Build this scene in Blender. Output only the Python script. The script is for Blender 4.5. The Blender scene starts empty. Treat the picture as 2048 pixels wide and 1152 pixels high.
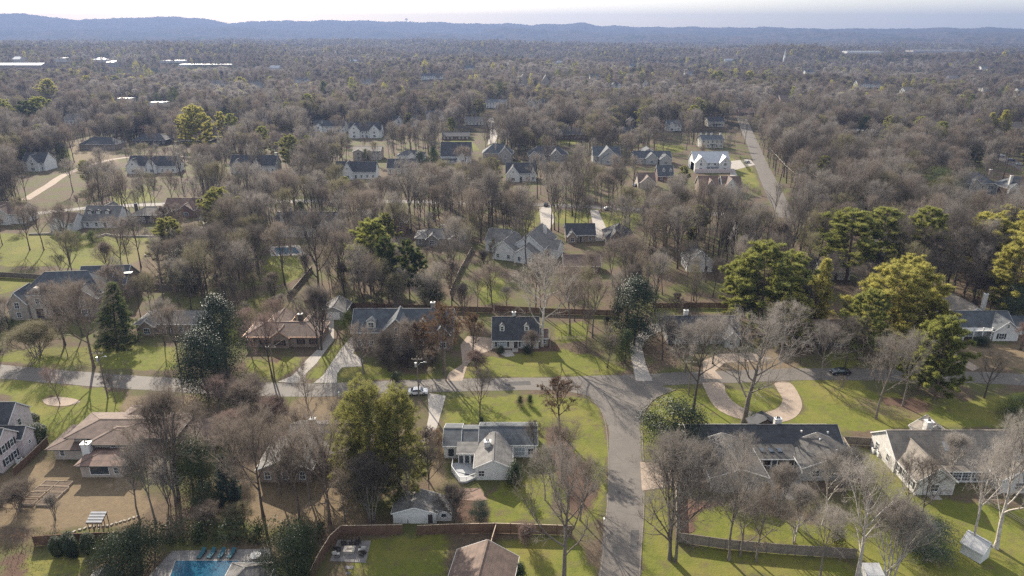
import bpy, math, random
import numpy as np
from mathutils import Vector, Matrix
SC = bpy.context.scene
COL = SC.collection
R = math.radians
# ------------------------------------------------------------------ camera
F = 1365.0                                  # focal length in pixels of the 2048 px wide photograph
P = math.atan((576 - 62) / F)               # downward pitch: the true horizon lies near row 62
HC = 77.0                                   # flying height in metres
cp, sp = math.cos(P), math.sin(P)
cam = bpy.data.cameras.new('camera'); cam.sensor_width = 36.0; cam.lens = 36.0 * F / 2048
cam.clip_start = 0.5; cam.clip_end = 60000
co = bpy.data.objects.new('camera', cam); COL.objects.link(co)
co.location = (0, 0, HC); co.rotation_euler = (math.pi / 2 - P, 0, 0)
SC.camera = co
# ------------------------------------------------------------------ light
SUN_AZ, SUN_EL = R(-26), R(28)              # azimuth from +Y towards +X
wd = bpy.data.worlds.new('World'); SC.world = wd; wd.use_nodes = True
nt = wd.node_tree; nt.nodes.clear()
sky = nt.nodes.new('ShaderNodeTexSky'); sky.sky_type = 'NISHITA'; sky.sun_disc = False
sky.sun_elevation = SUN_EL; sky.sun_rotation = SUN_AZ
sky.altitude = 0; sky.air_density = 1.0; sky.dust_density = 1.1; sky.ozone_density = 1.0
bg = nt.nodes.new('ShaderNodeBackground'); bg.inputs['Strength'].default_value = 0.10
ow = nt.nodes.new('ShaderNodeOutputWorld')
# thin high cloud veil, streaked, over the whole sky
tcw = nt.nodes.new('ShaderNodeTexCoord'); mpw = nt.nodes.new('ShaderNodeMapping'); mpw.inputs['Scale'].default_value = (1.2, 1.2, 9.0); mpw.inputs['Rotation'].default_value = (.05, .03, .4)
nzw = nt.nodes.new('ShaderNodeTexNoise'); nzw.inputs['Scale'].default_value = 2.2; nzw.inputs['Detail'].default_value = 6
mrw = nt.nodes.new('ShaderNodeMapRange'); mrw.inputs[1].default_value = .3; mrw.inputs[2].default_value = .7; mrw.inputs[3].default_value = .30; mrw.inputs[4].default_value = .55
mxw = nt.nodes.new('ShaderNodeMixRGB'); mxw.inputs[2].default_value = (7.6, 7.45, 7.2, 1)
nt.links.new(tcw.outputs['Generated'], mpw.inputs[0]); nt.links.new(mpw.outputs[0], nzw.inputs['Vector']); nt.links.new(nzw.outputs['Fac'], mrw.inputs[0]); nt.links.new(mrw.outputs[0], mxw.inputs[0]); nt.links.new(sky.outputs[0], mxw.inputs[1])
nt.links.new(mxw.outputs[0], bg.inputs[0]); nt.links.new(bg.outputs[0], ow.inputs[0])
sl = bpy.data.lights.new('sun', 'SUN'); sl.energy = 5.0; sl.angle = R(0.53); sl.color = (1.0, 0.90, 0.76)
so = bpy.data.objects.new('sun', sl); COL.objects.link(so)
so.rotation_euler = Vector((math.sin(SUN_AZ) * math.cos(SUN_EL), math.cos(SUN_AZ) * math.cos(SUN_EL), math.sin(SUN_EL))).to_track_quat('Z', 'Y').to_euler()
so.location = (-200, 400, 400)
vs = SC.view_settings; vs.view_transform = 'Standard'; vs.look = 'None'; vs.gamma = 1.0; vs.exposure = 1.2
try: vs.use_curve_mapping = False
except Exception: pass
SC.render.engine = 'CYCLES'
cy = SC.cycles
cy.use_denoising = False
cy.max_bounces = 5; cy.diffuse_bounces = 2; cy.glossy_bounces = 2; cy.transmission_bounces = 3; cy.volume_bounces = 0; cy.transparent_max_bounces = 6
cy.caustics_reflective = False; cy.caustics_refractive = False
cy.sample_clamp_direct = 8.0; cy.sample_clamp_indirect = 3.0
# ------------------------------------------------------------------ helpers
def sm(a, b, x):
    t = np.clip((x - a) / (b - a), 0, 1); return t * t * (3 - 2 * t)
_HX = [-60, 0, 52, 104, 160, 180, 295, 410, 465, 542, 700, 815, 992, 1062, 1097, 1166, 1197, 1270, 1380, 1556, 1796, 1890, 1938, 1970, 2048, 2110]
_HY = [24, 26, 28, 35, 42, 37, 35, 37, 46, 42, 41, 43, 47, 51, 48, 46, 52, 53, 55, 55.5, 58, 55, 58, 55.5, 57, 57]
def _n1(t, s):
    return np.sin(t * 1.0 + s) * .5 + np.sin(t * 2.3 + s * 1.7) * .28 + np.sin(t * 5.1 + s * 2.9) * .14 + np.sin(t * 11.7 + s * .7) * .08
def terr(x, y):
    """height of the land: flat near the camera, low swells beyond, a valley, then ridges of hills"""
    x = np.asarray(x, float); y = np.asarray(y, float)
    r = np.hypot(x, y); th = np.arctan2(x, np.maximum(y, 1e-6) + 0 * x)
    z = sm(700, 1900, r) * (30 * _n1(x / 210., 1.3) * _n1(y / 240., 2.1) + 15 * _n1(x / 520. + y / 430., .4))
    z = z + sm(900, 2600, r) * 16 * np.clip(-np.sin(th - .02) * 2.2, -.55, 1.0) + sm(1200, 2600, r) * 4
    z = z * (1 - sm(3900, 5200, r)) - 10 * sm(3600, 5000, r)
    az = np.clip(th, -.75, .75); u = 1024 + F * np.tan(az) / cp
    yt = np.interp(u, _HX, _HY)
    hf = HC + (62 - yt) / F * 9000 * np.cos(az) * .876      # top of the farthest ridge
    g = lambda c, w: np.exp(-((r - c) / w) ** 2)
    z = z + hf * g(9000 + 300 * _n1(az * 9, 2), 1150) + (7 * _n1(az * 55, 1) + 5 * _n1(az * 130, 2)) * g(9000, 1150)
    z = z + (62 + 28 * _n1(az * 14, .6) + 22 * np.clip(-az * 2, -.5, 1.)) * g(7000 + 260 * _n1(az * 11, 4), 560)
    z = z + (26 + 22 * _n1(az * 19, 3.6)) * g(5900 + 260 * _n1(az * 8, 1), 380)
    z = z + sm(5600, 6600, r) * 55 * _n1(x / 330. + .6 * _n1(y / 500., 1), .9) * _n1(y / 290. + x / 900., 2.2) * (1 - .75 * g(9000, 500))
    return z
def zt(x, y): return float(terr(x, y))
def G(u, v, z=None):
    """photograph pixel -> point on the land (or on the level z)"""
    r = (u - 1024) / F; d = (v - 576) / F
    dx, dy, dz = r, cp - d * sp, -sp - d * cp
    if z is not None:
        t = (z - HC) / dz; return (dx * t, dy * t)
    t = -HC / dz if dz < -1e-4 else 8000.
    for _ in range(12 if t > 600 else 1):
        h = zt(dx * t, dy * t); t = t * .5 + .5 * ((h - HC) / dz)
    return (dx * t, dy * t)
def PJ(x, y, z):
    zz = z - HC; w = y * cp - zz * sp; dn = -y * sp - zz * cp
    return 1024 + F * x / w, 576 + F * dn / w
def HT(u, v, vt):
    x, y = G(u, v); z0 = zt(x, y); lo, hi = 0., 60.
    for _ in range(40):
        m = (lo + hi) / 2
        if PJ(x, y, z0 + m)[1] > vt: lo = m
        else: hi = m
    return lo
def scl(v): return (G(1124, v)[0]) / 100.0
def tag(o, label=None, cat=None, group=None, kind=None):
    if label: o['label'] = label
    if cat: o['category'] = cat
    if group: o['group'] = group
    if kind: o['kind'] = kind
    return o
def empty(name, loc=(0, 0, 0), rz=0.0, parent=None):
    o = bpy.data.objects.new(name, None); COL.objects.link(o)
    o.empty_display_size = .3; o.location = loc; o.rotation_euler = (0, 0, rz)
    if parent: o.parent = parent
    return o
def link(name, me, parent=None, loc=None, rz=None):
    o = bpy.data.objects.new(name, me); COL.objects.link(o)
    if parent: o.parent = parent
    if loc is not None: o.location = loc
    if rz is not None: o.rotation_euler = (0, 0, rz)
    return o
def mesh_np(name, v, f, mat=None, smooth=False):
    v = np.asarray(v, np.float32); f = np.asarray(f, np.int32)
    me = bpy.data.meshes.new(name); k = f.shape[1]
    me.vertices.add(len(v)); me.vertices.foreach_set('co', v.ravel())
    me.loops.add(f.size); me.loops.foreach_set('vertex_index', f.ravel())
    me.polygons.add(len(f)); me.polygons.foreach_set('loop_start', np.arange(0, f.size, k, dtype=np.int32))
    try: me.polygons.foreach_set('loop_total', np.full(len(f), k, np.int32))
    except Exception: pass
    if smooth: me.polygons.foreach_set('use_smooth', np.ones(len(f), bool))
    me.update(calc_edges=True)
    if mat: me.materials.append(mat)
    return me
class MB:
    def __init__(s): s.v = []; s.f = []
    def add(s, vs, fs):
        b = len(s.v); s.v += [tuple(p) for p in vs]; s.f += [tuple(i + b for i in q) for q in fs]; return s
    def box(s, x0, x1, y0, y1, z0, z1):
        return s.add([(x0, y0, z0), (x1, y0, z0), (x1, y1, z0), (x0, y1, z0), (x0, y0, z1), (x1, y0, z1), (x1, y1, z1), (x0, y1, z1)],
                     [(0, 3, 2, 1), (4, 5, 6, 7), (0, 1, 5, 4), (1, 2, 6, 5), (2, 3, 7, 6), (3, 0, 4, 7)])
    def beam(s, a, b, w, h):
        a = Vector(a); b = Vector(b); d = (b - a); L = d.length; d.normalize()
        up = Vector((0, 0, 1)) if abs(d.z) < .95 else Vector((1, 0, 0))
        sx = d.cross(up).normalized() * w / 2; sz = sx.cross(d).normalized() * h / 2
        c = [a - sx - sz, a + sx - sz, a + sx + sz, a - sx + sz, b - sx - sz, b + sx - sz, b + sx + sz, b - sx + sz]
        return s.add(c, [(0, 3, 2, 1), (4, 5, 6, 7), (0, 1, 5, 4), (1, 2, 6, 5), (2, 3, 7, 6), (3, 0, 4, 7)])
    def tube(s, pts, rad, k=6, cap=True):
        pts = [Vector(p) for p in pts]
        if not hasattr(rad, '__len__'): rad = [rad] * len(pts)
        b = len(s.v); n = len(pts)
        for i, p in enumerate(pts):
            d = (pts[min(i + 1, n - 1)] - pts[max(i - 1, 0)]).normalized()
            up = Vector((0, 0, 1)) if abs(d.z) < .9 else Vector((1, 0, 0))
            a = d.cross(up).normalized(); c = d.cross(a)
            for j in range(k):
                t = 2 * math.pi * j / k; s.v.append(tuple(p + (a * math.cos(t) + c * math.sin(t)) * rad[i]))
        for i in range(n - 1):
            for j in range(k):
                j2 = (j + 1) % k; s.f.append((b + i * k + j, b + i * k + j2, b + (i + 1) * k + j2, b + (i + 1) * k + j))
        if cap: s.f.append(tuple(b + j for j in range(k))[::-1]); s.f.append(tuple(b + (n - 1) * k + j for j in range(k)))
        return s
    def prism(s, poly, z0, z1):
        n = len(poly); a = sum(poly[i][0] * poly[(i + 1) % n][1] - poly[(i + 1) % n][0] * poly[i][1] for i in range(n))
        if a < 0: poly = poly[::-1]
        vs = [(p[0], p[1], z0) for p in poly] + [(p[0], p[1], z1) for p in poly]
        return s.add(vs, [tuple(range(n))[::-1], tuple(range(n, 2 * n))] + [(i, (i + 1) % n, (i + 1) % n + n, i + n) for i in range(n)])
    def mesh(s, name, mat, smooth=False):
        me = bpy.data.meshes.new(name); me.from_pydata(s.v, [], s.f)
        if smooth: me.polygons.foreach_set('use_smooth', [True] * len(me.polygons))
        me.update()
        if mat: me.materials.append(M[mat] if isinstance(mat, str) else mat)
        return me
    def build(s, name, mat, parent=None, smooth=False):
        return link(name, s.mesh(name, mat, smooth), parent)
# ------------------------------------------------------------------ materials
M = {}
def nodes(name):
    m = bpy.data.materials.new(name); m.use_nodes = True; t = m.node_tree; t.nodes.clear(); M[name] = m
    return m, t, (lambda ty, **k: _mk(t, ty, k)), (lambda a, b: t.links.new(a, b))
def _mk(t, ty, k):
    n = t.nodes.new('ShaderNode' + ty)
    for a, b in k.items(): setattr(n, a, b)
    return n
def mixc(N, L, fac, a, b, blend='MIX'):
    n = N('MixRGB'); n.blend_type = blend
    for i, q in ((0, fac), (1, a), (2, b)):
        if hasattr(q, 'is_output') or hasattr(q, 'links'): L(q, n.inputs[i])
        elif i == 0: n.inputs[0].default_value = q
        else: n.inputs[i].default_value = (*q, 1)
    return n.outputs[0]
def noise(N, L, vec, scale, detail=4, rough=.55):
    n = N('TexNoise'); n.inputs['Scale'].default_value = scale; n.inputs['Detail'].default_value = detail; n.inputs['Roughness'].default_value = rough
    if vec is not None: L(vec, n.inputs['Vector'])
    return n.outputs['Fac']
def ramp(N, L, fac, lo, hi):
    n = N('MapRange'); n.inputs[1].default_value = lo; n.inputs[2].default_value = hi; n.clamp = True; L(fac, n.inputs[0]); return n.outputs[0]
def surf(name, c1, c2=None, scale=.7, rough=.85, bump=.0, bscale=8, fine=.0, spec=.25, rnd=.0, lines=0, lcol=.75, trans=0.0, metal=0.0, tcol=None):
    """principled surface with two-tone mottling, fine grain, optional courses and per-object variation"""
    m, t, N, L = nodes(name)
    tc = N('TexCoord'); vec = tc.outputs['Object']
    c2 = c2 or tuple(x * .7 for x in c1)
    col = mixc(N, L, ramp(N, L, noise(N, L, vec, scale, 5), .35, .65), c1, c2)
    if fine:
        f = ramp(N, L, noise(N, L, vec, bscale, 3, .7), .3, .7); mr = N('MapRange'); L(f, mr.inputs[0]); mr.inputs[3].default_value = 1 - fine; mr.inputs[4].default_value = 1 + fine
        col = mixc(N, L, 1.0, col, mr.outputs[0], 'MULTIPLY')
    if lines:
        sx = N('SeparateXYZ'); L(vec, sx.inputs[0]); ml = N('Math', operation='MULTIPLY'); ml.inputs[1].default_value = lines; L(sx.outputs[2], ml.inputs[0])
        fr = N('Math', operation='FRACT'); L(ml.outputs[0], fr.inputs[0]); gt = N('Math', operation='LESS_THAN'); gt.inputs[1].default_value = .12; L(fr.outputs[0], gt.inputs[0])
        col = mixc(N, L, gt.outputs[0], col, mixc(N, L, 1.0, col, (lcol, lcol, lcol), 'MULTIPLY'))
    if rnd:
        oi = N('ObjectInfo'); mr = N('MapRange'); L(oi.outputs['Random'], mr.inputs[0]); mr.inputs[3].default_value = 1 - rnd; mr.inputs[4].default_value = 1 + rnd
        col = mixc(N, L, 1.0, col, mr.outputs[0], 'MULTIPLY')
    b = N('BsdfPrincipled'); b.inputs['Roughness'].default_value = rough; b.inputs['Metallic'].default_value = metal
    b.inputs['Specular IOR Level'].default_value = spec
    L(col, b.inputs['Base Color'])
    if bump:
        bp = N('Bump'); bp.inputs['Strength'].default_value = bump; bp.inputs['Distance'].default_value = .08; L(noise(N, L, vec, bscale, 4, .65), bp.inputs['Height']); L(bp.outputs[0], b.inputs['Normal'])
    out = b.outputs[0]
    if trans:
        tr = N('BsdfTranslucent')
        L(mixc(N, L, .75, col, tcol) if tcol else col, tr.inputs[0])
        mx = N('MixShader'); mx.inputs[0].default_value = trans; L(out, mx.inputs[1]); L(tr.outputs[0], mx.inputs[2]); out = mx.outputs[0]
    o = N('OutputMaterial'); L(out, o.inputs[0]); return m
# walls
surf('white_siding', (.66, .65, .62), (.56, .56, .54), 1.2, .7, lines=5, lcol=.86)
surf('cream_siding', (.56, .53, .46), (.47, .45, .40), 1.1, .75, lines=5, lcol=.84)
surf('grey_siding', (.36, .35, .32), (.29, .285, .27), 1.1, .8, lines=5, lcol=.82)
surf('white_brick', (.62, .60, .56), (.50, .475, .44), 1.8, .85, .3, 12, .10, lines=12, lcol=.88)
surf('pink_brick', (.60, .54, .53), (.50, .42, .41), 1.5, .85, .3, 12, .12, lines=12, lcol=.88)
surf('tan_brick', (.30, .235, .185), (.21, .17, .14), 2.5, .9, .4, 12, .2, lines=12, lcol=.8)
surf('red_brick', (.19, .115, .09), (.13, .085, .07), 2.5, .9, .4, 12, .2, lines=12, lcol=.85)
surf('beige_stucco', (.44, .38, .32), (.35, .30, .26), .9, .9, .2, 10, .06)
surf('stone_wall', (.40, .35, .29), (.22, .19, .165), 2.2, .9, .6, 5, .25)
surf('grey_brick', (.30, .27, .245), (.21, .19, .175), 2.2, .9, .4, 12, .18, lines=12, lcol=.84)
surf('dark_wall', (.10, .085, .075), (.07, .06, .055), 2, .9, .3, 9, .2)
# roofs
for n_, a_, b_ in (('charcoal_shingle', (.060, .062, .068), (.036, .037, .041)), ('grey_shingle', (.17, .16, .15), (.105, .10, .095)),
                   ('brown_shingle', (.165, .115, .09), (.105, .075, .06)), ('tan_shingle', (.225, .195, .16), (.15, .132, .112)), ('weathered_shingle', (.098, .092, .086), (.062, .058, .055)),
                   ('slate_shingle', (.085, .095, .105), (.052, .057, .064)), ('rust_shingle', (.20, .125, .095), (.11, .075, .06))):
    surf(n_, a_, b_, .8, .82, .5, 9, .22, spec=.35, lines=3.2, lcol=.80)
surf('metal_roof', (.42, .43, .45), (.34, .35, .37), 1, .5, spec=.5, metal=.3)
surf('flat_roof', (.55, .54, .52), (.42, .41, .40), .3, .45, spec=.5)
surf('white_trim', (.72, .71, .68), (.64, .63, .60), 2, .6)
surf('dark_trim', (.06, .055, .05), (.04, .036, .033), 2, .6)
surf('copper_trim', (.42, .24, .15), (.30, .17, .11), 2, .45, metal=.3)
surf('shutter_paint', (.035, .04, .042), (.03, .032, .034), 2, .55)
surf('glass', (.035, .045, .055), (.05, .06, .07), .5, .06, spec=.8)
surf('curtained_glass', (.36, .40, .42), (.27, .30, .32), 2.5, .15, spec=.7)
surf('door_paint', (.07, .06, .055), (.05, .04, .04), 2, .5)
surf('void', (.012, .011, .01), (.015, .013, .012), 2, .95)
surf('concrete', (.36, .325, .285), (.29, .265, .235), .5, .9, .2, 6, .10)
surf('aggregate', (.335, .265, .205), (.265, .21, .165), .6, .92, .3, 10, .12)
surf('brick_paving', (.25, .17, .13), (.18, .125, .10), 1.2, .9, .3, 6, .16)
surf('deck_boards', (.36, .365, .37), (.30, .31, .32), 1, .7, fine=.06)
surf('patio_stone', (.225, .21, .20), (.145, .138, .132), .9, .9, .3, 4, .14)
surf('pool_water', (.015, .075, .13), (.018, .09, .15), .5, .04, .15, 3, spec=.6)
surf('fence_grey', (.205, .175, .145), (.145, .125, .105), 1.2, .9, .3, 9, .15)
surf('fence_brown', (.155, .095, .065), (.105, .066, .047), 1.0, .9, .3, 9, .18)
surf('fence_top', (.46, .37, .28), (.37, .30, .225), 1.5, .85, fine=.1)
surf('pole_wood', (.19, .155, .12), (.13, .105, .085), 2, .9, .3, 8, .15)
surf('galvanised', (.45, .47, .48), (.38, .40, .41), 2, .4, metal=.5)
surf('cable', (.06, .06, .06), (.05, .05, .05), 2, .5)
surf('bright_cable', (.45, .42, .36), (.40, .38, .33), 2, .4, metal=.3)
surf('soil', (.12, .085, .06), (.075, .055, .04), 2.5, .95, .4, 8, .3)
surf('mulch', (.15, .085, .06), (.10, .058, .042), 1.5, .95, .5, 8, .3)
surf('stone_edge', (.38, .34, .29), (.27, .24, .21), 2, .9, .4, 5, .2)
surf('furniture_dark', (.045, .038, .035), (.03, .027, .025), 2, .6)
surf('cushion_blue', (.03, .095, .12), (.025, .075, .10), 2, .8)
surf('cushion_pale', (.50, .48, .45), (.42, .40, .37), 2, .85)
surf('rubber', (.018, .018, .018), None, 2, .8)
surf('rim_metal', (.45, .45, .46), None, 2, .3, metal=.7)
for n_, c_ in (('white', (.68, .68, .68)), ('black', (.018, .02, .022)), ('silver', (.36, .37, .38)), ('red', (.22, .03, .03)), ('blue', (.04, .07, .16))):
    surf('paint_' + n_, c_, c_, 1, .22, spec=.6)
surf('lamp_glass', (.6, .6, .58), None, 2, .2)
surf('red_lens', (.3, .02, .02), None, 2, .2)
# bark and twigs
for n_, a_, b_ in (('grey', (.150, .128, .108), (.095, .081, .070)), ('brown', (.130, .096, .074), (.082, .061, .049)), ('pale', (.40, .365, .32), (.24, .21, .18)), ('dark', (.075, .060, .050), (.050, .041, .035))):
    a_, b_ = tuple(x * 1.3 for x in a_), tuple(x * 1.3 for x in b_); surf('bark_' + n_, a_, b_, 1.6, .92, .5, 6, .2, rnd=.15)
for n_, a_ in (('grey', (.168, .150, .132)), ('brown', (.150, .124, .102)), ('red', (.150, .110, .095)), ('pale', (.235, .212, .188)), ('dark', (.088, .076, .066)), ('olive', (.150, .134, .085))):
    a_ = tuple(x * 1.55 for x in a_); surf('twig_' + n_, a_, tuple(x * .72 for x in a_), .35, .9, rnd=.18, spec=.15, trans=.42)
for n_, a_, tc_, tr_, ro_ in (('magnolia', (.022, .040, .018), (.05, .07, .015), .05, .55), ('pine', (.112, .138, .048), (.42, .42, .10), .50, .7), ('yellow_pine', (.180, .182, .058), (.62, .56, .14), .53, .7),
                    ('hemlock', (.118, .132, .052), (.40, .38, .11), .46, .75), ('cedar', (.048, .074, .034), (.17, .20, .04), .34, .75), ('boxwood', (.028, .046, .020), (.08, .11, .02), .18, .6),
                    ('laurel', (.042, .062, .028), (.09, .115, .02), .12, .5), ('brown_leaf', (.130, .090, .060), (.24, .145, .075), .35, .8), ('copper_leaf', (.115, .078, .050), (.22, .12, .06), .28, .6), ('spruce_blue', (.055, .085, .070), (.12, .16, .10), .2, .8)):
    surf('leaf_' + n_, a_, tuple(x * .6 for x in a_), .9, ro_, rnd=.16, spec=.35, trans=tr_, tcol=tc_)
HAZE=1.6e-4
# ------------------------------------------------------------------ the land
def inpoly(px, py, poly):
    c = np.zeros(px.shape, bool); n = len(poly)
    for i in range(n):
        x1, y1 = poly[i]; x2, y2 = poly[(i + 1) % n]
        if y1 == y2: continue
        k = ((y1 > py) != (y2 > py)) & (px < (x2 - x1) * (py - y1) / (y2 - y1) + x1); c ^= k
    return c
def gp(pl): return [G(u, v) for u, v in pl]
LAWN = [  # (strength, pixel outline)
 (1, [(0, 758), (120, 770), (245, 785), (240, 830), (165, 850), (110, 880), (60, 882), (20, 800), (0, 785)]),
 (.55, [(0, 700), (160, 690), (365, 692), (372, 745), (200, 738), (0, 722)]), (1, [(200, 690), (330, 695), (345, 735), (235, 738), (205, 715)]), (1, [(0, 712), (130, 728), (120, 738), (0, 722)]),
 (1, [(490, 716), (525, 722), (560, 714), (608, 716), (585, 745), (555, 761), (500, 752)]), (1, [(612, 757), (633, 727), (655, 699), (672, 688), (682, 690), (660, 727), (640, 756)]),
 (1, [(684, 735), (700, 728), (745, 730), (800, 748), (890, 752), (890, 758), (680, 758)]), (.7, [(700, 705), (715, 700), (722, 715), (704, 718)]),
 (1, [(932, 728), (960, 712), (1000, 716), (1110, 698), (1180, 708), (1262, 745), (1100, 754), (925, 755)]),
 (1, [(884, 850), (900, 800), (1000, 790), (1170, 792), (1203, 825), (1216, 900), (1212, 960), (1198, 1040), (1150, 1065), (1100, 960), (1060, 850)]),
 (1, [(972, 1000), (1010, 962), (1090, 958), (1112, 1040), (985, 1042)]), (.9, [(740, 1072), (900, 1070), (898, 1160), (690, 1160), (700, 1120)]), (1, [(990, 1080), (1150, 1075), (1196, 1160), (1015, 1160)]),
 (1, [(1284, 925), (1287, 830), (1330, 783), (1412, 777), (1445, 822), (1480, 841), (1600, 832), (1612, 800), (1580, 772), (1760, 790), (1850, 852), (1740, 862), (1680, 866), (1400, 850), (1372, 900), (1310, 924)]),
 (1, [(1448, 777), (1552, 779), (1566, 802), (1550, 820), (1510, 826), (1468, 806)]), (.85, [(1286, 982), (1348, 975), (1346, 1075), (1340, 1160), (1283, 1160)]),
 (1, [(1378, 1030), (1460, 1012), (1530, 1030), (1700, 1060), (1705, 1100), (1378, 1072)]), (.75, [(1345, 1092), (1500, 1108), (1710, 1122), (1750, 1160), (1340, 1160)]),
 (.9, [(1690, 905), (1742, 902), (1830, 992), (1920, 1000), (2060, 1020), (2060, 1165), (1750, 1165), (1705, 1080)]), (.8, [(1760, 790), (1930, 800), (2060, 782), (2060, 860), (1990, 855), (1850, 850)]),
 (1, [(0, 466), (120, 470), (310, 475), (300, 505), (262, 528), (210, 548), (120, 532), (0, 532)]), (1, [(0, 548), (80, 556), (40, 575), (0, 590)]), (1, [(225, 570), (292, 568), (268, 600), (235, 598)]),
 (1, [(540, 505), (612, 520), (596, 558), (528, 576)]), (.8, [(610, 640), (660, 600), (690, 610), (640, 640)]), (.8, [(950, 560), (1000, 540), (1020, 600), (960, 612)]), (.7, [(1110, 650), (1170, 640), (1190, 680), (1110, 690)]),
 (.9, [(1300, 610), (1370, 600), (1350, 650), (1310, 660)]), (.8, [(1400, 605), (1490, 600), (1480, 625), (1400, 628)]), (.9, [(1650, 705), (1700, 700), (1720, 730), (1660, 735)]),
 (1, [(1050, 418), (1085, 420), (1075, 450), (1045, 470)]), (1, [(1110, 420), (1180, 425), (1180, 448), (1100, 446)]), (1, [(1200, 425), (1290, 428), (1260, 470), (1205, 455)]),
 (1, [(905, 250), (990, 248), (990, 262), (930, 268), (960, 300), (900, 300)]), (1, [(1120, 272), (1160, 275), (1150, 290), (1115, 288)]), (1, [(1310, 288), (1370, 292), (1365, 305), (1315, 303)]), (1, [(825, 160), (860, 160), (855, 180), (822, 180)]),
 (.8, [(220, 385), (300, 372), (310, 400), (225, 412)]), (.6, [(130, 300), (200, 300), (190, 325), (130, 320)]), (1, [(1830, 372), (1880, 378), (1860, 410), (1820, 400)]), (.7, [(440, 640), (480, 640), (480, 690), (440, 690)]),
 (.6, [(20, 1110), (180, 1095), (200, 1160), (0, 1160)]), (.8, [(1560, 740), (1700, 730), (1750, 790), (1600, 775)]), (.8, [(1410, 295), (1500, 330), (1520, 370), (1500, 380)]),
 (.5, [(470, 600), (560, 590), (600, 640), (470, 640)])]
TAN = [
 (1, [(0, 950), (60, 930), (110, 915), (280, 965), (300, 1010), (255, 1052), (130, 1060), (0, 1050)]), (.9, [(640, 775), (690, 795), (690, 850), (560, 850), (590, 800)]), (.8, [(600, 960), (690, 950), (740, 1045), (560, 1060), (380, 1010), (430, 960)]),
 (1, [(1920, 690), (2060, 690), (2060, 735), (1960, 738)]), (.9, [(1450, 712), (1560, 700), (1600, 745), (1460, 742)]), (.8, [(240, 790), (400, 790), (380, 850), (240, 835)]), (.45, [(240, 485), (330, 480), (345, 555), (240, 552)]),
 (.6, [(130, 285), (230, 282), (240, 330), (150, 330)]), (.4, [(640, 520), (760, 520), (780, 600), (640, 600)]), (.8, [(850, 900), (885, 880), (900, 950), (860, 1000)]), (.5, [(1700, 790), (1900, 800), (1850, 850), (1720, 830)]),
 (.5, [(860, 430), (1060, 425), (1040, 440), (860, 450)])]
MULCH = [
 (1, [(1362, 1010), (1400, 1000), (1425, 1010), (1380, 1035), (1395, 1062), (1365, 1065)]), (1, [(80, 792), (140, 795), (150, 808), (100, 812)]), (.9, [(525, 720), (560, 712), (560, 722), (535, 728)]), (1, [(895, 1000), (960, 985), (965, 1040), (890, 1045)]),
 (1, [(1030, 800), (1055, 798), (1066, 808), (1034, 812)]), (.9, [(0, 1105), (40, 1100), (60, 1160), (0, 1160)]), (.9, [(985, 690), (1110, 690), (1120, 702), (985, 706)]), (1, [(1370, 865), (1400, 860), (1400, 900), (1365, 900)]), (1, [(1745, 790), (1850, 800), (1860, 830), (1780, 815)]), (.9, [(1080, 855), (1120, 850), (1200, 980), (1150, 1040), (1110, 950)])]
gx0, gx1, gy0, gy1, gs = -330., 330., 30., 560., 1.5
gxs = np.arange(gx0, gx1 + .1, gs); gys = np.arange(gy0, gy1 + .1, gs)
GX, GY = np.meshgrid(gxs, gys); jr = np.random.default_rng(5)
JX = GX + jr.normal(0, .5, GX.shape); JY = GY + jr.normal(0, .6, GY.shape)
mask = np.zeros(GX.shape + (4,), np.float32); mask[..., 3] = 1
for ch, lst in ((0, LAWN), (1, TAN), (2, MULCH)):
    for st, pl in lst:
        w = gp(pl); k = inpoly(JX, JY, w); mask[..., ch][k] = np.maximum(mask[..., ch][k], st)
for ch in range(3):
    a = mask[..., ch]; p_ = np.pad(a, 1, mode='edge')
    mask[..., ch] = (p_[:-2, 1:-1] + p_[2:, 1:-1] + p_[1:-1, :-2] + p_[1:-1, 2:] + 2 * a) / 6
ny, nx = GX.shape
idx = np.arange(nx * ny).reshape(ny, nx)
fq = np.stack([idx[:-1, :-1], idx[:-1, 1:], idx[1:, 1:], idx[1:, :-1]], -1).reshape(-1, 4)
GZ = .05 * np.sin(GX * .21 + 1) * np.sin(GY * .17) * 0
m, t, N, L = nodes('ground_cover')
ge = N('NewGeometry'); vec = ge.outputs['Position']
at = N('VertexColor', layer_name='cover'); sc = N('SeparateColor'); L(at.outputs[0], sc.inputs[0])
n1 = noise(N, L, vec, .09, 5); n2 = noise(N, L, vec, .9, 4, .65); n3 = noise(N, L, vec, 3.5, 3, .7)
lit = mixc(N, L, ramp(N, L, n2, .35, .65), (.120, .088, .060), (.078, .060, .044))
lit = mixc(N, L, ramp(N, L, n3, .5, .75), lit, (.185, .135, .09))
lit = mixc(N, L, ramp(N, L, n1, .44, .60), lit, (.092, .094, .036))
gr = mixc(N, L, ramp(N, L, n2, .35, .65), (.102, .119, .025), (.146, .149, .033))
gr = mixc(N, L, ramp(N, L, n1, .45, .7), gr, (.176, .156, .046))
gr = mixc(N, L, ramp(N, L, n3, .55, .85), gr, (.075, .095, .020))
tn = mixc(N, L, ramp(N, L, n2, .3, .7), (.185, .138, .085), (.130, .100, .064))
tn = mixc(N, L, ramp(N, L, n3, .5, .8), tn, (.225, .17, .11))
mu = mixc(N, L, ramp(N, L, n3, .3, .7), (.125, .078, .055), (.080, .054, .041))
def edge(o):
    ad = N('Math', operation='ADD'); L(o, ad.inputs[0]); sb = N('Math', operation='MULTIPLY_ADD'); L(n2, sb.inputs[0]); sb.inputs[1].default_value = .9; sb.inputs[2].default_value = -.45; L(sb.outputs[0], ad.inputs[1])
    return ramp(N, L, ad.outputs[0], .30, .62)
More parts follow.
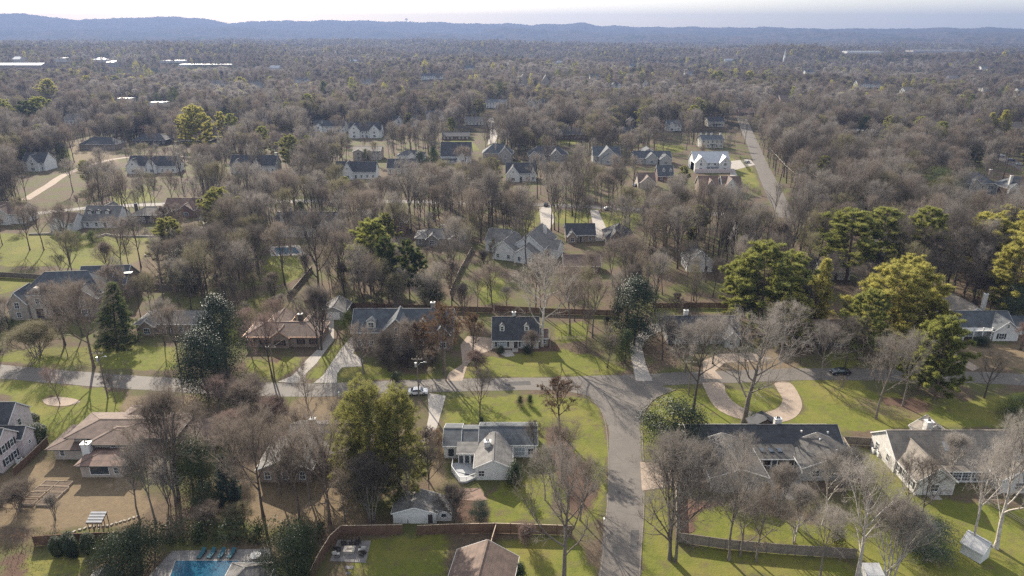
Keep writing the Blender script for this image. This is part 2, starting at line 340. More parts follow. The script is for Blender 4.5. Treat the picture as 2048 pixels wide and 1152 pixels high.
gr = mixc(N, L, ramp(N, L, noise(N, L, vec, .33, 5, .7), .52, .70), gr, (.118, .098, .050)); col = mixc(N, L, edge(sc.outputs[0]), lit, gr); col = mixc(N, L, edge(sc.outputs[1]), col, tn); col = mixc(N, L, edge(sc.outputs[2]), col, mu)
b = N('BsdfPrincipled'); b.inputs['Roughness'].default_value = .95; b.inputs['Specular IOR Level'].default_value = .1; L(col, b.inputs['Base Color'])
bp = N('Bump'); bp.inputs['Strength'].default_value = .6; bp.inputs['Distance'].default_value = .15; L(n3, bp.inputs['Height']); L(bp.outputs[0], b.inputs['Normal'])
o = N('OutputMaterial'); L(b.outputs[0], o.inputs[0])
me = mesh_np('ground', np.stack([GX, GY, GZ], -1).reshape(-1, 3), fq, M['ground_cover'])
ca = me.color_attributes.new('cover', 'FLOAT_COLOR', 'POINT'); ca.data.foreach_set('color', mask.reshape(-1))
tag(link('ground', me), kind='structure')
# far land: polar sheet out to the hills
th = np.concatenate([np.linspace(-math.pi, -.85, 40)[:-1], np.linspace(-.85, .85, 900), np.linspace(.85, math.pi, 40)[1:]])
rr = np.concatenate([[5], np.linspace(60, 700, 14), np.geomspace(760, 4600, 60), np.linspace(4700, 9850, 110)])
TH, RR = np.meshgrid(th, rr); TX = RR * np.sin(TH); TY = RR * np.cos(TH)
TYc = np.where(np.abs(TH) > 1.5, np.abs(TY), TY)
TZ = terr(TX, np.maximum(TYc, 1.)); rg = np.random.default_rng(11)
TZ = np.where(RR < 4500, TZ - .4, TZ + rg.random(TZ.shape) * 13 * sm(4500, 5200, RR))
iy, ix = TX.shape; idx = np.arange(ix * iy).reshape(iy, ix)
fq = np.stack([idx[:-1, :-1], idx[:-1, 1:], idx[1:, 1:], idx[1:, :-1]], -1).reshape(-1, 4)
m, t, N, L = nodes('far_land')
ge = N('NewGeometry'); vec = ge.outputs['Position']
c = mixc(N, L, ramp(N, L, noise(N, L, vec, .012, 6, .75), .38, .62), (.120, .092, .066), (.040, .040, .030))
c = mixc(N, L, ramp(N, L, noise(N, L, vec, .0025, 4), .5, .7), c, (.045, .05, .03))
b = N('BsdfPrincipled'); b.inputs['Roughness'].default_value = .95; b.inputs['Specular IOR Level'].default_value = .0; L(c, b.inputs['Base Color'])
o = N('OutputMaterial'); L(b.outputs[0], o.inputs[0])
tag(link('hills', mesh_np('hills', np.stack([TX, TY, TZ], -1).reshape(-1, 3), fq, M['far_land'])), kind='structure')
# ------------------------------------------------------------------ roads and drives
m, t, N, L = nodes('asphalt')
ge = N('NewGeometry'); vec = ge.outputs['Position']
c = mixc(N, L, ramp(N, L, noise(N, L, vec, .25, 5), .35, .65), (.130, .114, .098), (.098, .087, .077))
c = mixc(N, L, ramp(N, L, noise(N, L, vec, 1.2, 5, .7), .56, .72), c, (.160, .141, .121))
vo = N('TexVoronoi', feature='DISTANCE_TO_EDGE'); vo.inputs['Scale'].default_value = .22; L(vec, vo.inputs['Vector'])
c = mixc(N, L, ramp(N, L, vo.outputs[0], .012, .004), c, (.075, .07, .066))
c = mixc(N, L, ramp(N, L, noise(N, L, vec, 12, 3), .4, .75), c, (.150, .132, .114))
b = N('BsdfPrincipled'); b.inputs['Roughness'].default_value = .8; b.inputs['Specular IOR Level'].default_value = .3; L(c, b.inputs['Base Color'])
o = N('OutputMaterial'); L(b.outputs[0], o.inputs[0])
OCC = []      # world outlines kept free of trees: (polygon)
def smooth_line(pts, n=10):
    out = []; q = [pts[0]] + pts + [pts[-1]]
    for i in range(1, len(q) - 2):
        p0, p1, p2, p3 = [np.array(a, float) for a in q[i - 1:i + 3]]
        for k in range(n):
            t_ = k / n; out.append(.5 * ((2 * p1) + (-p0 + p2) * t_ + (2 * p0 - 5 * p1 + 4 * p2 - p3) * t_ ** 2 + (-p0 + 3 * p1 - 3 * p2 + p3) * t_ ** 3))
    out.append(np.array(pts[-1], float)); return out
def strip(name, px, width, z, mat, edge_h=.06, n=10):
    """a road of the given widths laid along pixels of its centre line"""
    ln = smooth_line([G(*p) for p in px], n); w = np.interp(np.linspace(0, 1, len(ln)), np.linspace(0, 1, len(width)), width)
    Lp, Rp = [], []
    for i, p in enumerate(ln):
        d = ln[min(i + 1, len(ln) - 1)] - ln[max(i - 1, 0)]; d /= np.hypot(*d); nn = np.array([-d[1], d[0]]); wob = (.10 * math.sin(i * 1.7) + .07 * math.sin(i * .6)) * (w[i] > 2)
        Lp.append(p + nn * (w[i] / 2 + wob)); Rp.append(p - nn * (w[i] / 2 - wob * .8))
    mb = MB(); nL = len(ln)
    zz = [zt(*p) for p in ln]
    vs_ = [(p[0], p[1], zz[i] + z) for i, p in enumerate(Lp)] + [(p[0], p[1], zz[i] + z) for i, p in enumerate(Rp)] + [(p[0], p[1], zz[i] - .3) for i, p in enumerate(Lp)] + [(p[0], p[1], zz[i] - .3) for i, p in enumerate(Rp)]
    fs = []
    for i in range(nL - 1): fs += [(nL + i, nL + i + 1, i + 1, i), (i, i + 1, 2 * nL + i + 1, 2 * nL + i), (nL + i + 1, nL + i, 3 * nL + i, 3 * nL + i + 1)]
    mb.add(vs_, fs); OCC.append([tuple(p) for p in Lp] + [tuple(p) for p in Rp[::-1]])
    return tag(mb.build(name, mat), kind='structure')
def slab(name, px, z, mat, raw=False, smooth=0):
    w = px if raw else gp(px)
    if smooth: w = [tuple(p) for p in smooth_line(w + [w[0]], smooth)][:-1]
    OCC.append(w); return tag(MB().prism(w, -.3, z).build(name, mat), kind='structure')
strip('road', [(-260, 715), (-120, 728), (0, 743), (230, 762), (420, 774), (620, 780), (870, 771), (1100, 767), (1240, 762), (1440, 754), (1650, 748), (1850, 752), (2000, 757), (2200, 768), (2400, 785)], [6.2, 6.2, 6.2, 6.0, 6.0, 6.0, 6.0], .030, 'asphalt')
strip('road', [(1246, 768), (1246, 800), (1248, 850), (1251, 920), (1250, 1000), (1244, 1090), (1238, 1170), (1228, 1300), (1215, 1500)], [7.2, 6.4, 6.3, 6.2, 6.2, 6.2], .024, 'asphalt')
slab('junction', [(1130, 781), (1178, 792), (1204, 822), (1215, 850), (1280, 850), (1287, 822), (1310, 795), (1345, 778), (1300, 766), (1200, 768)], .018, 'asphalt')
strip('road', [(-150, 452), (40, 430), (220, 413), (420, 406), (640, 402), (860, 404), (1090, 410), (1300, 420), (1440, 428), (1575, 432), (1750, 445)], [6, 6, 6], .03, 'asphalt', n=6)
strip('road', [(1574, 432), (1548, 385), (1523, 330), (1506, 290), (1494, 262), (1484, 238), (1474, 215)], [8.5, 8.5, 8, 8.5, 9, 9], .036, 'asphalt', n=6)
strip('road', [(2200, 400), (2048, 336), (1985, 308), (1930, 290), (1870, 276)], [9, 9, 9], .03, 'asphalt', n=6)
strip('road', [(50, 400), (95, 372), (140, 345), (230, 318), (330, 312), (420, 318)], [4.6, 4.6, 4], .04, 'aggregate', n=6)
slab('driveway', [(555, 764), (584, 752), (612, 721), (634, 700), (641, 684), (641, 650), (650, 636), (668, 640), (668, 681), (654, 698), (633, 727), (612, 747), (610, 768)], .045, 'concrete')
slab('driveway', [(628, 766), (647, 750), (662, 727), (680, 701), (702, 674), (720, 684), (706, 706), (726, 720), (726, 733), (684, 735), (674, 748), (674, 766)], .045, 'concrete')
slab('driveway', [(890, 762), (899, 745), (925, 728), (921, 690), (935, 672), (982, 676), (984, 700), (950, 712), (935, 730), (925, 762)], .045, 'aggregate')
slab('driveway', [(1272, 762), (1262, 715), (1258, 690), (1285, 655), (1335, 640), (1340, 655), (1300, 672), (1284, 695), (1292, 730), (1305, 762)], .045, 'concrete')
slab('driveway', [(1408, 758), (1405, 722), (1440, 708), (1500, 705), (1545, 718), (1500, 724), (1450, 726), (1430, 742), (1445, 758)], .045, 'aggregate')
ci = [(1404, 766), (1420, 800), (1440, 822), (1480, 838), (1540, 846), (1585, 838), (1604, 815), (1598, 790), (1580, 766), (1550, 766), (1556, 782), (1565, 800), (1552, 818), (1512, 826), (1470, 806), (1452, 785), (1444, 766)]
slab('driveway', ci, .046, 'aggregate', smooth=4)
slab('driveway', [(1280, 924), (1380, 930), (1420, 935), (1425, 980), (1350, 972), (1284, 982)], .046, 'aggregate')
slab('driveway', [(855, 786), (892, 792), (884, 820), (876, 848), (866, 880), (845, 915), (830, 910), (850, 870), (858, 830)], .046, 'concrete')
slab('driveway', [(1078, 415), (1100, 412), (1110, 440), (1090, 475), (1060, 480), (1082, 450)], .045, 'concrete')
slab('driveway', [(1180, 420), (1196, 420), (1212, 455), (1208, 482), (1190, 482), (1186, 450)], .045, 'concrete')
slab('driveway', [(1440, 425), (1458, 430), (1478, 452), (1470, 480), (1455, 478), (1458, 455)], .045, 'concrete')
slab('driveway', [(1462, 322), (1500, 318), (1510, 330), (1470, 340), (1475, 352), (1460, 352)], .05, 'concrete')
slab('driveway', [(1880, 690), (1960, 736), (1945, 742), (1860, 700)], .045, 'aggregate')
slab('driveway', [(600, 275), (640, 258), (650, 272), (615, 292)], .045, 'concrete')
slab('driveway', [(975, 290), (990, 285), (1000, 260), (985, 235), (970, 235), (980, 262)], .045, 'concrete')
slab('driveway', [(395, 402), (410, 398), (430, 440), (415, 470), (400, 465)], .045, 'concrete')
slab('patio', [(905, 978), (960, 976), (975, 1000), (960, 1002), (895, 1000)], .05, 'brick_paving')
slab('patio', [(1530, 945), (1600, 945), (1610, 1000), (1545, 1000)], .05, 'patio_stone')
slab('path', [(1005, 700), (1022, 700), (1030, 712), (1012, 714), (1000, 708)], .05, 'concrete')
slab('path', [(985, 1130), (1012, 1130), (1015, 1165), (985, 1165)], .05, 'concrete')
slab('mulch_bed', [(1362, 1012), (1395, 1003), (1422, 1010), (1400, 1020), (1375, 1036), (1390, 1058), (1378, 1066), (1362, 1064)], .05, 'mulch', smooth=3)
slab('mulch_bed', [(84, 800), (110, 794), (145, 797), (160, 804), (130, 812), (95, 810)], .05, 'aggregate', smooth=3)
strip('kerb', [(1352, 779), (1312, 796), (1291, 820), (1284, 850), (1285, 885), (1287, 922)], [.22, .22], .10, 'fence_grey')
strip('kerb', [(1288, 984), (1287, 1030), (1283, 1090), (1278, 1170)], [.22, .22], .10, 'fence_grey')
strip('kerb', [(1165, 791), (1196, 812), (1209, 840), (1215, 880), (1217, 940), (1215, 1010), (1208, 1090), (1199, 1170)], [.16, .16], .06, 'fence_grey')
surf('asphalt_patch', (.085, .08, .076), (.068, .064, .062), .8, .9, fine=.15)
for pl in ([(1262, 1060), (1278, 1060), (1276, 1104), (1260, 1104)], [(1010, 764), (1060, 762), (1062, 770), (1010, 772)], [(430, 768), (480, 771), (478, 778), (428, 775)]): slab('road_patch', pl, .040, 'asphalt_patch')
for u, v in ((1238, 985), (960, 772)):
    x, y = G(u, v); tag(MB().tube([(x, y, -.1), (x, y, .045)], .34, 16).build('manhole_cover', 'asphalt_patch'), kind='structure')
# ------------------------------------------------------------------ houses
CACHE = {}
LAND = []      # (x, y, short name) for describing what stands near
KEEP = []      # pixel rectangles of houses that stay in view (u0, v0, u1, v1, distance)
def cached(key, fn):
    if key not in CACHE: CACHE[key] = fn()
    return CACHE[key]
def window_meshes(w, h, style, trim):
    def fr():
        mb = MB(); t_ = .10
        mb.box(-w / 2 - t_, w / 2 + t_, -.07, .0, h / 2, h / 2 + t_); mb.box(-w / 2 - t_ - .05, w / 2 + t_ + .05, -.12, .0, -h / 2 - t_, -h / 2)
        mb.box(-w / 2 - t_, -w / 2, -.07, .0, -h / 2, h / 2); mb.box(w / 2, w / 2 + t_, -.07, .0, -h / 2, h / 2)
        if style != 'plain':
            n = max(1, int(round(w / .55))); 
            for i in range(1, n): x = -w / 2 + w * i / n; mb.box(x - .025, x + .025, -.045, -.012, -h / 2, h / 2)
            k = 2 if h < 1.9 else 3
            for i in range(1, k): z = -h / 2 + h * i / k; mb.box(-w / 2, w / 2, -.052, -.014, z - .035, z + .035)
        return mb.mesh('window', trim)
    return cached(('wf', w, h, style, trim), fr)
def pane_mesh(w, h, mat): return cached(('wp', w, h, mat), lambda: MB().box(-w / 2, w / 2, -.02, .015, -h / 2, h / 2).mesh('pane', mat))
FACE = {'S': 0, 'E': math.pi / 2, 'N': math.pi, 'W': -math.pi / 2}
def put_window(par, side, wing, a, z, w=.95, h=1.45, style='grid', glass='glass', trim='white_trim', shut=False, name='window'):
    x0, x1, y0, y1 = wing[:4]
    p = {'S': (a, y0 - .004, z), 'N': (a, y1 + .004, z), 'W': (x0 - .004, a, z), 'E': (x1 + .004, a, z)}[side]
    o = link(name, window_meshes(w, h, style, trim), par, p, FACE[side])
    link('pane', pane_mesh(w, h, glass), o)
    if shut:
        for s_ in (-1, 1):
            me_ = cached(('sh', h), lambda: MB().box(-.22, .22, -.05, 0, -h / 2, h / 2).mesh('shutter', 'shutter_paint'))
            d = s_ * (w / 2 + .36); q = list(p)
            if side in 'SN': q[0] += d
            else: q[1] += d
            link('shutter', me_, par, q, FACE[side])
    return o
def put_door(par, side, wing, a, w=1.0, h=2.15, mat='door_paint', trim='white_trim', z0=.1, name='door'):
    x0, x1, y0, y1 = wing[:4]; z = z0 + h / 2
    p = {'S': (a, y0 - .004, z), 'N': (a, y1 + .004, z), 'W': (x0 - .004, a, z), 'E': (x1 + .004, a, z)}[side]
    o = link(name, cached(('dr', w, h, mat), lambda: MB().box(-w / 2, w / 2, -.03, .01, -h / 2, h / 2).mesh(name, mat)), par, p, FACE[side])
    link('door_frame', cached(('df', w, h, trim), lambda: MB().box(-w / 2 - .12, -w / 2, -.08, 0, -h / 2, h / 2 + .12).box(w / 2, w / 2 + .12, -.08, 0, -h / 2, h / 2 + .12).box(-w / 2, w / 2, -.08, 0, h / 2, h / 2 + .12).mesh('door_frame', trim)), o)
    return o
def wing_build(par, wg, wall, roof, trim, over=.45):
    x0, x1, y0, y1, ev, rise, kind = wg[:7]
    opt = wg[7] if len(wg) > 7 else {}
    wall = opt.get('wall', wall); roof = opt.get('roof', roof); trim = opt.get('trim', trim); o = opt.get('over', over); z0 = opt.get('z0', 0.0)
    e = ev - .02; mb = MB(); T = .17
    if kind in ('gx', 'gy'):
        ax = kind == 'gx'; a0, a1, b0, b1 = (x0, x1, y0, y1) if ax else (y0, y1, x0, x1)
        q = (lambda a, b, z: (a, b, z)) if ax else (lambda a, b, z: (b, a, z))
        bm = (b0 + b1) / 2; sl_ = rise / ((b1 - b0) / 2)
        vs_ = []
        for a in (a0, a1): vs_ += [q(a, b0, z0), q(a, b1, z0), q(a, b1, e), q(a, bm, ev + rise - .03), q(a, b0, e)]
        mb.add(vs_, [(0, 1, 2, 3, 4), (9, 8, 7, 6, 5), (0, 5, 6, 1), (1, 6, 7, 2), (4, 9, 5, 0), (2, 7, 8, 3), (3, 8, 9, 4)])
        mb.build('wall', wall, par)
        rb = MB(); zl = ev - o * sl_; zr = ev + rise; og = o * .7
        vs_ = []
        for a in (a0 - og, a1 + og): vs_ += [q(a, b0 - o, zl), q(a, bm, zr), q(a, b1 + o, zl), q(a, b1 + o, zl + T), q(a, bm, zr + T), q(a, b0 - o, zl + T)]
        rb.add(vs_, [(0, 1, 4, 5), (1, 2, 3, 4), (11, 10, 7, 6), (10, 9, 8, 7), (0, 6, 7, 1), (1, 7, 8, 2), (2, 8, 9, 3), (5, 4, 10, 11), (4, 3, 9, 10), (0, 5, 11, 6)])
        ro = rb.build('roof', roof, par)
        fb = MB()
        for b_ in (b0 - o - .03, b1 + o + .03): fb.beam(q(a0 - og, b_, zl + .06), q(a1 + og, b_, zl + .06), .05, .2)
        for a in (a0 - og - .03, a1 + og + .03):
            for b_ in (b0 - o, b1 + o): fb.beam(q(a, b_, zl + .07), q(a, bm, zr + .07), .05, .2)
        fb.build('fascia', trim, ro)
        MB().beam(q(a0 - og - .02, bm, zr + T + .015), q(a1 + og + .02, bm, zr + T + .015), .3, .05).build('ridge_cap', roof, ro)
        return ro
    if kind == 'h':
        mb.box(x0, x1, y0, y1, z0, e); mb.build('wall', wall, par)
        X0, X1, Y0, Y1 = x0 - o, x1 + o, y0 - o, y1 + o; w_, d_ = X1 - X0, Y1 - Y0
        if w_ >= d_: r0, r1 = (X0 + d_ / 2 * .98, (Y0 + Y1) / 2), (X1 - d_ / 2 * .98, (Y0 + Y1) / 2)
        else: r0, r1 = ((X0 + X1) / 2, Y0 + w_ / 2 * .98), ((X0 + X1) / 2, Y1 - w_ / 2 * .98)
        zb = ev - .03; zt_ = ev + .16; zr = ev + rise + .15
        rb = MB(); rb.add([(X0, Y0, zt_), (X1, Y0, zt_), (X1, Y1, zt_), (X0, Y1, zt_), (*r0, zr), (*r1, zr), (X0, Y0, zb), (X1, Y0, zb), (X1, Y1, zb), (X0, Y1, zb)],
               ([(0, 1, 5, 4), (1, 2, 5), (2, 3, 4, 5), (3, 0, 4)] if w_ >= d_ else [(0, 1, 4), (1, 2, 5, 4), (2, 3, 5), (3, 0, 4, 5)]) + [(0, 6, 7, 1), (1, 7, 8, 2), (2, 8, 9, 3), (3, 9, 6, 0), (9, 8, 7, 6)])
        ro = rb.build('roof', roof, par)
        fb = MB(); zc = ev + .07
        fb.beam((X0 - .03, Y0 - .03, zc), (X1 + .03, Y0 - .03, zc), .05, .17).beam((X0 - .03, Y1 + .03, zc), (X1 + .03, Y1 + .03, zc), .05, .17).beam((X0 - .03, Y0, zc), (X0 - .03, Y1, zc), .05, .17).beam((X1 + .03, Y0, zc), (X1 + .03, Y1, zc), .05, .17)
        fb.build('fascia', trim, ro)
        cb = MB(); cb.beam((*r0, zr + .01), (*r1, zr + .01), .28, .05)
        ce = [(X0, Y0), (X0, Y1), (X1, Y0), (X1, Y1)]
        for c_ in ce:
            rr_ = r0 if (abs(c_[0] - r0[0]) + abs(c_[1] - r0[1])) <= (abs(c_[0] - r1[0]) + abs(c_[1] - r1[1])) else r1
            cb.beam((*c_, zt_ + .01), (*rr_, zr + .01), .26, .05)
        cb.build('ridge_cap', roof, ro)
        return ro
    if kind[0] == 's':      # shed roof, high side named
        hi = kind[1]; zs = {'N': (0, 0, 1, 1), 'S': (1, 1, 0, 0), 'E': (0, 1, 1, 0), 'W': (1, 0, 0, 1)}[hi]
        cs = [(x0, y0), (x1, y0), (x1, y1), (x0, y1)]
        mb.add([(*c_, z0) for c_ in cs] + [(*c_, e + rise * s_) for c_, s_ in zip(cs, zs)], [(0, 3, 2, 1), (4, 5, 6, 7), (0, 1, 5, 4), (1, 2, 6, 5), (2, 3, 7, 6), (3, 0, 4, 7)])
        if not opt.get('open'): mb.build('wall', wall, par)
        oc = [(x0 - o, y0 - o), (x1 + o, y0 - o), (x1 + o, y1 + .05), (x0 - o, y1 + .05)]
        if hi != 'N': oc = [(x0 - o, y0 - o), (x1 + o, y0 - o), (x1 + o, y1 + o), (x0 - o, y1 + o)]
        rb = MB(); rb.add([(*c_, ev + rise * s_) for c_, s_ in zip(oc, zs)] + [(*c_, ev + rise * s_ + .15) for c_, s_ in zip(oc, zs)], [(0, 3, 2, 1), (4, 5, 6, 7), (0, 1, 5, 4), (1, 2, 6, 5), (2, 3, 7, 6), (3, 0, 4, 7)])
        ro = rb.build('roof', roof, par)
        MB().beam((oc[0][0], oc[0][1] - .03, ev + rise * zs[0] + .05), (oc[1][0], oc[1][1] - .03, ev + rise * zs[1] + .05), .05, .18).build('fascia', trim, ro)
        return ro
    mb.box(x0, x1, y0, y1, z0, e)     # flat roof with parapet
    mb.build('wall', wall, par)
    ro = MB().box(x0 - .1, x1 + .1, y0 - .1, y1 + .1, ev, ev + .2).build('roof', roof, par)
    MB().box(x0 - .14, x1 + .14, y0 - .14, y0 - .1, ev - .05, ev + .45).build('parapet', trim, ro); MB().box(x0 - .14, x1 + .14, y1 + .1, y1 + .14, ev - .05, ev + .45).build('parapet', trim, ro)
    return ro
def put_chimney(par, x, y, w, d, zb, ztop, mat='red_brick', cap='white_trim'):
    c_ = MB().box(x - w / 2, x + w / 2, y - d / 2, y + d / 2, zb, ztop).build('chimney', mat, par)
    MB().box(x - w / 2 - .09, x + w / 2 + .09, y - d / 2 - .09, y + d / 2 + .09, ztop - .02, ztop + .14).build('chimney_cap', cap, c_)
    MB().tube([(x - .12, y, ztop + .1), (x - .12, y, ztop + .5)], .14, 8).tube([(x + .2, y, ztop + .1), (x + .2, y, ztop + .42)], .12, 8).build('flue', 'void', c_)
    return c_
def put_dormer(par, wg, x, w=1.3, h=1.5, f=.35, wall='white_siding', roof='charcoal_shingle', glass='glass', arch=False):
    """a small gabled window standing on the near slope of a ridge-along-x wing"""
    x0, x1, y0, y1, ev, rise = wg[:6]; yr = (y1 - y0) / 2; yy = y0 + yr * f; zb = ev + rise * f; yb = y0 + yr * min(.98, f + (h + .55) / rise)
    d = MB(); vs_ = []
    for y_ in (yy, yb): vs_ += [(x - w / 2, y_, zb - .2), (x + w / 2, y_, zb - .2), (x + w / 2, y_, zb + h), (x, y_, zb + h + .5), (x - w / 2, y_, zb + h)]
    d.add(vs_, [(0, 1, 2, 3, 4), (9, 8, 7, 6, 5), (0, 4, 9, 5), (1, 6, 7, 2), (4, 3, 8, 9), (3, 2, 7, 8)])
    o = d.build('dormer', wall, par)
    r_ = MB(); vs_ = []
    for y_ in (yy - .15, yb + .1): vs_ += [(x - w / 2 - .16, y_, zb + h - .10), (x, y_, zb + h + .54), (x + w / 2 + .16, y_, zb + h - .10), (x + w / 2 + .16, y_, zb + h + .0), (x, y_, zb + h + .64), (x - w / 2 - .16, y_, zb + h + .0)]
    r_.add(vs_, [(0, 1, 4, 5), (1, 2, 3, 4), (11, 10, 7, 6), (10, 9, 8, 7), (0, 6, 7, 1), (1, 7, 8, 2), (2, 8, 9, 3), (5, 4, 10, 11), (4, 3, 9, 10), (0, 5, 11, 6)]); r_.build('dormer_roof', roof, o)
    wn = link('window', window_meshes(w * .55, h * .72, 'grid', 'white_trim'), o, (x, yy - .004, zb + h * .5)); link('pane', pane_mesh(w * .55, h * .72, glass), wn) if False else None
    pn = link('pane', pane_mesh(w * .55, h * .72, glass), o, (x, yy - .004, zb + h * .5))
    return o
def auto_windows(par, wg, sides='S', glass='glass', trim='white_trim', shut=False, pitch=3.0, skip=()):
    x0, x1, y0, y1, ev = wg[:5]
    for s_ in sides:
        a0, a1 = (x0, x1) if s_ in 'SN' else (y0, y1); n = max(1, int((a1 - a0) / pitch))
        for k, z in enumerate([1.55] + ([4.35] if ev > 4.9 else []) + ([7.1] if ev > 8 else [])):
            for i in range(n):
                if (s_, k, i) in skip: continue
                put_window(par, s_, wg, a0 + (a1 - a0) * (i + .5) / n, z, .95, 1.45, 'grid', glass, trim, shut)
def house_root(name, label, cat, u, v, rot=0., short=None, ext=(12, 8), group=None):
    x, y = G(u, v); o = empty(name, (x, y, zt(x, y)), R(rot)); tag(o, label, cat, group)
    if short: LAND.append((x + ext[0] / 2, y + ext[1] / 2, short))
    return o
def foot(o, wings, pad=1.5, hmul=1.0):
    """keep trees off the footprint and mark the house as staying in view"""
    rz = o.rotation_euler.z; c_, s_ = math.cos(rz), math.sin(rz); us, vs_ = [], []
    D = 0
    for wg in wings:
        x0, x1, y0, y1, ev, rs = wg[:6]
        q = [(x0 - pad, y0 - pad), (x1 + pad, y0 - pad), (x1 + pad, y1 + pad), (x0 - pad, y1 + pad)]
        OCC.append([(o.location.x + a * c_ - b * s_, o.location.y + a * s_ + b * c_) for a, b in q])
        for a, b in ((x0, y0), (x1, y0), (x1, y1), (x0, y1)):
            X, Y = o.location.x + a * c_ - b * s_, o.location.y + a * s_ + b * c_
            for z in (0, ev, ev + rs * .8):
                u, v = PJ(X, Y, o.location.z + z); us.append(u); vs_.append(v)
        D = max(D, o.location.y)
    KEEP.append((min(us), min(vs_), max(us), max(vs_), o.location.y))
# ---- F1: the white house with the deck
h = house_root('house', 'white house with a long grey roof, stub chimney and white deck', 'house', 951, 960, 0, 'white house with the deck', (6, 8))
W = [(0, 6.5, 0, 9, 2.75, 1.55, 'gy', {'roof': 'grey_shingle', 'over': .35}), (-6.4, -3.3, 6.8, 14.3, 2.85, 1.35, 'gx', {'over': .3}), (-3.3, .5, 7.3, 13.7, 2.85, 1.2, 'gx', {'over': .3}), (.5, 11.4, 7.1, 14.6, 2.95, 1.5, 'gx', {'over': .35}), (-3.5, -.02, 4.6, 7.4, 2.6, .55, 'sN', {'roof': 'grey_shingle', 'over': .3, 'wall': 'cream_siding'})]
for w_ in W: wing_build(h, w_, 'white_siding', 'slate_shingle' if w_[6] == 'gx' else 'grey_shingle', 'white_trim')
foot(h, W)
put_window(h, 'S', W[0], 1.1, 1.45, 1.0, 1.1); put_window(h, 'S', W[1], -5.0, 1.3, 1.1, 1.7, 'plain'); put_window(h, 'S', W[3], 8.2, 1.3, 1.8, 1.8, 'grid', 'curtained_glass'); put_window(h, 'S', W[3], 10.3, 1.3, 1.0, 1.4); put_window(h, 'W', W[1], 10.5, 1.5)
for x_ in (-2.9, -1.8, -.65): put_door(h, 'S', W[4], x_, .8, 2.1, 'glass')
put_chimney(h, 2.1, 5.0, 1.15, .95, 2.8, 5.0, 'white_brick')
dk = MB().prism([(-4.6, 4.55), (-4.6, 2.2), (-2.9, -1.2), (-1.6, -1.2), (.3, .3), (.3, -.02), (-.03, -.02), (-.03, 4.55)], .15, .55).build('deck', 'deck_boards', h)
rl = MB(); pts = [(-4.5, 4.5), (-4.5, 2.2), (-2.8, -1.1), (-1.6, -1.1), (0, .1)]
for a, b_ in zip(pts, pts[1:]):
    rl.beam((*a, 1.45), (*b_, 1.45), .09, .06).beam((*a, .75), (*b_, .75), .05, .05); d_ = math.dist(a, b_); k_ = int(d_ / .16)
    for i in range(k_ + 1): x_, y_ = a[0] + (b_[0] - a[0]) * i / k_, a[1] + (b_[1] - a[1]) * i / k_; rl.beam((x_, y_, .5), (x_, y_, 1.45), .04 if i % 9 else .1, .04 if i % 9 else .1)
rl.build('railing', 'white_trim', dk)
MB().tube([(5.0, 5.2, 3.2), (5.0, 5.2, 4.3)], .05, 6).build('vent_pipe', 'dark_trim', h); MB().tube([(8.8, 9.9, 4.0), (8.8, 9.9, 5.0)], .05, 6).build('vent_pipe', 'dark_trim', h)
# ---- F2: the big grey house on the corner
h = house_root('house', 'sprawling dark-roofed grey ranch house with a screened porch beside the side street', 'house', 1420, 985, 0, 'dark-roofed ranch by the side street', (20, 14))
W = [(0, 9.7, 0, 11, 3.3, 1.7, 'gy', {'roof': 'weathered_shingle'}), (-1.5, 27.6, 9.8, 17.6, 3.0, 2.3, 'gx', {'roof': 'charcoal_shingle'}), (17.6, 28.4, 3.4, 11.0, 2.9, 2.2, 'gy', {'roof': 'weathered_shingle'}), (9.7, 17.6, 6.6, 10.2, 2.6, .7, 'sN', {'open': 1, 'roof': 'weathered_shingle'}), (12.9, 18.1, 17.2, 19.8, 3.0, 1.5, 'gy', {'roof': 'charcoal_shingle', 'trim': 'dark_trim', 'wall': 'tan_brick'})]
for w_ in W: wing_build(h, w_, 'grey_siding', 'charcoal_shingle', 'white_trim')
foot(h, W)
MB().box(9.72, 17.58, 9.5, 9.7, 0, 3.0).build('back_wall', 'dark_wall', h); MB().box(9.72, 17.58, 6.7, 9.5, .0, .25).build('porch_floor', 'patio_stone', h)
for x_ in (9.85, 11.4, 13.0, 14.2, 15.9, 17.4): MB().box(x_ - .08, x_ + .08, 6.6, 6.76, .25, 2.6).build('post', 'white_trim', h)
MB().box(9.85, 17.4, 6.62, 6.74, 2.38, 2.6).box(9.85, 13.0, 6.64, 6.72, .9, 1.0).box(14.2, 17.4, 6.64, 6.72, .9, 1.0).build('porch_rail', 'white_trim', h)
MB().box(9.9, 17.35, 6.78, 6.8, .26, 2.38).build('screen', 'void', h)
put_door(h, 'S', (9.7, 17.6, 6.6, 10), 13.6, .9, 2.0, 'glass', z0=.3)
for x_ in (2.0, 7.2): put_window(h, 'S', W[0], x_, 1.6, 1.0, 1.3)
put_window(h, 'S', W[0], 4.8, 4.1, .7, .8)
for y_ in (1.5, 3.8, 6.1, 8.4): put_window(h, 'W', W[0], y_, 1.9, 1.2, 1.5)
put_window(h, 'W', W[1], 13.5, 1.7, 1.0, 1.5)
for x_ in (20, 23.5, 27): put_window(h, 'S', W[2], x_, 1.6, 1.2, 1.3)
put_chimney(h, 16.6, 14.6, 1.3, .9, 4.4, 6.2, 'white_brick')
for x_, y_ in ((11.8, 8.4), (13.4, 8.4), (15.0, 8.4)): MB().box(x_ - .4, x_ + .4, y_ - .6, y_ + .6, 2.9, 3.28).build('skylight', 'glass', h)
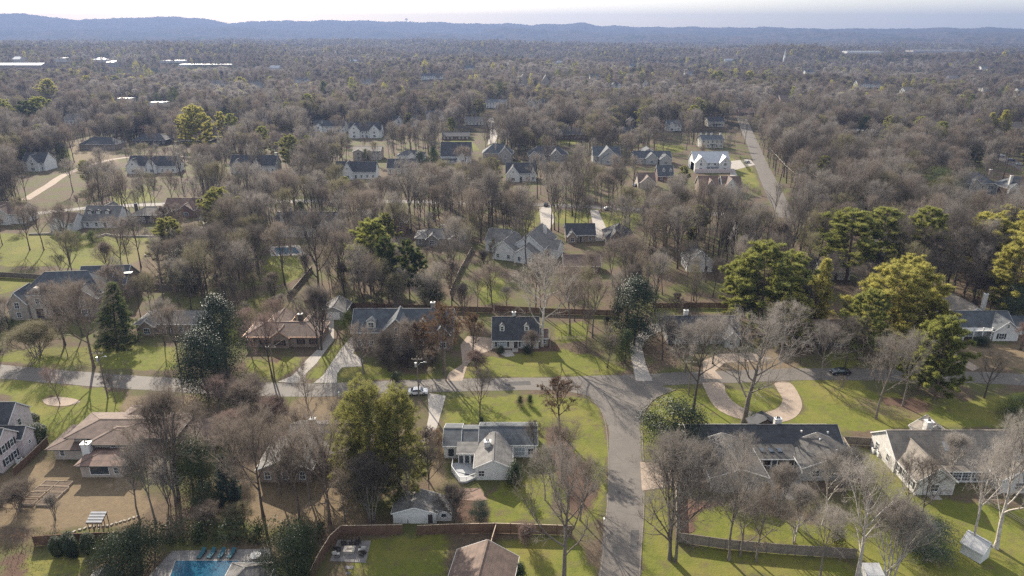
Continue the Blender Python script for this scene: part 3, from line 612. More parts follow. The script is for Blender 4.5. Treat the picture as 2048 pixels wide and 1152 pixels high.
for x_, y_, z_ in ((20.5, 12.4, 4.7), (22.6, 9.0, 5.1), (25.5, 12.2, 4.6), (24.4, 6.0, 4.7)): MB().box(x_ - .14, x_ + .14, y_ - .14, y_ + .14, z_ - .6, z_ + .25).build('roof_vent', 'white_trim', h)
MB().box(-.6, -.02, .5, 9.6, 0, 1.0).build('planter', 'tan_brick', h)
# ---- F3: white brick house at the right
h = house_root('house', 'painted white brick house with a tan roof and two skylights at the right edge', 'house', 1828, 990, 0, 'white brick house with skylights', (14, 12))
W = [(0, 6.8, 0, 10.2, 2.9, 2.5, 'gy'), (-.3, 22.5, 6.6, 15.4, 3.0, 3.2, 'gx'), (15.4, 22.0, .5, 8, 2.8, 2.1, 'gy'), (6.8, 15.4, 3.6, 7.2, 2.4, .7, 'sN'), (8.6, 14.4, 14.8, 18, 3.0, 2.2, 'gy')]
for w_ in W: wing_build(h, w_, 'white_brick', 'tan_shingle', 'white_trim', .3)
foot(h, W)
put_window(h, 'S', W[0], 3.3, 1.5, 1.3, 1.3); put_door(h, 'E', W[0], 4, .9, 2.1)
for y_ in (1.5, 3.9, 6.0): put_window(h, 'W', W[0], y_, 1.6, .95, 1.35, shut=True)
for y_ in (9, 13): put_window(h, 'W', W[1], y_, 1.6, .95, 1.35)
for x_ in (7.8, 9.5, 11.2, 12.9, 14.5): put_window(h, 'S', W[3], x_, 1.35, 1.5, 1.9)
put_window(h, 'S', W[2], 18.7, 1.5, 1.6, 1.3)
put_chimney(h, 8.2, 12.4, 1.2, 1.2, 5.0, 7.4, 'white_brick')
for x_ in (9.6, 12.6): MB().add([(x_ - .5, 7.6, 3.95), (x_ + .5, 7.6, 3.95), (x_ + .5, 9.0, 4.97), (x_ - .5, 9.0, 4.97), (x_ - .5, 7.6, 4.15), (x_ + .5, 7.6, 4.15), (x_ + .5, 9.0, 5.17), (x_ - .5, 9.0, 5.17)], [(0, 3, 2, 1), (4, 5, 6, 7), (0, 1, 5, 4), (1, 2, 6, 5), (2, 3, 7, 6), (3, 0, 4, 7)]).build('skylight', 'curtained_glass', h)
MB().box(2.2, 4.2, -1.4, -.02, .0, .12).build('step', 'concrete', h)
# ---- F4: brown hip-roofed house, lower left
h = house_root('house', 'two-storey beige house with wide brown hip roofs above the raised garden beds', 'house', 105, 925, 0, 'brown hip-roofed house', (20, 6))
W = [(3.6, 22.5, 2.2, 9.4, 4.5, 1.35, 'h', {'over': 1.1}), (8.6, 16.4, .2, 6.6, 4.3, 1.25, 'h', {'over': 1.0}), (0, 8.0, 1.0, 8.0, 2.6, 1.0, 'h', {'over': .9}), (8.4, 16.0, -4.6, 1.0, 2.7, .8, 'h', {'over': .6, 'roof': 'rust_shingle'}), (20, 29, 2.2, 10.4, 2.8, 1.4, 'h', {'over': .9}), (10, 17, 8, 12.5, 4.4, 1.2, 'h', {'over': .9}), (16.4, 21, -1.2, 3.4, 2.7, .9, 'sN', {'over': .4})]
for w_ in W: wing_build(h, w_, 'beige_stucco', 'brown_shingle', 'dark_trim')
foot(h, W)
put_window(h, 'S', W[3], 11.9, 1.5, 3.4, 1.6, 'plain'); put_window(h, 'S', W[3], 15.0, 1.5, .8, 1.3); put_window(h, 'S', W[0], 6.4, 3.7, .9, .9, 'plain'); put_window(h, 'S', W[0], 19.2, 3.7, .9, .9, 'plain'); put_window(h, 'S', W[1], 13.6, 3.7, 3.6, .6, 'plain'); put_window(h, 'S', W[2], 1.6, 1.5, .8, 1.2); put_window(h, 'S', W[4], 25, 1.5, 1.6, 1.3)
put_chimney(h, 8.0, -1.0, 1.5, 1.1, 0, 4.9, 'white_siding', 'galvanised')
# ---- F5: pale pink brick house cut by the left edge
h = house_root('house', 'two-storey pinkish white brick house with dark gables at the left edge', 'house', 14, 940, 0, 'pinkish brick house at the left edge', (0, 6))
W = [(-14, -1.0, -6.4, -.6, 5.4, 2.4, 'gx'), (-14, 0, -1.0, 4.6, 5.4, 2.4, 'gx'), (-13, .9, 4.2, 7.6, 4.2, 1.6, 'gx'), (-16, -3.4, 7.2, 13.5, 5.6, 2.8, 'gx')]
for w_ in W: wing_build(h, w_, 'pink_brick', 'charcoal_shingle', 'white_trim', .3)
foot(h, W)
for y_, z_ in ((-4.6, 1.6), (-2.6, 1.6), (-4.6, 4.2), (-2.6, 4.2)): put_window(h, 'E', W[0], y_, z_, .8, 1.4, shut=True)
for y_, z_ in ((.6, 1.6), (2.8, 1.6), (.6, 4.2), (2.8, 4.2)): put_window(h, 'E', W[1], y_, z_, .8, 1.4, shut=True)
put_window(h, 'E', W[2], 5.9, 2.4, .6, .6); put_window(h, 'E', W[3], 10, 4.2, .8, 1.4)
# ---- F6 / F7 / F8 / sheds
h = house_root('house', 'brown-roofed house at the bottom edge below the wooden fence', 'house', 962, 1190, -9, 'brown-roofed house at the bottom edge', (0, 3))
W = [(-4.4, 4.4, -9, 5.2, 2.9, 2.3, 'gy'), (-8, -3, -9, -3.5, 2.8, 1.6, 'gx')]
for w_ in W: wing_build(h, w_, 'cream_siding', 'brown_shingle', 'white_trim', .4)
foot(h, W); put_window(h, 'W', W[0], 3, 1.5); put_window(h, 'E', W[0], 2, 1.5)
h = house_root('house', 'grey-roofed house half hidden behind bare trees left of the feathery evergreen', 'house', 520, 965, 0, 'grey-roofed house behind the bare trees', (16, 8))
W = [(0, 9.5, 0, 9, 2.9, 2.0, 'gy', {'roof': 'grey_shingle'}), (3, 18.5, 7.5, 16, 2.9, 2.0, 'gx'), (9.5, 15, 3.5, 8, 2.6, .8, 'sN')]
for w_ in W: wing_build(h, w_, 'tan_brick', 'grey_shingle', 'white_trim')
foot(h, W); auto_windows(h, W[0], 'SW'); auto_windows(h, W[2], 'S', pitch=1.8); put_chimney(h, 7, 11.7, 1.1, .9, 4, 6.2, 'tan_brick'); KEEP.pop()
h = house_root('pool_house', 'grey hip roof of a small pool house beside the blue pool', 'pool house', 500, 1190, 0, 'pool house roof', (0, 0))
W = [(-3.2, 2.6, -3.0, 3.2, 2.5, 2.2, 'h', {'over': .4})]
wing_build(h, W[0], 'cream_siding', 'grey_shingle', 'white_trim'); put_door(h, 'S', W[0], 0); put_window(h, 'W', W[0], 0, 1.5)
h = house_root('outbuilding', 'corner of a small grey gabled roof at the bottom edge left of the pool', 'outbuilding', 205, 1188, 0, None)
W = [(-1.6, 1.8, -2, 1.8, 2.2, 1.2, 'gy')]; wing_build(h, W[0], 'grey_siding', 'grey_shingle', 'white_trim'); put_door(h, 'S', W[0], 0)
h = house_root('shed', 'low white garage shed standing behind the brown board fence', 'shed', 787, 1047, 0, 'white shed behind the board fence', (6, 4)); W = [(0, 7.2, 0, 4.8, 2.1, 1.1, 'gy', {'over': .25}), (7.2, 9.6, .6, 4.4, 1.8, .5, 'sW', {'over': .2})]
for w_ in W: wing_build(h, w_, 'white_siding', 'grey_shingle', 'white_trim')
foot(h, W, .5); put_window(h, 'S', W[1], 8.4, 1.2, .8, .7, 'plain'); put_door(h, 'S', W[0], 6.2, .8, 1.8)
h = house_root('shed', 'small white garden shed with a pale gable roof near the bottom right corner', 'shed', 1960, 1128, 32, 'small white garden shed', (2, 2)); W = [(0, 2.6, 0, 3.0, 2.1, 1.3, 'gy', {'over': .25})]
wing_build(h, W[0], 'white_siding', 'flat_roof', 'white_trim'); foot(h, W, .5); put_door(h, 'E', W[0], 1.5, .9, 1.8, 'cream_siding')
h = house_root('playhouse', 'white slatted playhouse roof at the bottom edge right of the side street', 'playhouse', 1730, 1172, 0, None); W = [(0, 2.4, 0, 1.8, 2.0, .5, 'sN', {'over': .1, 'roof': 'flat_roof'})]; wing_build(h, W[0], 'white_siding', 'flat_roof', 'white_trim'); put_door(h, 'S', W[0], 1.2, .7, 1.6)
h = house_root('coop', 'tiny garden coop with a pale slatted roof by the stone edging', 'coop', 178, 1062, 0, 'garden coop', (2, 2)); W = [(0, 2.4, 0, 1.8, 1.6, .7, 'sN', {'over': .1, 'roof': 'void', 'open': 1})]; wing_build(h, W[0], 'fence_grey', 'void', 'fence_grey')
for x_ in (.05, .8, 1.6, 2.35):
    MB().box(x_ - .05, x_ + .05, 0, .1, 0, 1.6).build('post', 'fence_grey', h); MB().box(x_ - .05, x_ + .05, 1.7, 1.8, 0, 2.2).build('post', 'fence_grey', h)
for k in range(4): MB().add([(-.1, -.1 + .5 * k, 1.78 + .19 * k), (2.5, -.1 + .5 * k, 1.78 + .19 * k), (2.5, .25 + .5 * k, 1.91 + .19 * k), (-.1, .25 + .5 * k, 1.91 + .19 * k), (-.1, -.1 + .5 * k, 1.82 + .19 * k), (2.5, -.1 + .5 * k, 1.82 + .19 * k), (2.5, .25 + .5 * k, 1.95 + .19 * k), (-.1, .25 + .5 * k, 1.95 + .19 * k)], [(0, 3, 2, 1), (4, 5, 6, 7), (0, 1, 5, 4), (1, 2, 6, 5), (2, 3, 7, 6), (3, 0, 4, 7)]).build('roof_slat', 'flat_roof', h)
foot(h, W, .5)
# ---- second row
h = house_root('house', 'stone manor with steep dark hip roof and arched entry at the far left', 'house', 22, 641, 6, 'stone manor at the far left', (22, 12))
W = [(2, 24, 3.5, 14, 6.0, 5.2, 'h', {'over': .4}), (0, 5.2, 0, 8, 4.8, 3.4, 'gy', {'over': .25, 'wall': 'stone_wall'}), (5.4, 10.4, .6, 6, 7.0, 2.6, 'h', {'over': .15, 'wall': 'beige_stucco'}), (13, 27, 12.5, 23, 5.5, 4.2, 'gx', {'over': .3}), (16, 24, .4, 6, 5.6, 3.2, 'gy', {'over': .3})]
for w_ in W: wing_build(h, w_, 'tan_brick', 'slate_shingle', 'white_trim')
foot(h, W)
put_window(h, 'S', W[1], 2.6, 1.6, 1.1, 1.5); put_window(h, 'S', W[1], 2.6, 4.4, 1.2, 1.7); put_window(h, 'S', W[2], 7.9, 5.3, .9, 1.5); put_door(h, 'S', W[2], 7.9, 1.9, 2.9, 'door_paint', 'stone_edge'); put_window(h, 'S', W[4], 20, 4.3, 1.4, 1.6, shut=True); put_window(h, 'S', W[4], 20, 1.5, 1.6, 1.6, shut=True); put_window(h, 'S', W[0], 12.8, 4.3); put_window(h, 'S', W[0], 12.8, 1.5)
dm = MB().box(6.9, 8.9, .75, 2.6, 7.0, 8.3).tube([(7.9, .75, 8.3), (7.9, 2.6, 8.3)], 1.0, 16).build('dormer', 'beige_stucco', h); link('pane', pane_mesh(1.0, .9, 'glass'), dm, (7.9, .74, 8.2))
for p_ in ((8.6, 21), (18, 17)): MB().box(p_[0] + 8, p_[0] + 10.5, p_[1] - 3, p_[1] - 1.6, 8.2, 8.4).build('skylight', 'metal_roof', h)
def row_house(label, short, u0, u1, v, eave, rise, kind='gx', wall='white_siding', roof='charcoal_shingle', depth=9.5, fronts=(), dorm=(), chim=(), rot=0, sides='S', shut=False, pitch=3.0, garage=(), porch=None, rear=(), name='house', cat='house', glass='glass', trim='white_trim', keep=True, dwall='white_siding', cwall=None, group=None):
    s_ = scl(v); 
    x0_, y0_ = G(u0, v); dist = math.hypot(x0_, y0_); wid = abs(G(u1, v)[0] - x0_)
    h = house_root(name, label, cat, u0, v, rot, short, (wid, depth), group)
    W = [(0, wid, 0, depth, eave, rise, kind, {})]
    for f0, f1, ev, rs, pr in fronts: W.append((wid * f0, wid * f1, -pr, depth * .55, ev, rs, 'gy', {'over': .3}))
    for f0, f1, ev, rs, pr in rear: W.append((wid * f0, wid * f1, depth * .5, depth + pr, ev, rs, 'gy', {'over': .3}))
    for w_ in W: wing_build(h, w_, wall, roof, trim)
    foot(h, W)
    if not keep: KEEP.pop()
    cov = [(w_[0] - .6, w_[1] + .6) for w_ in W[1:1 + len(fronts)]]
    n = max(1, int(wid / pitch)); zs = [1.55] + ([4.35] if eave > 4.9 else [])
    for k, z in enumerate(zs):
        for i in range(n):
            x_ = wid * (i + .5) / n
            if any(a <= x_ <= b_ for a, b_ in cov): continue
            if k == 0 and i == n // 2 and name == 'house' and not porch: put_door(h, 'S', W[0], x_); continue
            put_window(h, 'S', W[0], x_, z, .95, 1.45, 'grid', glass, trim, shut)
    for w_ in W[1:1 + len(fronts)]:
        c_ = (w_[0] + w_[1]) / 2; wd_ = w_[1] - w_[0]
        put_window(h, 'S', w_, c_, 1.55, min(1.8, wd_ * .4), 1.5, 'grid', glass, trim, shut and wd_ > 4)
        if w_[4] > 4.9: put_window(h, 'S', w_, c_, 4.35, min(1.4, wd_ * .35), 1.4, 'grid', glass, trim)
        if w_[5] > 2.6: put_window(h, 'S', w_, c_, w_[4] + w_[5] * .3, .6, .8, 'plain', glass, trim)
    if 'W' in sides: auto_windows(h, W[0], 'W', glass, trim, False, 3.6)
    if 'E' in sides: auto_windows(h, W[0], 'E', glass, trim, False, 3.6)
    for f in dorm: put_dormer(h, W[0], wid * f, wall=dwall, roof=roof)
    for f, fy in chim: put_chimney(h, wid * f, depth * fy, 1.1, .9, 0 if fy < 0 or f < 0 or f > 1 else eave, eave + rise + 1.3, cwall or wall)
    for f, w_ in garage: put_door(h, 'S', W[0], wid * f, w_, 2.2, 'white_trim', name='garage_door')
    if porch:
        f0, f1, dp = porch; a, b_ = wid * f0, wid * f1
        MB().box(a, b_, -dp, -.02, 2.55, 2.8).build('porch_roof', roof, h); MB().box(a, b_, -dp, -.02, 0, .25).build('porch_floor', 'concrete', h)
        for i in range(max(2, int((b_ - a) / 2.2)) + 1): x_ = a + .12 + (b_ - a - .24) * i / max(2, int((b_ - a) / 2.2)); MB().box(x_ - .11, x_ + .11, -dp + .05, -dp + .27, .25, 2.55).build('column', 'white_trim', h)
        put_door(h, 'S', W[0], (a + b_) / 2)
    return h, W
rh = row_house
rh('low tan brick ranch house with a grey hip roof right of the shaggy conifer', 'tan brick ranch with the grey hip roof', 275, 402, 668, 2.9, 2.0, 'h', 'tan_brick', 'grey_shingle', 9, fronts=[(.1, .32, 2.9, 1.6, 1.6)])
rh('long low brick ranch house with rust-edged brown roofs and a paved drive on its right', 'brick ranch with the rusty roofs', 492, 640, 694, 2.9, 2.1, 'h', 'tan_brick', 'brown_shingle', 9.5, fronts=[(.36, .6, 2.9, 1.7, .8)], rear=[(.15, .45, 2.8, 1.7, 6), (.65, .9, 2.8, 1.7, 5)], chim=[(.66, .75)], trim='copper_trim', cwall='dark_wall', shut=True)
rh('detached grey-roofed carport garage at the end of the concrete drive', 'carport garage', 646, 690, 640, 2.4, 1.7, 'gy', 'grey_siding', 'grey_shingle', 8, name='garage', cat='garage', garage=[(.5, 3.4)])
h, W = rh('large brown brick house with a broad front gable and a tall chimney', 'large brick house with the broad gable', 707, 905, 697, 4.9, 4.0, 'gx', 'tan_brick', 'slate_shingle', 10.5, fronts=[(.30, .62, 5.3, 4.0, 2.4), (.83, .98, 4.6, 2.4, 1.2)], chim=[(.79, .62)], cwall='grey_brick', dwall='tan_brick', shut=False)
put_dormer(h, W[0], W[0][1] * .19, 2.3, 1.9, .12, 'cream_siding', 'slate_shingle'); put_dormer(h, W[0], W[0][1] * .71, 1.7, 2.0, .05, 'tan_brick', 'slate_shingle')
h, W = rh('brick cape cottage with a steep black roof and two white dormers', 'cottage with two white dormers', 986, 1077, 697, 2.7, 4.3, 'gx', 'cream_siding', 'charcoal_shingle', 8.6, dorm=(.2, .74), pitch=20, sides='')
for f in (.2, .72): put_window(h, 'S', W[0], W[0][1] * f, 1.4, 2.4, 1.75, 'grid', 'curtained_glass', shut=True)
put_chimney(h, W[0][1] * .46, 5.4, .9, .7, 5.5, 7.9, 'white_brick'); MB().box(-.35, -.02, -.2, 8.8, 0, 2.7).build('end_wall', 'white_brick', h); w_ = (W[0][1] + .01, W[0][1] + 2.6, 1.5, 7.0, 2.2, 1.4, 'gx', {'over': .2}); wing_build(h, w_, 'tan_brick', 'brown_shingle', 'white_trim'); put_window(h, 'S', w_, W[0][1] + 1.3, 1.3, 1.2, 1.2)
MB().box(W[0][1] * .42, W[0][1] * .55, -2.2, -.02, 0, .2).build('step', 'concrete', h)
rh('grey-roofed house with a small white porch gable behind the big spreading oak', 'grey-roofed house behind the oak', 1335, 1475, 688, 3.0, 3.0, 'gx', 'grey_siding', 'charcoal_shingle', 9, fronts=[(.78, .98, 2.7, 1.9, 2.4)], chim=[(.3, .6)], keep=False, cwall='white_brick')
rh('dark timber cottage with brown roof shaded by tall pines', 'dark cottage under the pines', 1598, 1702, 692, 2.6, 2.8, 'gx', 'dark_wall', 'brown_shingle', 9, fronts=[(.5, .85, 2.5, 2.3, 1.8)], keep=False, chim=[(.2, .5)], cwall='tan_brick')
h = house_root('house', 'white house with a balustraded porch and a dark L-shaped roof at the right edge', 'house', 1912, 682, 0, 'white house with the balustrade', (14, 8))
W = [(-.5, 16.5, 2.6, 10.5, 2.9, 2.9, 'gx', {'roof': 'slate_shingle'}), (9.6, 16.2, 0, 7, 2.9, 2.7, 'gy', {'roof': 'slate_shingle'}), (-4, 4.6, 10, 22, 3.0, 2.3, 'gy', {'roof': 'tan_shingle'}), (4.6, 15.5, 9, 20, 3.0, 2.6, 'gy', {'roof': 'tan_shingle'}), (16.5, 22, 4, 10, 2.5, 1.8, 'gx', {'roof': 'slate_shingle'}), (-1.2, 2.0, .5, 4, 2.7, 1.1, 'gy', {'roof': 'slate_shingle'})]
for w_ in W: wing_build(h, w_, 'white_siding', 'slate_shingle', 'white_trim', .3)
foot(h, W); put_window(h, 'S', W[1], 11.7, 1.4, 1.3, 1.5, shut=True); put_window(h, 'S', W[1], 12.9, 4.2, .5, .8); put_window(h, 'S', W[5], .4, 1.4, 1.2, 1.3, shut=True)
for x_ in (3, 5.4, 7.8): put_window(h, 'S', W[0], x_, 1.4, 1.3, 1.9, 'grid', 'curtained_glass')
pr = MB().box(2.05, 9.58, .5, 2.55, 2.5, 2.75).build('porch_roof', 'white_trim', h); rb = MB().box(2.1, 9.5, .52, .6, 3.35, 3.45)
for k in range(50): rb.box(2.1 + k * .15, 2.15 + k * .15, .54, .58, 2.75, 3.35)
rb.build('balustrade', 'white_trim', pr)
for x_ in (2.2, 4.6, 7.0, 9.4): MB().box(x_ - .12, x_ + .12, .52, .76, 0, 2.5).build('column', 'white_trim', h)
for x_ in (2.2, 4.6, 7.0, 9.4): MB().box(x_ - .14, x_ + .14, .5, .78, 2.76, 3.6).build('balustrade_post', 'white_trim', pr)
put_chimney(h, 15.2, 14.0, .9, .9, 0, 8.0, 'white_brick'); put_chimney(h, -4.5, 14, .9, .9, 0, 5.9, 'white_brick')
# ---- third row
h, W = rh('white modern farmhouse with a low second-storey window band above the upper left lawn', 'white farmhouse above the upper left lawn', 168, 238, 456, 3.1, 5.0, 'gx', 'white_siding', 'grey_shingle', 11, pitch=3.6, rear=[(.2, .6, 5, 2.6, 4)])
for f in (.15, .4, .65): put_dormer(h, W[0], W[0][1] * f, 2.4, 1.3, .45, 'dark_wall', 'grey_shingle', 'curtained_glass')
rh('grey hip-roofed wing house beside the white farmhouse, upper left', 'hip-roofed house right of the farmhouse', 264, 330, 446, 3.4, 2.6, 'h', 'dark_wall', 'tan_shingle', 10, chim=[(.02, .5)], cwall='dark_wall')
rh('reddish-roofed house with a tan rear wing, upper left', 'reddish-roofed house', 330, 395, 434, 3.6, 3.6, 'gx', 'red_brick', 'rust_shingle', 11, fronts=[(.45, .95, 3.2, 2.6, 1)])
rh('grey gabled house at the left edge above the bright lawn', 'gabled house at the left edge', -30, 48, 448, 4.6, 3.6, 'gx', 'white_siding', 'brown_shingle', 10, fronts=[(.3, .7, 4.6, 3.0, 1.5)])
rh('white house end with tall gable beside the lawn terrace, upper left', 'white gable by the terrace', 102, 150, 463, 3.6, 3.2, 'gx', 'white_siding', 'brown_shingle', 9, fronts=[(.2, .9, 3.8, 3.4, 2)])
rh('big white house with black roof and two white chimneys near the small pool', 'black-roofed white house near the small pool', 552, 672, 474, 4.6, 4.2, 'gx', 'white_siding', 'charcoal_shingle', 11, fronts=[(.72, .98, 4.6, 3.4, 2.0)], chim=[(.12, .1), (.2, .62)], cwall='white_brick', rear=[(.1, .4, 4.5, 3, 5)])
rh('narrow red brick house behind the round-topped pine', 'narrow red brick house', 776, 812, 470, 5.2, 3.2, 'gy', 'red_brick', 'brown_shingle', 10)
rh('low grey house with several hipped roofs right of the round-topped pine', 'low hipped grey house', 832, 940, 491, 2.9, 2.3, 'h', 'grey_brick', 'grey_shingle', 10, fronts=[(.2, .42, 2.9, 1.8, 1.5), (.62, .9, 2.9, 2.0, 2)], chim=[(.48, .6)])
h = house_root('house', 'grey and tan house with long sunlit gables in the middle of the picture', 'house', 985, 518, -20, 'long-gabled house in the middle', (16, 10))
W = [(0, 8.2, 0, 13, 4.0, 3.2, 'gy'), (6.5, 18, 4, 20, 4.6, 4.6, 'gy'), (-6, 2.5, 8, 18, 4.2, 3.4, 'gx'), (8.6, 16.5, -1, 7, 3.4, 2.8, 'gy'), (16, 22, 8, 16, 3.4, 2.4, 'gx')]
for w_ in W: wing_build(h, w_, 'white_siding', 'grey_shingle', 'white_trim', .35)
foot(h, W); auto_windows(h, W[0], 'SW'); auto_windows(h, W[3], 'SE'); auto_windows(h, W[2], 'S'); put_door(h, 'S', W[1], 7.4); put_chimney(h, 15, 15, 1.1, .9, 4, 9.8, 'white_brick')
rh('dark flat-ridged house left of the middle driveway', 'dark ridged house by the middle drive', 1132, 1190, 484, 3.0, 3.0, 'gx', 'tan_brick', 'charcoal_shingle', 10, fronts=[(.05, .35, 2.8, 2, 2)])
rh('dark peaked house right of the middle driveway', 'dark peaked house', 1212, 1268, 492, 3.2, 4.2, 'h', 'grey_brick', 'charcoal_shingle', 11, fronts=[(.1, .5, 3.2, 3.0, 2)], trim='copper_trim')
rh('white steep-gabled cottage among the bare trees right of centre', 'white steep-gabled cottage', 1374, 1424, 544, 3.6, 4.0, 'gy', 'white_siding', 'charcoal_shingle', 9)
rh('brick house with white windows glimpsed through bare trees below the centre', 'brick house glimpsed below the centre', 1128, 1200, 548, 3.0, 2.4, 'gx', 'red_brick', 'brown_shingle', 9)
rh('small white house with a stone chimney behind the pines', 'small white house behind the pines', 1752, 1795, 498, 3.2, 2.6, 'gy', 'white_siding', 'grey_shingle', 9, chim=[(.9, .5)], cwall='stone_wall')
rh('pale flat house glimpsed between pine trunks right of centre', 'pale house between pine trunks', 1640, 1700, 560, 3.0, 2.2, 'gx', 'cream_siding', 'tan_shingle', 9)
# ---- fourth row
rh('white tudor house with three steep gables upper left', 'white tudor house', 258, 352, 346, 4.2, 4.8, 'gx', 'white_siding', 'charcoal_shingle', 11, fronts=[(.0, .28, 4.4, 3.6, 2), (.42, .62, 4.8, 4.0, 1.4)], chim=[(1.03, .4)], cwall='white_brick')
rh('white house with a long dark roof and two front gables upper left', 'long dark-roofed white house', 462, 552, 346, 4.4, 5.0, 'gx', 'white_siding', 'charcoal_shingle', 11, fronts=[(.08, .3, 4.6, 3.4, 2), (.5, .7, 4.6, 3.6, 1)], chim=[(.98, .5)], cwall='white_brick')
rh('white two-storey house with dormers in a dark mansard roof', 'white mansard house with dormers', 628, 690, 266, 5.4, 4.0, 'gx', 'white_siding', 'charcoal_shingle', 12, dorm=(.25, .75), fronts=[(.05, .3, 5.0, 2.6, 2)])
rh('white house with two tall steep front gables', 'white house with two tall gables', 698, 762, 276, 5.6, 5.4, 'gx', 'white_siding', 'charcoal_shingle', 12, fronts=[(.02, .36, 6.2, 4.0, 2), (.66, .96, 6.0, 3.6, 1)])
rh('white gabled house behind bare trees below the far lawn', 'white gabled house below the far lawn', 786, 832, 254, 5.0, 4.0, 'gx', 'white_siding', 'charcoal_shingle', 11, fronts=[(.1, .45, 5, 3.2, 2), (.55, .9, 5, 3.2, 1)])
rh('boxy beige two-storey house with a split roof', 'boxy beige house', 708, 762, 320, 5.8, 2.0, 'gx', 'beige_stucco', 'tan_shingle', 11, fronts=[(0, .4, 5.4, 1.6, 2)])
rh('low white house with dark hipped roof left of the black-roofed house', 'low white hipped house', 795, 848, 322, 3.2, 2.6, 'h', 'white_siding', 'charcoal_shingle', 11, fronts=[(.4, .75, 3, 2, 2)])
rh('dark-roofed white house with a tall narrow gable above the bare treetops', 'dark house with narrow gable', 672, 752, 358, 4.2, 4.6, 'gx', 'white_siding', 'charcoal_shingle', 10, fronts=[(.2, .44, 4.6, 4.8, 2)], keep=True)
rh('dark house with one round-headed white dormer', 'dark house with one dormer', 775, 832, 348, 3.6, 4.2, 'gx', 'cream_siding', 'charcoal_shingle', 10, dorm=(.28,))
rh('big black-roofed house with a white porch row', 'black-roofed house with the porch', 882, 942, 326, 4.4, 7.4, 'gx', 'white_siding', 'charcoal_shingle', 14, fronts=[(.56, .9, 4.2, 2.2, 2.5)], porch=(.02, .55, 2.5))
rh('grey stone house with steep hipped roof and central chimney', 'grey stone hipped house', 966, 1026, 324, 5.2, 5.0, 'h', 'grey_brick', 'slate_shingle', 13, fronts=[(.52, .95, 5.2, 4.2, 2)], chim=[(.42, .2)], cwall='stone_wall')
rh('dark rambling house among bare trees right of the stone house', 'dark rambling house', 1056, 1135, 326, 5.0, 4.6, 'h', 'grey_brick', 'charcoal_shingle', 13, fronts=[(.02, .3, 4.6, 3, 2), (.55, .85, 5, 3.4, 2)])
rh('grey house with two sharp pale gables', 'grey house with two sharp gables', 1186, 1240, 326, 4.6, 4.6, 'gx', 'grey_siding', 'slate_shingle', 12, fronts=[(.2, .85, 4.8, 5.0, 3), (.3, .7, 3.2, 2.6, 5.5)])
rh('blue-grey house with three stepped gables', 'blue-grey house with stepped gables', 1268, 1342, 328, 3.6, 3.4, 'gx', 'grey_siding', 'slate_shingle', 11, fronts=[(.3, .62, 3.8, 3.2, 2), (.66, .98, 3.4, 3.0, 4)], rear=[(.2, .65, 5.6, 3, 4)])
rh('white house with a steep white front gable above the bare treetops', 'white steep-fronted house', 1012, 1072, 362, 4.4, 4.6, 'gx', 'white_siding', 'charcoal_shingle', 11, fronts=[(.02, .45, 4.2, 4.2, 3), (.8, 1.0, 3.8, 3.0, 1)])
rh('half-timbered tudor cottage with a pale front gable', 'half-timbered cottage', 1276, 1310, 376, 3.0, 4.2, 'gx', 'beige_stucco', 'brown_shingle', 9, fronts=[(.1, .95, 3.2, 3.2, 2)])
rh('slate-roofed cottage with two narrow white dormers', 'slate cottage with two dormers', 1315, 1346, 362, 3.0, 4.8, 'gx', 'red_brick', 'slate_shingle', 9, dorm=(.4, .85))
h, W = rh('big pale grey house with metal roofs and a long rear porch by the right-hand road', 'big pale house by the right-hand road', 1387, 1458, 342, 5.0, 5.2, 'gx', 'white_siding', 'metal_roof', 14, fronts=[(0, .32, 5.2, 3.6, 2.5), (.68, 1.0, 5.2, 3.6, 2.5)], porch=(.33, .67, 2.4))
MB().box(-1, W[0][1] + 1, -6.0, -5.6, 0, 2.4).build('terrace_wall', 'pink_brick', h)
h, W = rh('pale house with a low slate roof and four white roof gables', 'pale house with four roof gables', 1402, 1446, 296, 5.6, 2.4, 'gx', 'cream_siding', 'slate_shingle', 12, dwall='white_trim', porch=(.4, .62, 2), chim=[(.05, .6), (.3, .6), (.55, .6), (.95, .6)], cwall='white_trim')
rh('tudor house with a brown roof below the metal-roofed house', 'brown-roofed tudor', 1398, 1436, 386, 3.4, 4.4, 'gx', 'tan_brick', 'rust_shingle', 9, fronts=[(.3, .8, 3.4, 3.6, 1.5)])
rh('white front-gabled tudor house beside the right-hand road', 'white front-gabled tudor', 1444, 1482, 388, 3.6, 4.4, 'gx', 'white_siding', 'brown_shingle', 9, fronts=[(.05, .7, 3.8, 4.4, 2)])
rh('two-storey pale manor with shuttered windows and dark hip roofs at the right', 'shuttered manor at the right', 1893, 1984, 392, 6.2, 4.6, 'h', 'grey_siding', 'slate_shingle', 12, fronts=[(.42, .66, 6.2, 2.4, 1.2), (-.06, .26, 4.6, 3.2, 3)], chim=[(1.02, .5)], cwall='tan_brick', shut=True)
rh('white manor with a broad chimney cut by the right edge', 'white manor at the right edge', 2010, 2080, 398, 5.4, 4.4, 'h', 'white_siding', 'slate_shingle', 12, chim=[(.1, .15)], cwall='white_brick', fronts=[(0, .3, 5.4, 2.6, 1.5)])
rh('low dark brick ranch with pale window bays above the black-roofed house', 'low ranch with window bays', 885, 938, 280, 3.0, 2.0, 'gx', 'red_brick', 'charcoal_shingle', 10, pitch=2.6, glass='curtained_glass')
rh('brick colonial house with three dormers behind bare trees', 'brick colonial with three dormers', 1110, 1172, 280, 4.2, 4.4, 'gx', 'red_brick', 'slate_shingle', 11, dorm=(.3, .5, .7), dwall='white_siding', keep=False)
rh('brick colonial house with two white dormers left of the far gable', 'brick colonial with two dormers', 1204, 1262, 280, 4.2, 4.4, 'gx', 'red_brick', 'charcoal_shingle', 11, dorm=(.25, .42, .66), keep=False)
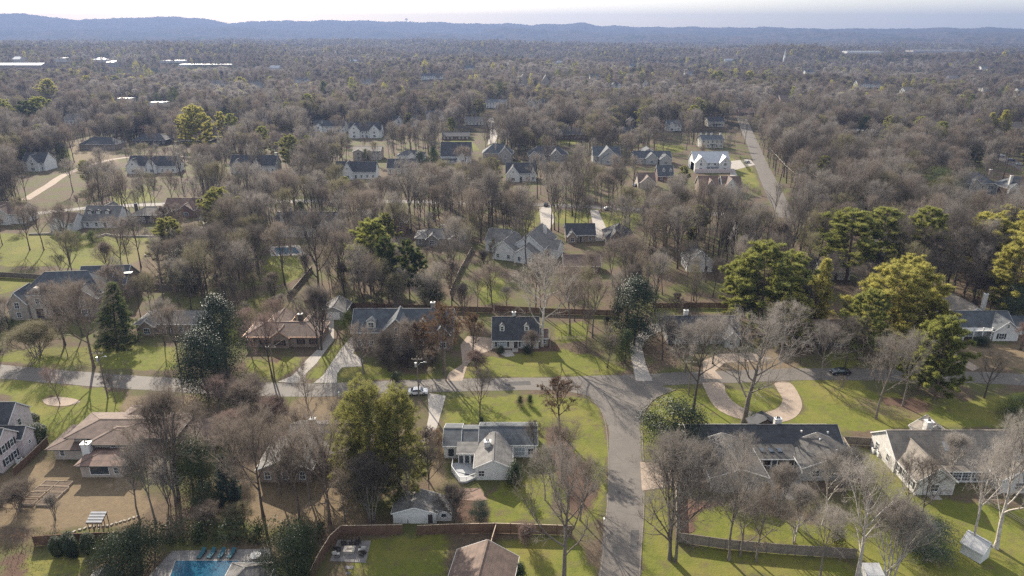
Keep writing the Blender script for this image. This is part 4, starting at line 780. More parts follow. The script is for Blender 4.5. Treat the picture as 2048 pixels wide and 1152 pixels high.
rh('tall dark house with a pale gable peak among trees', 'tall dark gabled house', 1254, 1276, 262, 5.6, 4.4, 'gy', 'dark_wall', 'charcoal_shingle', 14)
rh('two-tier white house partly hidden upper right of centre', 'two-tier white house', 1334, 1362, 262, 5.2, 3.0, 'gx', 'white_siding', 'slate_shingle', 12, fronts=[(.1, .5, 4.8, 2.4, 2)])
rh('small red-roofed house at the top of the right-hand road', 'small red-roofed house', 1478, 1508, 232, 3.4, 3.2, 'gx', 'red_brick', 'rust_shingle', 12, chim=[(.05, .5)])
rh('pale house above the four-gabled house', 'pale house near the road top', 1416, 1448, 254, 4.6, 3.4, 'gx', 'cream_siding', 'charcoal_shingle', 12, porch=(.2, .8, 2))
rh('white farmhouse left of the far lawn', 'white farmhouse left of the far lawn', 853, 885, 241, 4.8, 3.6, 'gx', 'white_siding', 'slate_shingle', 11, fronts=[(0, .4, 4.6, 3, 2)])
rh('pale house with a grey roof right of the far lawn', 'pale house right of the far lawn', 930, 972, 250, 3.4, 3.0, 'gx', 'cream_siding', 'grey_shingle', 11)
rh('grey brown roofed house seen at an angle left of the dormered white house', 'angled brown-roofed house', 536, 580, 290, 3.8, 4.0, 'gx', 'tan_brick', 'brown_shingle', 11, rot=25)
rh('wide brown-roofed house with a sunlit yard upper left', 'wide brown-roofed house upper left', 160, 232, 300, 3.6, 4.2, 'h', 'tan_brick', 'charcoal_shingle', 14)
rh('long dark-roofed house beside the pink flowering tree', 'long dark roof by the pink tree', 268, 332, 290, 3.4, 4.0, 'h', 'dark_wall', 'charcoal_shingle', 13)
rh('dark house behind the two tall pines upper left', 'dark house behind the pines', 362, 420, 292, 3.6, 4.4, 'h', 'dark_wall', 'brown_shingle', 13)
rh('white tall-gabled house among trees at the left edge', 'white tall gable among trees', 48, 92, 342, 5.0, 4.8, 'gx', 'white_siding', 'charcoal_shingle', 11, fronts=[(.3, .8, 5, 4.4, 2)])
# ---- far houses
rh('long white colonial house with a full row of windows near the top centre', 'long white colonial', 972, 1014, 216, 6.0, 2.6, 'gx', 'white_siding', 'slate_shingle', 12)
rh('white gabled house right of the long white colonial', 'white house right of the colonial', 1056, 1088, 217, 5.6, 3.6, 'gx', 'white_siding', 'slate_shingle', 12, fronts=[(.1, .4, 5.4, 3.6, 2), (.6, .9, 5.4, 3.6, 2)])
rh('white house with black roof alone in the far woods at the right', 'black-roofed house in the far woods', 1714, 1752, 176, 6, 4.2, 'gx', 'white_siding', 'charcoal_shingle', 13)
rh('long pale flat-roofed house in the woods right of the road', 'flat-roofed house in the woods', 1698, 1762, 272, 3.4, .3, 'f', 'beige_stucco', 'flat_roof', 12)
rh('white two-storey house beside the bright far lawn', 'white house by the bright far lawn', 842, 884, 160, 6, 3.6, 'gx', 'white_siding', 'charcoal_shingle', 13)
rh('tall dark tudor roof rising above the far treetops', 'dark tudor roof in the far trees', 1036, 1056, 172, 7, 9, 'gy', 'stone_wall', 'charcoal_shingle', 16)
rh('steep dark house right of the far tudor roof', 'steep dark far house', 1084, 1098, 172, 7, 8, 'gy', 'stone_wall', 'charcoal_shingle', 14)
rh('white gabled house in the far woods right of centre', 'white gabled far house', 1224, 1242, 178, 6, 4, 'gy', 'white_siding', 'slate_shingle', 12)
rh('small white gable in the far woods', 'small white far gable', 1288, 1298, 176, 6, 4, 'gy', 'white_siding', 'slate_shingle', 10)
rh('grey roofed pale house far off at the left of centre', 'pale far house left of centre', 722, 744, 170, 5, 4, 'gx', 'cream_siding', 'grey_shingle', 12)
rh('white house at the far right edge of the woods', 'white house at the far right edge', 2036, 2056, 196, 8, 3, 'gx', 'white_siding', 'slate_shingle', 12)
rh('tan roofed house behind the yellow pines at the right edge', 'tan roof behind the yellow pines', 2026, 2062, 266, 3.6, 3.8, 'gx', 'dark_wall', 'tan_shingle', 12, rot=20)
rh('pale low house on the far right rise', 'pale low house on the far right rise', 1966, 1998, 184, 4, 2.5, 'gx', 'cream_siding', 'tan_shingle', 12)
# ---- school buildings upper left
rh('long low school building with a gleaming metal roof at the far left', 'long gleaming school roof', -60, 132, 137, 5, 3.4, 'gx', 'tan_brick', 'metal_roof', 26, pitch=6, name='school_building', cat='school')
rh('school hall with a small cupola above the gleaming car park', 'school hall with cupola', 184, 212, 124, 5, 5, 'h', 'white_siding', 'metal_roof', 26, pitch=6, name='school_building', cat='school')
rh('round-roofed school gym behind the gleaming car park', 'round-roofed gym', 214, 266, 134, 9, 2.4, 'gx', 'grey_siding', 'metal_roof', 30, pitch=6, name='school_building', cat='school')
rh('flat school block behind the gym at the left', 'flat school block', 112, 168, 124, 8, .4, 'f', 'white_brick', 'metal_roof', 30, pitch=6, name='school_building', cat='school')
rh('sunlit flat school wing right of the gym', 'sunlit flat school wing', 322, 372, 126, 5, .4, 'f', 'white_brick', 'flat_roof', 26, pitch=6, name='school_building', cat='school')
rh('rightmost flat school wing at the far left', 'rightmost school wing', 356, 430, 134, 5, .4, 'f', 'white_brick', 'flat_roof', 24, pitch=6, name='school_building', cat='school')
rh('pale gabled school house at the far left edge', 'pale gabled school house', 24, 66, 120, 7, 5, 'gx', 'cream_siding', 'metal_roof', 24, pitch=6, name='school_building', cat='school')
slab('car_park', [(195, 146), (230, 140), (300, 139), (330, 147), (300, 149), (240, 148)], 1.2, 'concrete')
rh('long pale commercial building on the far plain at the right', 'long pale commercial building', 1694, 1758, 107, 7, .4, 'f', 'white_brick', 'flat_roof', 40, pitch=9, name='commercial_building', cat='building')
rh('sunlit tan commercial building farther right on the plain', 'sunlit tan commercial building', 1826, 1900, 104, 7, .4, 'f', 'beige_stucco', 'tan_shingle', 60, pitch=9, name='commercial_building', cat='building')
# church steeple and water tower
x, y = G(1567, 130); o = empty('church', (x, y, zt(x, y))); tag(o, 'white church steeple standing above the far woods', 'church')
W = [(-6, 6, 2, 26, 6, 5, 'gy', {})]; wing_build(o, W[0], 'white_siding', 'grey_shingle', 'white_trim')
MB().box(-2.4, 2.4, -2, 2.4, 0, 17).build('tower', 'white_siding', o); MB().box(-1.8, 1.8, -1.4, 1.8, 17, 24).build('belfry', 'white_trim', o); MB().tube([(0, .2, 24), (0, .2, 42)], [2.1, .06], 8).build('spire', 'white_siding', o); LAND.append((x, y, 'church steeple'))
OCC.append([(x - 10, y - 4), (x + 10, y - 4), (x + 10, y + 30), (x - 10, y + 30)])
x, y = 9000 * math.sin(-.143), 9000 * math.cos(-.143); z = zt(x, y); o = empty('water_tower', (x, y, z - 8)); tag(o, 'water tower on the crest of the far hills', 'water tower')
MB().tube([(0, 0, 0), (0, 0, 34)], [5, 4], 10).build('stem', 'beige_stucco', o); MB().tube([(0, 0, 34), (0, 0, 39), (0, 0, 46), (0, 0, 52), (0, 0, 55)], [4, 13, 16, 13, 2], 16).build('tank', 'beige_stucco', o, True)

for u0, u1, v, wl, rf, lb in [(590, 612, 166, 'white_siding', 'slate_shingle', 'small white house left of the far lawn, high in the woods'), (500, 522, 176, 'cream_siding', 'grey_shingle', 'pale roof in the woods right of the lone yellow pine'), (700, 718, 222, 'tan_brick', 'tan_shingle', 'tan roof left of the far lawn behind the two tall gables'), (1180, 1196, 158, 'cream_siding', 'slate_shingle', 'tiny pale house between the far tudor and far gables'), (1370, 1386, 152, 'white_siding', 'grey_shingle', 'tiny white house left of the far green pine'), (1808, 1830, 188, 'cream_siding', 'tan_shingle', 'pale roof in the right-hand woods below the black-roofed house'), (1898, 1922, 160, 'beige_stucco', 'tan_shingle', 'tan roof high on the right beyond the black-roofed house'), (1610, 1630, 148, 'white_siding', 'slate_shingle', 'tiny white house right of the church steeple'), (60, 86, 218, 'cream_siding', 'grey_shingle', 'pale roof among pines at the left edge'), (130, 156, 248, 'white_siding', 'tan_shingle', 'pale house right of the left-edge pine clump'), (232, 262, 206, 'cream_siding', 'flat_roof', 'long pale roof below the yellow pines under the school'), (300, 330, 214, 'white_brick', 'flat_roof', 'pale flat roof right of the long pale roof under the school'), (420, 446, 172, 'white_siding', 'grey_shingle', 'white house right of the rightmost school wing'), (540, 560, 140, 'white_siding', 'metal_roof', 'tiny glinting roof in the far woods left of centre'), (930, 948, 140, 'white_siding', 'slate_shingle', 'tiny white house in the far woods above the colonial'), (1110, 1126, 128, 'cream_siding', 'metal_roof', 'tiny glinting roof in the far woods at centre'), (1450, 1468, 124, 'white_siding', 'metal_roof', 'tiny glinting roof left of the church steeple'), (1260, 1274, 136, 'white_siding', 'slate_shingle', 'tiny white house in the far woods right of centre'), (1962, 1980, 140, 'white_siding', 'grey_shingle', 'tiny white house near the far right horizon'), (700, 716, 126, 'cream_siding', 'metal_roof', 'tiny pale roof in the far woods above the pale far house'), (1560, 1578, 206, 'tan_brick', 'brown_shingle', 'brown roof in the woods above the right-hand road top'), (1930, 1960, 236, 'tan_brick', 'brown_shingle', 'brown roof left of the gold-green conifers'), (440, 470, 250, 'tan_brick', 'rust_shingle', 'rusty roof right of the tall yellow pine upper left'), (510, 534, 244, 'beige_stucco', 'tan_shingle', 'tan roof left of the dark evergreen upper left')]:
    rh(lb, lb.split(' in the ')[0].split(' right of ')[0].split(' left of ')[0], u0, u1, v, 4.6, 3.6 if rf != 'flat_roof' else .4, 'gx' if rf != 'flat_roof' else 'f', wl, rf, 12)
    LAND.pop()
# ------------------------------------------------------------------ trees
def _unit(a): return a / np.maximum(np.linalg.norm(a, axis=-1, keepdims=True), 1e-9)
class TB:
    """collects tubes and slivers as triangle arrays"""
    def __init__(s): s.v = []; s.f = []; s.n = 0
    def raw(s, v, f):
        s.v.append(np.asarray(v, np.float32)); s.f.append(np.asarray(f, np.int32) + s.n); s.n += len(v)
    def tube(s, pts, rad, k):
        p = np.asarray(pts, float); n = len(p); d = np.empty_like(p); d[1:-1] = p[2:] - p[:-2]; d[0] = p[1] - p[0]; d[-1] = p[-1] - p[-2]; d = _unit(d)
        ref = np.where(np.abs(d[:, 2:3]) < .9, np.array([[0, 0, 1.]]), np.array([[1., 0, 0]])); a = _unit(np.cross(d, ref)); b = np.cross(d, a)
        t = np.arange(k) * 2 * math.pi / k
        v = p[:, None] + (a[:, None] * np.cos(t)[None, :, None] + b[:, None] * np.sin(t)[None, :, None]) * np.asarray(rad)[:, None, None]
        i = np.arange(n - 1)[:, None] * k; j = np.arange(k)[None]; j2 = (j + 1) % k
        A, B, C, D = (i + j), (i + j2), (i + k + j2), (i + k + j)
        s.raw(v.reshape(-1, 3), np.concatenate([np.stack([A, B, C], -1).reshape(-1, 3), np.stack([A, C, D], -1).reshape(-1, 3)]))
    def slivers(s, p, d, L, w, rng, bend=.0):
        """thin tapering twigs / needles: one triangle each"""
        p = np.asarray(p, float); n = len(p); d = _unit(np.asarray(d, float)); r = _unit(rng.normal(size=(n, 3))); sd = _unit(np.cross(d, r)) * (np.asarray(w).reshape(-1, 1) / 2)
        tip = p + d * np.asarray(L).reshape(-1, 1)
        v = np.stack([p - sd, p + sd, tip], 1).reshape(-1, 3); s.raw(v, np.arange(3 * n).reshape(-1, 3))
    def leaves(s, p, nrm, L, w, rng):
        """small four-sided leaf sprays"""
        p = np.asarray(p, float); n = len(p); nn = _unit(np.asarray(nrm, float)); r = _unit(rng.normal(size=(n, 3))); a = _unit(np.cross(nn, r)); b = np.cross(nn, a)
        a = a * (np.asarray(L).reshape(-1, 1) / 2); b = b * (np.asarray(w).reshape(-1, 1) / 2)
        v = np.stack([p - a, p + b, p + a, p - b], 1).reshape(-1, 3); i = np.arange(n)[:, None] * 4
        s.raw(v, np.concatenate([i + np.array([[0, 1, 2]]), i + np.array([[0, 2, 3]])]))
    def mesh(s, name, mat): return mesh_np(name, np.concatenate(s.v), np.concatenate(s.f), M[mat])
def poly_branch(p, d, L, n, wob, up, rng):
    pts = [np.array(p, float)]; d = _unit(np.array(d, float))
    for i in range(n):
        d = _unit(d + rng.normal(0, wob, 3) + np.array([0, 0, up])); pts.append(pts[-1] + d * L / n)
    return np.array(pts), d
def env_dist(p, d, c, a, h):
    q = (np.array(p) - c) / np.array([a, a, h]); e = np.array(d) / np.array([a, a, h]); A = e @ e; B = q @ e; C = q @ q - 1
    D = B * B - A * C
    if D <= 0: return .4
    return max(.4, (-B + math.sqrt(D)) / A)
def bare(seed, H, cbh, Rc, nl=8, kids=(7, 5), tw=9, twl=(.5, 1.2), tww=.022, up=.05, stems=1, tr=None, wob=.10, detail=1, limb=(35, 65), lean=0.):
    """leafless broad-leaved tree: trunk with limbs, and a crown of branches and twigs filling an egg-shaped space"""
    rng = np.random.default_rng(seed); T = TB(); C = TB(); tr = tr or H * .018
    c = np.array([lean * H * .5, 0, (cbh + H) / 2]); hh = (H - cbh) / 2 * 1.02; tips, tdir = [], []
    k0, k1, k2 = (9, 5, 3) if detail else (5, 3, 3)
    for s_ in range(stems):
        az = rng.uniform(0, 6.28); th = rng.uniform(.06, .16) if stems > 1 else .02
        d0 = np.array([math.sin(th) * math.cos(az) + lean, math.sin(th) * math.sin(az), math.cos(th)]); p0 = np.array([math.cos(az), math.sin(az), 0]) * (.35 if stems > 1 else 0)
        Lt = H * rng.uniform(.72, .82); n0 = 9 if detail else 5
        tp, _ = poly_branch(p0 - np.array([0, 0, .3]), d0, Lt, n0, .035, .02, rng)
        tt = np.linspace(0, 1, n0 + 1); rad = tr * (1 - .78 * tt) * (.75 if stems > 1 else 1); rad[0] *= 1.35
        T.tube(tp, rad, k0)
        nn = max(3, int(nl / (1 if stems == 1 else 1.6)))
        for i in range(nn + 2):
            t = (cbh / Lt * .92) + (1 - cbh / Lt * .92) * (i / (nn + 1)) ** .8 if i <= nn else 1.0
            t = min(t, 1.0); fi = t * n0; j = min(int(fi), n0 - 1); p = tp[j] + (tp[j + 1] - tp[j]) * (fi - j); r_ = np.interp(t, tt, rad)
            a2 = i * 2.4 + rng.uniform(-.4, .4); an = R(rng.uniform(*limb) * (1 - .55 * t))
            d = np.array([math.sin(an) * math.cos(a2), math.sin(an) * math.sin(a2), math.cos(an)])
            L1 = env_dist(p, d, c, Rc, hh) * rng.uniform(.78, 1.0); n1 = 6 if detail else 4
            bp, bd = poly_branch(p, d, L1, n1, wob, up, rng); r1 = min(r_ * .75, .012 * L1 + .03); t1 = np.linspace(0, 1, n1 + 1); rd = r1 * (1 - .82 * t1)
            T.tube(bp, rd, k1)
            for m_ in range(kids[0] + 1):
                t = .22 + .78 * (m_ + rng.uniform(0, .8)) / (kids[0] + 1); t = 1.0 if m_ == kids[0] else min(t, 1.); fi = t * n1; j = min(int(fi), n1 - 1); p2 = bp[j] + (bp[j + 1] - bp[j]) * (fi - j); dd = _unit(bp[j + 1] - bp[j])
                d2 = _unit(dd + _unit(rng.normal(size=3)) * rng.uniform(.55, 1.0) + np.array([0, 0, .12]))
                L2 = min(L1 * .55, env_dist(p2, d2, c, Rc, hh)) * rng.uniform(.65, 1.05); L2 = max(L2, .7); n2 = 4 if detail else 2
                b2, d2e = poly_branch(p2, d2, L2, n2, wob * 1.2, up, rng); r2 = max(.022, np.interp(t, t1, rd) * .7); C.tube(b2, np.linspace(r2, r2 * .28, n2 + 1), k2)
                for q in range(kids[1] + 1):
                    t = rng.uniform(.2, 1.0) if q < kids[1] else 1.0; fi = t * n2; j = min(int(fi), n2 - 1); p3 = b2[j] + (b2[j + 1] - b2[j]) * (fi - j); d3 = _unit(_unit(b2[j + 1] - b2[j]) + _unit(rng.normal(size=3)) * .85 + np.array([0, 0, .1]))
                    L3 = max(.4, L2 * rng.uniform(.35, .6)); b3, d3e = poly_branch(p3, d3, L3, 2, wob * 1.4, up, rng)
                    C.slivers(b3[:1], [b3[1] - b3[0]], [np.linalg.norm(b3[1] - b3[0]) * 1.15], [max(.04, r2 * .9)], rng); C.slivers(b3[1:2], [b3[2] - b3[1]], [np.linalg.norm(b3[2] - b3[1]) * 1.2], [max(.03, r2 * .6)], rng)
                    tq = rng.random(tw); pp = np.where(tq[:, None] < .5, b3[0] + (b3[1] - b3[0]) * (tq[:, None] * 2), b3[1] + (b3[2] - b3[1]) * (tq[:, None] * 2 - 1)); tips.append(pp); tdir.append(_unit(d3e + rng.normal(0, .62, (tw, 3)) + np.array([0, 0, .1])))
    P_ = np.concatenate(tips); D_ = np.concatenate(tdir); n = len(P_); Lw = rng.uniform(*twl, n)
    C.slivers(P_, D_, Lw, np.full(n, tww), rng)
    p2 = P_ + _unit(D_) * (Lw * rng.uniform(.3, .8, n))[:, None]; C.slivers(p2, D_ + rng.normal(0, .7, (n, 3)), Lw * .6, np.full(n, tww * .75), rng)
    return T.mesh('trunk', 'bark_grey'), C.mesh('crown', 'twig_grey')
def simple_trunk(T, H, r, rng, lean=.03, k=7):
    tp, _ = poly_branch((0, 0, -.3), (rng.normal(0, lean), rng.normal(0, lean), 1), H, 7, .03, .03, rng); T.tube(tp, r * (1 - .85 * np.linspace(0, 1, 8)), k); return tp
def magnolia(seed, H, Rc, n=9000, leaf=(.31, .15), shape='egg', lumps=120, jag=.22, low=.03):
    """dense evergreen crown: leaf sprays clustered on many boughs, gaps between the clusters"""
    rng = np.random.default_rng(seed); T = TB(); C = TB(); simple_trunk(T, H * .85, H * .016 + .04, rng)
    z = rng.uniform(low, 1, lumps) ** (.85); az = rng.uniform(0, 6.28, lumps)
    prof = {'egg': lambda z: np.sin(np.pi * np.clip(z * .86 + .14, 0, 1)) ** .62, 'cone': lambda z: np.clip((1 - z) ** .8 * 1.05 + .04, 0, 1) * np.clip(z * 9 + .35, 0, 1), 'ball': lambda z: np.sqrt(np.clip(1 - (2 * z - 1) ** 2, 0, 1)), 'column': lambda z: np.clip((1 - z ** 3), .05, 1) ** .6}[shape]
    rad = prof(z) * Rc * rng.uniform(1 - jag, 1 + jag * .4, lumps)
    c = np.stack([rad * np.cos(az), rad * np.sin(az), z * H], 1); 
    for i in range(0, lumps, 4): T.tube(np.array([[0, 0, max(.1, c[i, 2] - rad[i] * .5)], c[i] * .55 + np.array([0, 0, c[i, 2] * .45 - .1]), c[i]]), [.07, .04, .015], 3)
    w = rng.integers(0, lumps, n); sp = (.16 * Rc + .16) * np.array([1, 1, .8]); off = np.clip(rng.normal(0, 1, (n, 3)), -1.9, 1.9) * sp
    p = c[w] + off; out = np.stack([p[:, 0], p[:, 1], (p[:, 2] - H * .45) * .5], 1)
    # a share of leaves deeper inside
    k = rng.random(n) < .25; p[k] = p[k] * np.array([.6, .6, 1.]); p[:, 2] = np.clip(p[:, 2], low * H, None)
    C.leaves(p, _unit(out) + rng.normal(0, .55, (n, 3)), rng.uniform(.7, 1.25, n) * leaf[0], rng.uniform(.7, 1.25, n) * leaf[1], rng)
    return T.mesh('trunk', 'bark_brown'), C.mesh('crown', 'leaf_magnolia')
def conifer(seed, H, cb, Rc, style='pine', n_t=1500, per=11, nl=(.30, .5), nw=.05):
    """whorled evergreen: boughs in layers carrying sprays of needles"""
    rng = np.random.default_rng(seed); T = TB(); C = TB(); tp = simple_trunk(T, H * .98, H * .014 + .06, rng, .02); TT, DD, PP = [], [], []
    z = cb
    while z < H * .985:
        f = (z - cb) / (H - cb)
        if style == 'pine': Lb = Rc * (np.sin(np.pi * (.18 + .80 * f)) ** .8) * rng.uniform(.65, 1.1); nb = rng.integers(3, 6); dz = rng.uniform(.7, 1.5); el = .12 + .35 * f
        elif style == 'flat': Lb = Rc * (np.sin(np.pi * (.30 + .68 * f)) ** .6) * rng.uniform(.7, 1.1); nb = rng.integers(3, 6); dz = rng.uniform(.6, 1.1); el = .05 + .4 * f
        elif style == 'hem': Lb = Rc * np.clip(1.12 - f, 0, 1) ** .55 * rng.uniform(.75, 1.08) + .3; nb = rng.integers(5, 8); dz = rng.uniform(.4, .7); el = .1 + .55 * f
        else: Lb = Rc * (1 - f) ** .75 * rng.uniform(.8, 1.08) + .25; nb = rng.integers(5, 8); dz = rng.uniform(.35, .6) * max(.6, H / 16); el = -.12 + .5 * f
        a0 = rng.uniform(0, 6.28); i = np.interp(z / (H * .98), np.linspace(0, 1, 8), np.arange(8)); j = min(int(i), 6); p = tp[j] + (tp[j + 1] - tp[j]) * (i - j)
        for b in range(nb):
            a = a0 + b * 6.28 / nb + rng.normal(0, .25); L_ = Lb * rng.uniform(.7, 1.1); d = np.array([math.cos(a), math.sin(a), el + rng.normal(0, .08)])
            bp, _ = poly_branch(p, d, L_, 4, .07, .05 if style != 'cedar' else -.03, rng); T.tube(bp, np.linspace(.05, .012, 5) * (H / 18), 3)
            for q in range(max(3, int(L_ * 2.6))):
                t = rng.uniform(.25, 1.0) ** .8; fi = t * 4; jj = min(int(fi), 3); pp = bp[jj] + (bp[jj + 1] - bp[jj]) * (fi - jj); sd = _unit(bp[jj + 1] - bp[jj] + _unit(rng.normal(size=3) * np.array([1, 1, .35])) * L_ * .22)
                ls = rng.uniform(.3, .8) * (.5 + .5 * (1 - t)) * min(L_ * .45, 1.6)
                TT.append(pp + sd * ls); DD.append(sd); PP.append(1.0)
        z += dz
    TT = np.array(TT); DD = np.array(DD); m = len(TT)
    if m > n_t: k = rng.permutation(m)[:n_t]; TT, DD = TT[k], DD[k]; m = n_t
    rp = max(1, int(round(n_t / m))); TT = np.repeat(TT, rp, 0) + rng.normal(0, .22, (m * rp, 3)) * np.array([1, 1, .5]); DD = np.repeat(DD, rp, 0); m = len(TT)
    P_ = np.repeat(TT, per, 0) + rng.normal(0, .10, (m * per, 3)); D_ = np.repeat(DD, per, 0) + rng.normal(0, .75, (m * per, 3)) + np.array([0, 0, .25 if style != 'cedar' else -.15])
    C.slivers(P_, D_, rng.uniform(*nl, m * per), np.full(m * per, nw), rng)
    return T.mesh('trunk', 'bark_brown'), C.mesh('crown', 'leaf_pine')
def cloud(seed, size, n, leaf, mat, stems=8, box=False, hgt=None):
    """a shrub, or a clipped hedge when box is set"""
    rng = np.random.default_rng(seed); T = TB(); C = TB(); sx, sy, sz = size
    p = rng.uniform(-1, 1, (n * 2, 3))
    if not box: p = p[np.linalg.norm(p, axis=1) < 1.0]; r_ = np.linalg.norm(p, axis=1, keepdims=True); p = p / r_ * (r_ ** .35); q = np.stack([p[:, 0] * sx / 2, p[:, 1] * sy / 2, (p[:, 2] * .5 + .5) * sz], 1)
    else:
        k = np.argmax(np.abs(p), axis=1); s_ = np.sign(p[np.arange(len(p)), k]); p[np.arange(len(p)), k] = s_ * rng.uniform(.8, 1.0, len(p)); lump = .10 * np.sin(p[:, 0] * sx * 1.3 + seed) + .08 * np.sin(p[:, 0] * sx * .53); q = np.stack([p[:, 0] * sx / 2, p[:, 1] * sy / 2 * (1 + lump), (p[:, 2] * .5 + .5) * sz * (1 + lump * (p[:, 2] > 0))], 1)
    q = q[:n]; q = q + rng.normal(0, .07, q.shape) + .12 * np.sin(q[:, [1, 2, 0]] * 3.1 + seed); q[:, 2] = np.maximum(q[:, 2], .04)
    nr = q - np.array([0, 0, sz * .5]); C.leaves(q, _unit(nr) + rng.normal(0, .6, q.shape), rng.uniform(.7, 1.3, len(q)) * leaf, rng.uniform(.7, 1.3, len(q)) * leaf * .55, rng)
    for i in range(stems):
        a = rng.uniform(0, 6.28); x_ = rng.uniform(-.35, .35) * sx if box else 0; T.tube(np.array([[x_, 0, -.1], [x_ + .2 * sy * math.cos(a), .2 * sy * math.sin(a), sz * .75]]), [.05, .02], 3)
    return T.mesh('stem', 'bark_brown'), C.mesh('foliage', mat)
PROTO = {}
def proto(k, fn): PROTO.setdefault(k, []).append(fn)
for s_ in range(7): proto('broad', bare(100 + s_, 18, 5.4 + .9 * (s_ % 3), 6.6 + .5 * (s_ % 3), 10 + s_ % 3, (8, 6), 8, tww=.019, tr=.27))
for s_ in range(4): proto('oak', bare(200 + s_, 19, 5.0, 9.0, 10, (8, 5), 8, limb=(50, 80), up=.06, wob=.14, tr=.42))
for s_ in range(4): proto('tall', bare(300 + s_, 22, 8.4, 5.6, 10, (7, 5), 8, tww=.018, limb=(25, 50), tr=.30))
for s_ in range(3): proto('vase', bare(400 + s_, 12, 2.2, 4.6, 8, (6, 5), 8, stems=4, limb=(18, 40), tr=.20))
for s_ in range(3): proto('young', bare(500 + s_, 8, 2.0, 2.8, 8, (5, 4), 6, twl=(.35, .8), tww=.018, tr=.11))
for s_ in range(2): proto('bush', bare(600 + s_, 4.5, .3, 2.4, 7, (5, 4), 10, stems=7, limb=(20, 50), tr=.07, twl=(.3, .7), tww=.016))
for s_ in range(3): proto('leafy', bare(700 + s_, 15, 4.5, 4.6, 9, (7, 5), 12, twl=(.25, .6), tww=.075))
proto('magnolia', magnolia(1, 14, 4.6, 19000)); proto('magnolia', magnolia(2, 14, 4.0, 17000, jag=.3)); proto('magnolia', magnolia(3, 14, 5.0, 21000, jag=.26))
proto('ball', magnolia(4, 8, 4.2, 15000, (.25, .12), 'ball', 90)); proto('column', magnolia(5, 8, 1.5, 4000, (.26, .12), 'column', 90, .12)); proto('coneshrub', magnolia(6, 3, 1.1, 2600, (.2, .1), 'cone', 70, .1)); proto('eggshrub', magnolia(7, 4, 1.25, 4200, (.17, .09), 'egg', 120, .06))
for s_ in range(3): proto('pine', conifer(20 + s_, 22, 6.5, 6.4, 'pine', 6500, 11, (.35, .65), .068))
for s_ in range(3): proto('flatpine', conifer(30 + s_, 20, 3.6, 8.4, 'flat', 9500, 11, (.35, .7), .072))
for s_ in range(2): proto('cedar', conifer(40 + s_, 16, .8, 4.4, 'cedar', 4200, 11, (.25, .5), .08))
proto('hemlock', conifer(50, 22, 2.0, 8.2, 'hem', 9000, 11, (.3, .6), .055)); proto('hemlock', conifer(51, 22, 3, 7.6, 'hem', 8200, 11, (.3, .6), .055))
proto('topiary', cloud(9, (2.2, 2.2, 4.0), 6500, .15, 'leaf_boxwood', 3))
# low-detail trees for the distance
for s_ in range(4): proto('far', bare(800 + s_, 17, 3.5 + s_, 6.6 - .7 * s_, 7, (5, 3), 8, (.9, 2.0), .062, detail=0, limb=(25, 60) if s_ < 2 else (20, 42)))
for s_ in range(2): proto('farpine', conifer(820 + s_, 20, 5, 5.0, 'flat', 420, 8, (.8, 1.3), .2))
TREES = []          # every placed tree: (x, y, kind)
def tree(kind, var, u, v, top=None, label=None, cat='tree', name='bare_tree', h=None, twig=None, bark=None, wide=1.0, rot=None, group=None, xy=None):
    x, y = xy if xy else G(u, v); pr = PROTO[kind][var % len(PROTO[kind])]
    H0 = cached(('H', pr[1].name), lambda: max(q.co.z for q in pr[1].vertices))
    s = (h or (HT(u, v, top) if top is not None else H0)) / H0
    o = empty(name, (x, y, zt(x, y)), rot if rot is not None else (u * 12.9898 + v * 78.233) % 6.283); o.scale = (s * wide, s * wide, s)
    names = ('stem', 'foliage') if pr[0].name.startswith('stem') else ('trunk', 'crown')
    a = link(names[0], pr[0], o); b = link(names[1], pr[1], o)
    for ob, mt in ((a, bark), (b, twig)):
        if mt: ob.material_slots[0].link = 'OBJECT'; ob.material_slots[0].material = M[mt]
    tag(o, label, cat, group); TREES.append((x, y, o)); return o
# ------------------------------------------------------------------ trees one can point to
def BT(kind, var, u, v, top, label, twig=None, bark=None, wide=1.0, **k): return tree(kind, var, u, v, top, label, 'tree', 'bare_tree', twig=twig, bark=bark, wide=wide, **k)
def EV(kind, var, u, v, top, label, leaf=None, wide=1.0, name='evergreen_tree', cat='evergreen', **k): return tree(kind, var, u, v, top, label, cat, name, twig=leaf, wide=wide, **k)
BT('tall', 0, 1386, 826, 618, 'tall dark-trunked bare tree left of the circular drive', 'twig_grey', 'bark_dark', 1.15)
BT('oak', 0, 1488, 846, 612, 'great spreading bare oak rising at the circular drive above the dark roof', 'twig_pale', 'bark_grey', 1.12)
BT('young', 0, 960, 836, 712, 'small bare tree on the front lawn of the white house with the deck', 'twig_dark', 'bark_dark', .95)
BT('oak', 1, 1128, 1165, 872, 'big forked bare tree at the bottom edge left of the side street', 'twig_grey', 'bark_grey', .78)
BT('broad', 1, 1160, 1040, 900, 'bare tangled tree beside the left kerb of the side street', 'twig_brown', None, .9)
BT('vase', 0, 1346, 1118, 862, 'leaning many-stemmed bare tree by the right kerb of the side street', 'twig_grey', 'bark_grey', 1.05)
BT('tall', 1, 1458, 1120, 872, 'tall straight bare tree just in front of the grey fence', 'twig_grey', 'bark_grey', .85)
BT('young', 1, 1480, 1112, 960, 'thin bare sapling right of the tall tree at the grey fence', 'twig_grey')
BT('young', 2, 1512, 1122, 955, 'short bare tree third from the left along the grey fence', 'twig_brown')
BT('vase', 1, 1590, 1088, 950, 'pale fan-shaped bare tree on the lawn behind the grey fence', 'twig_pale', 'bark_pale', .9)
BT('broad', 2, 1645, 1050, 900, 'pale tangled bare tree behind the dark-roofed ranch', 'twig_pale', 'bark_pale', .95)
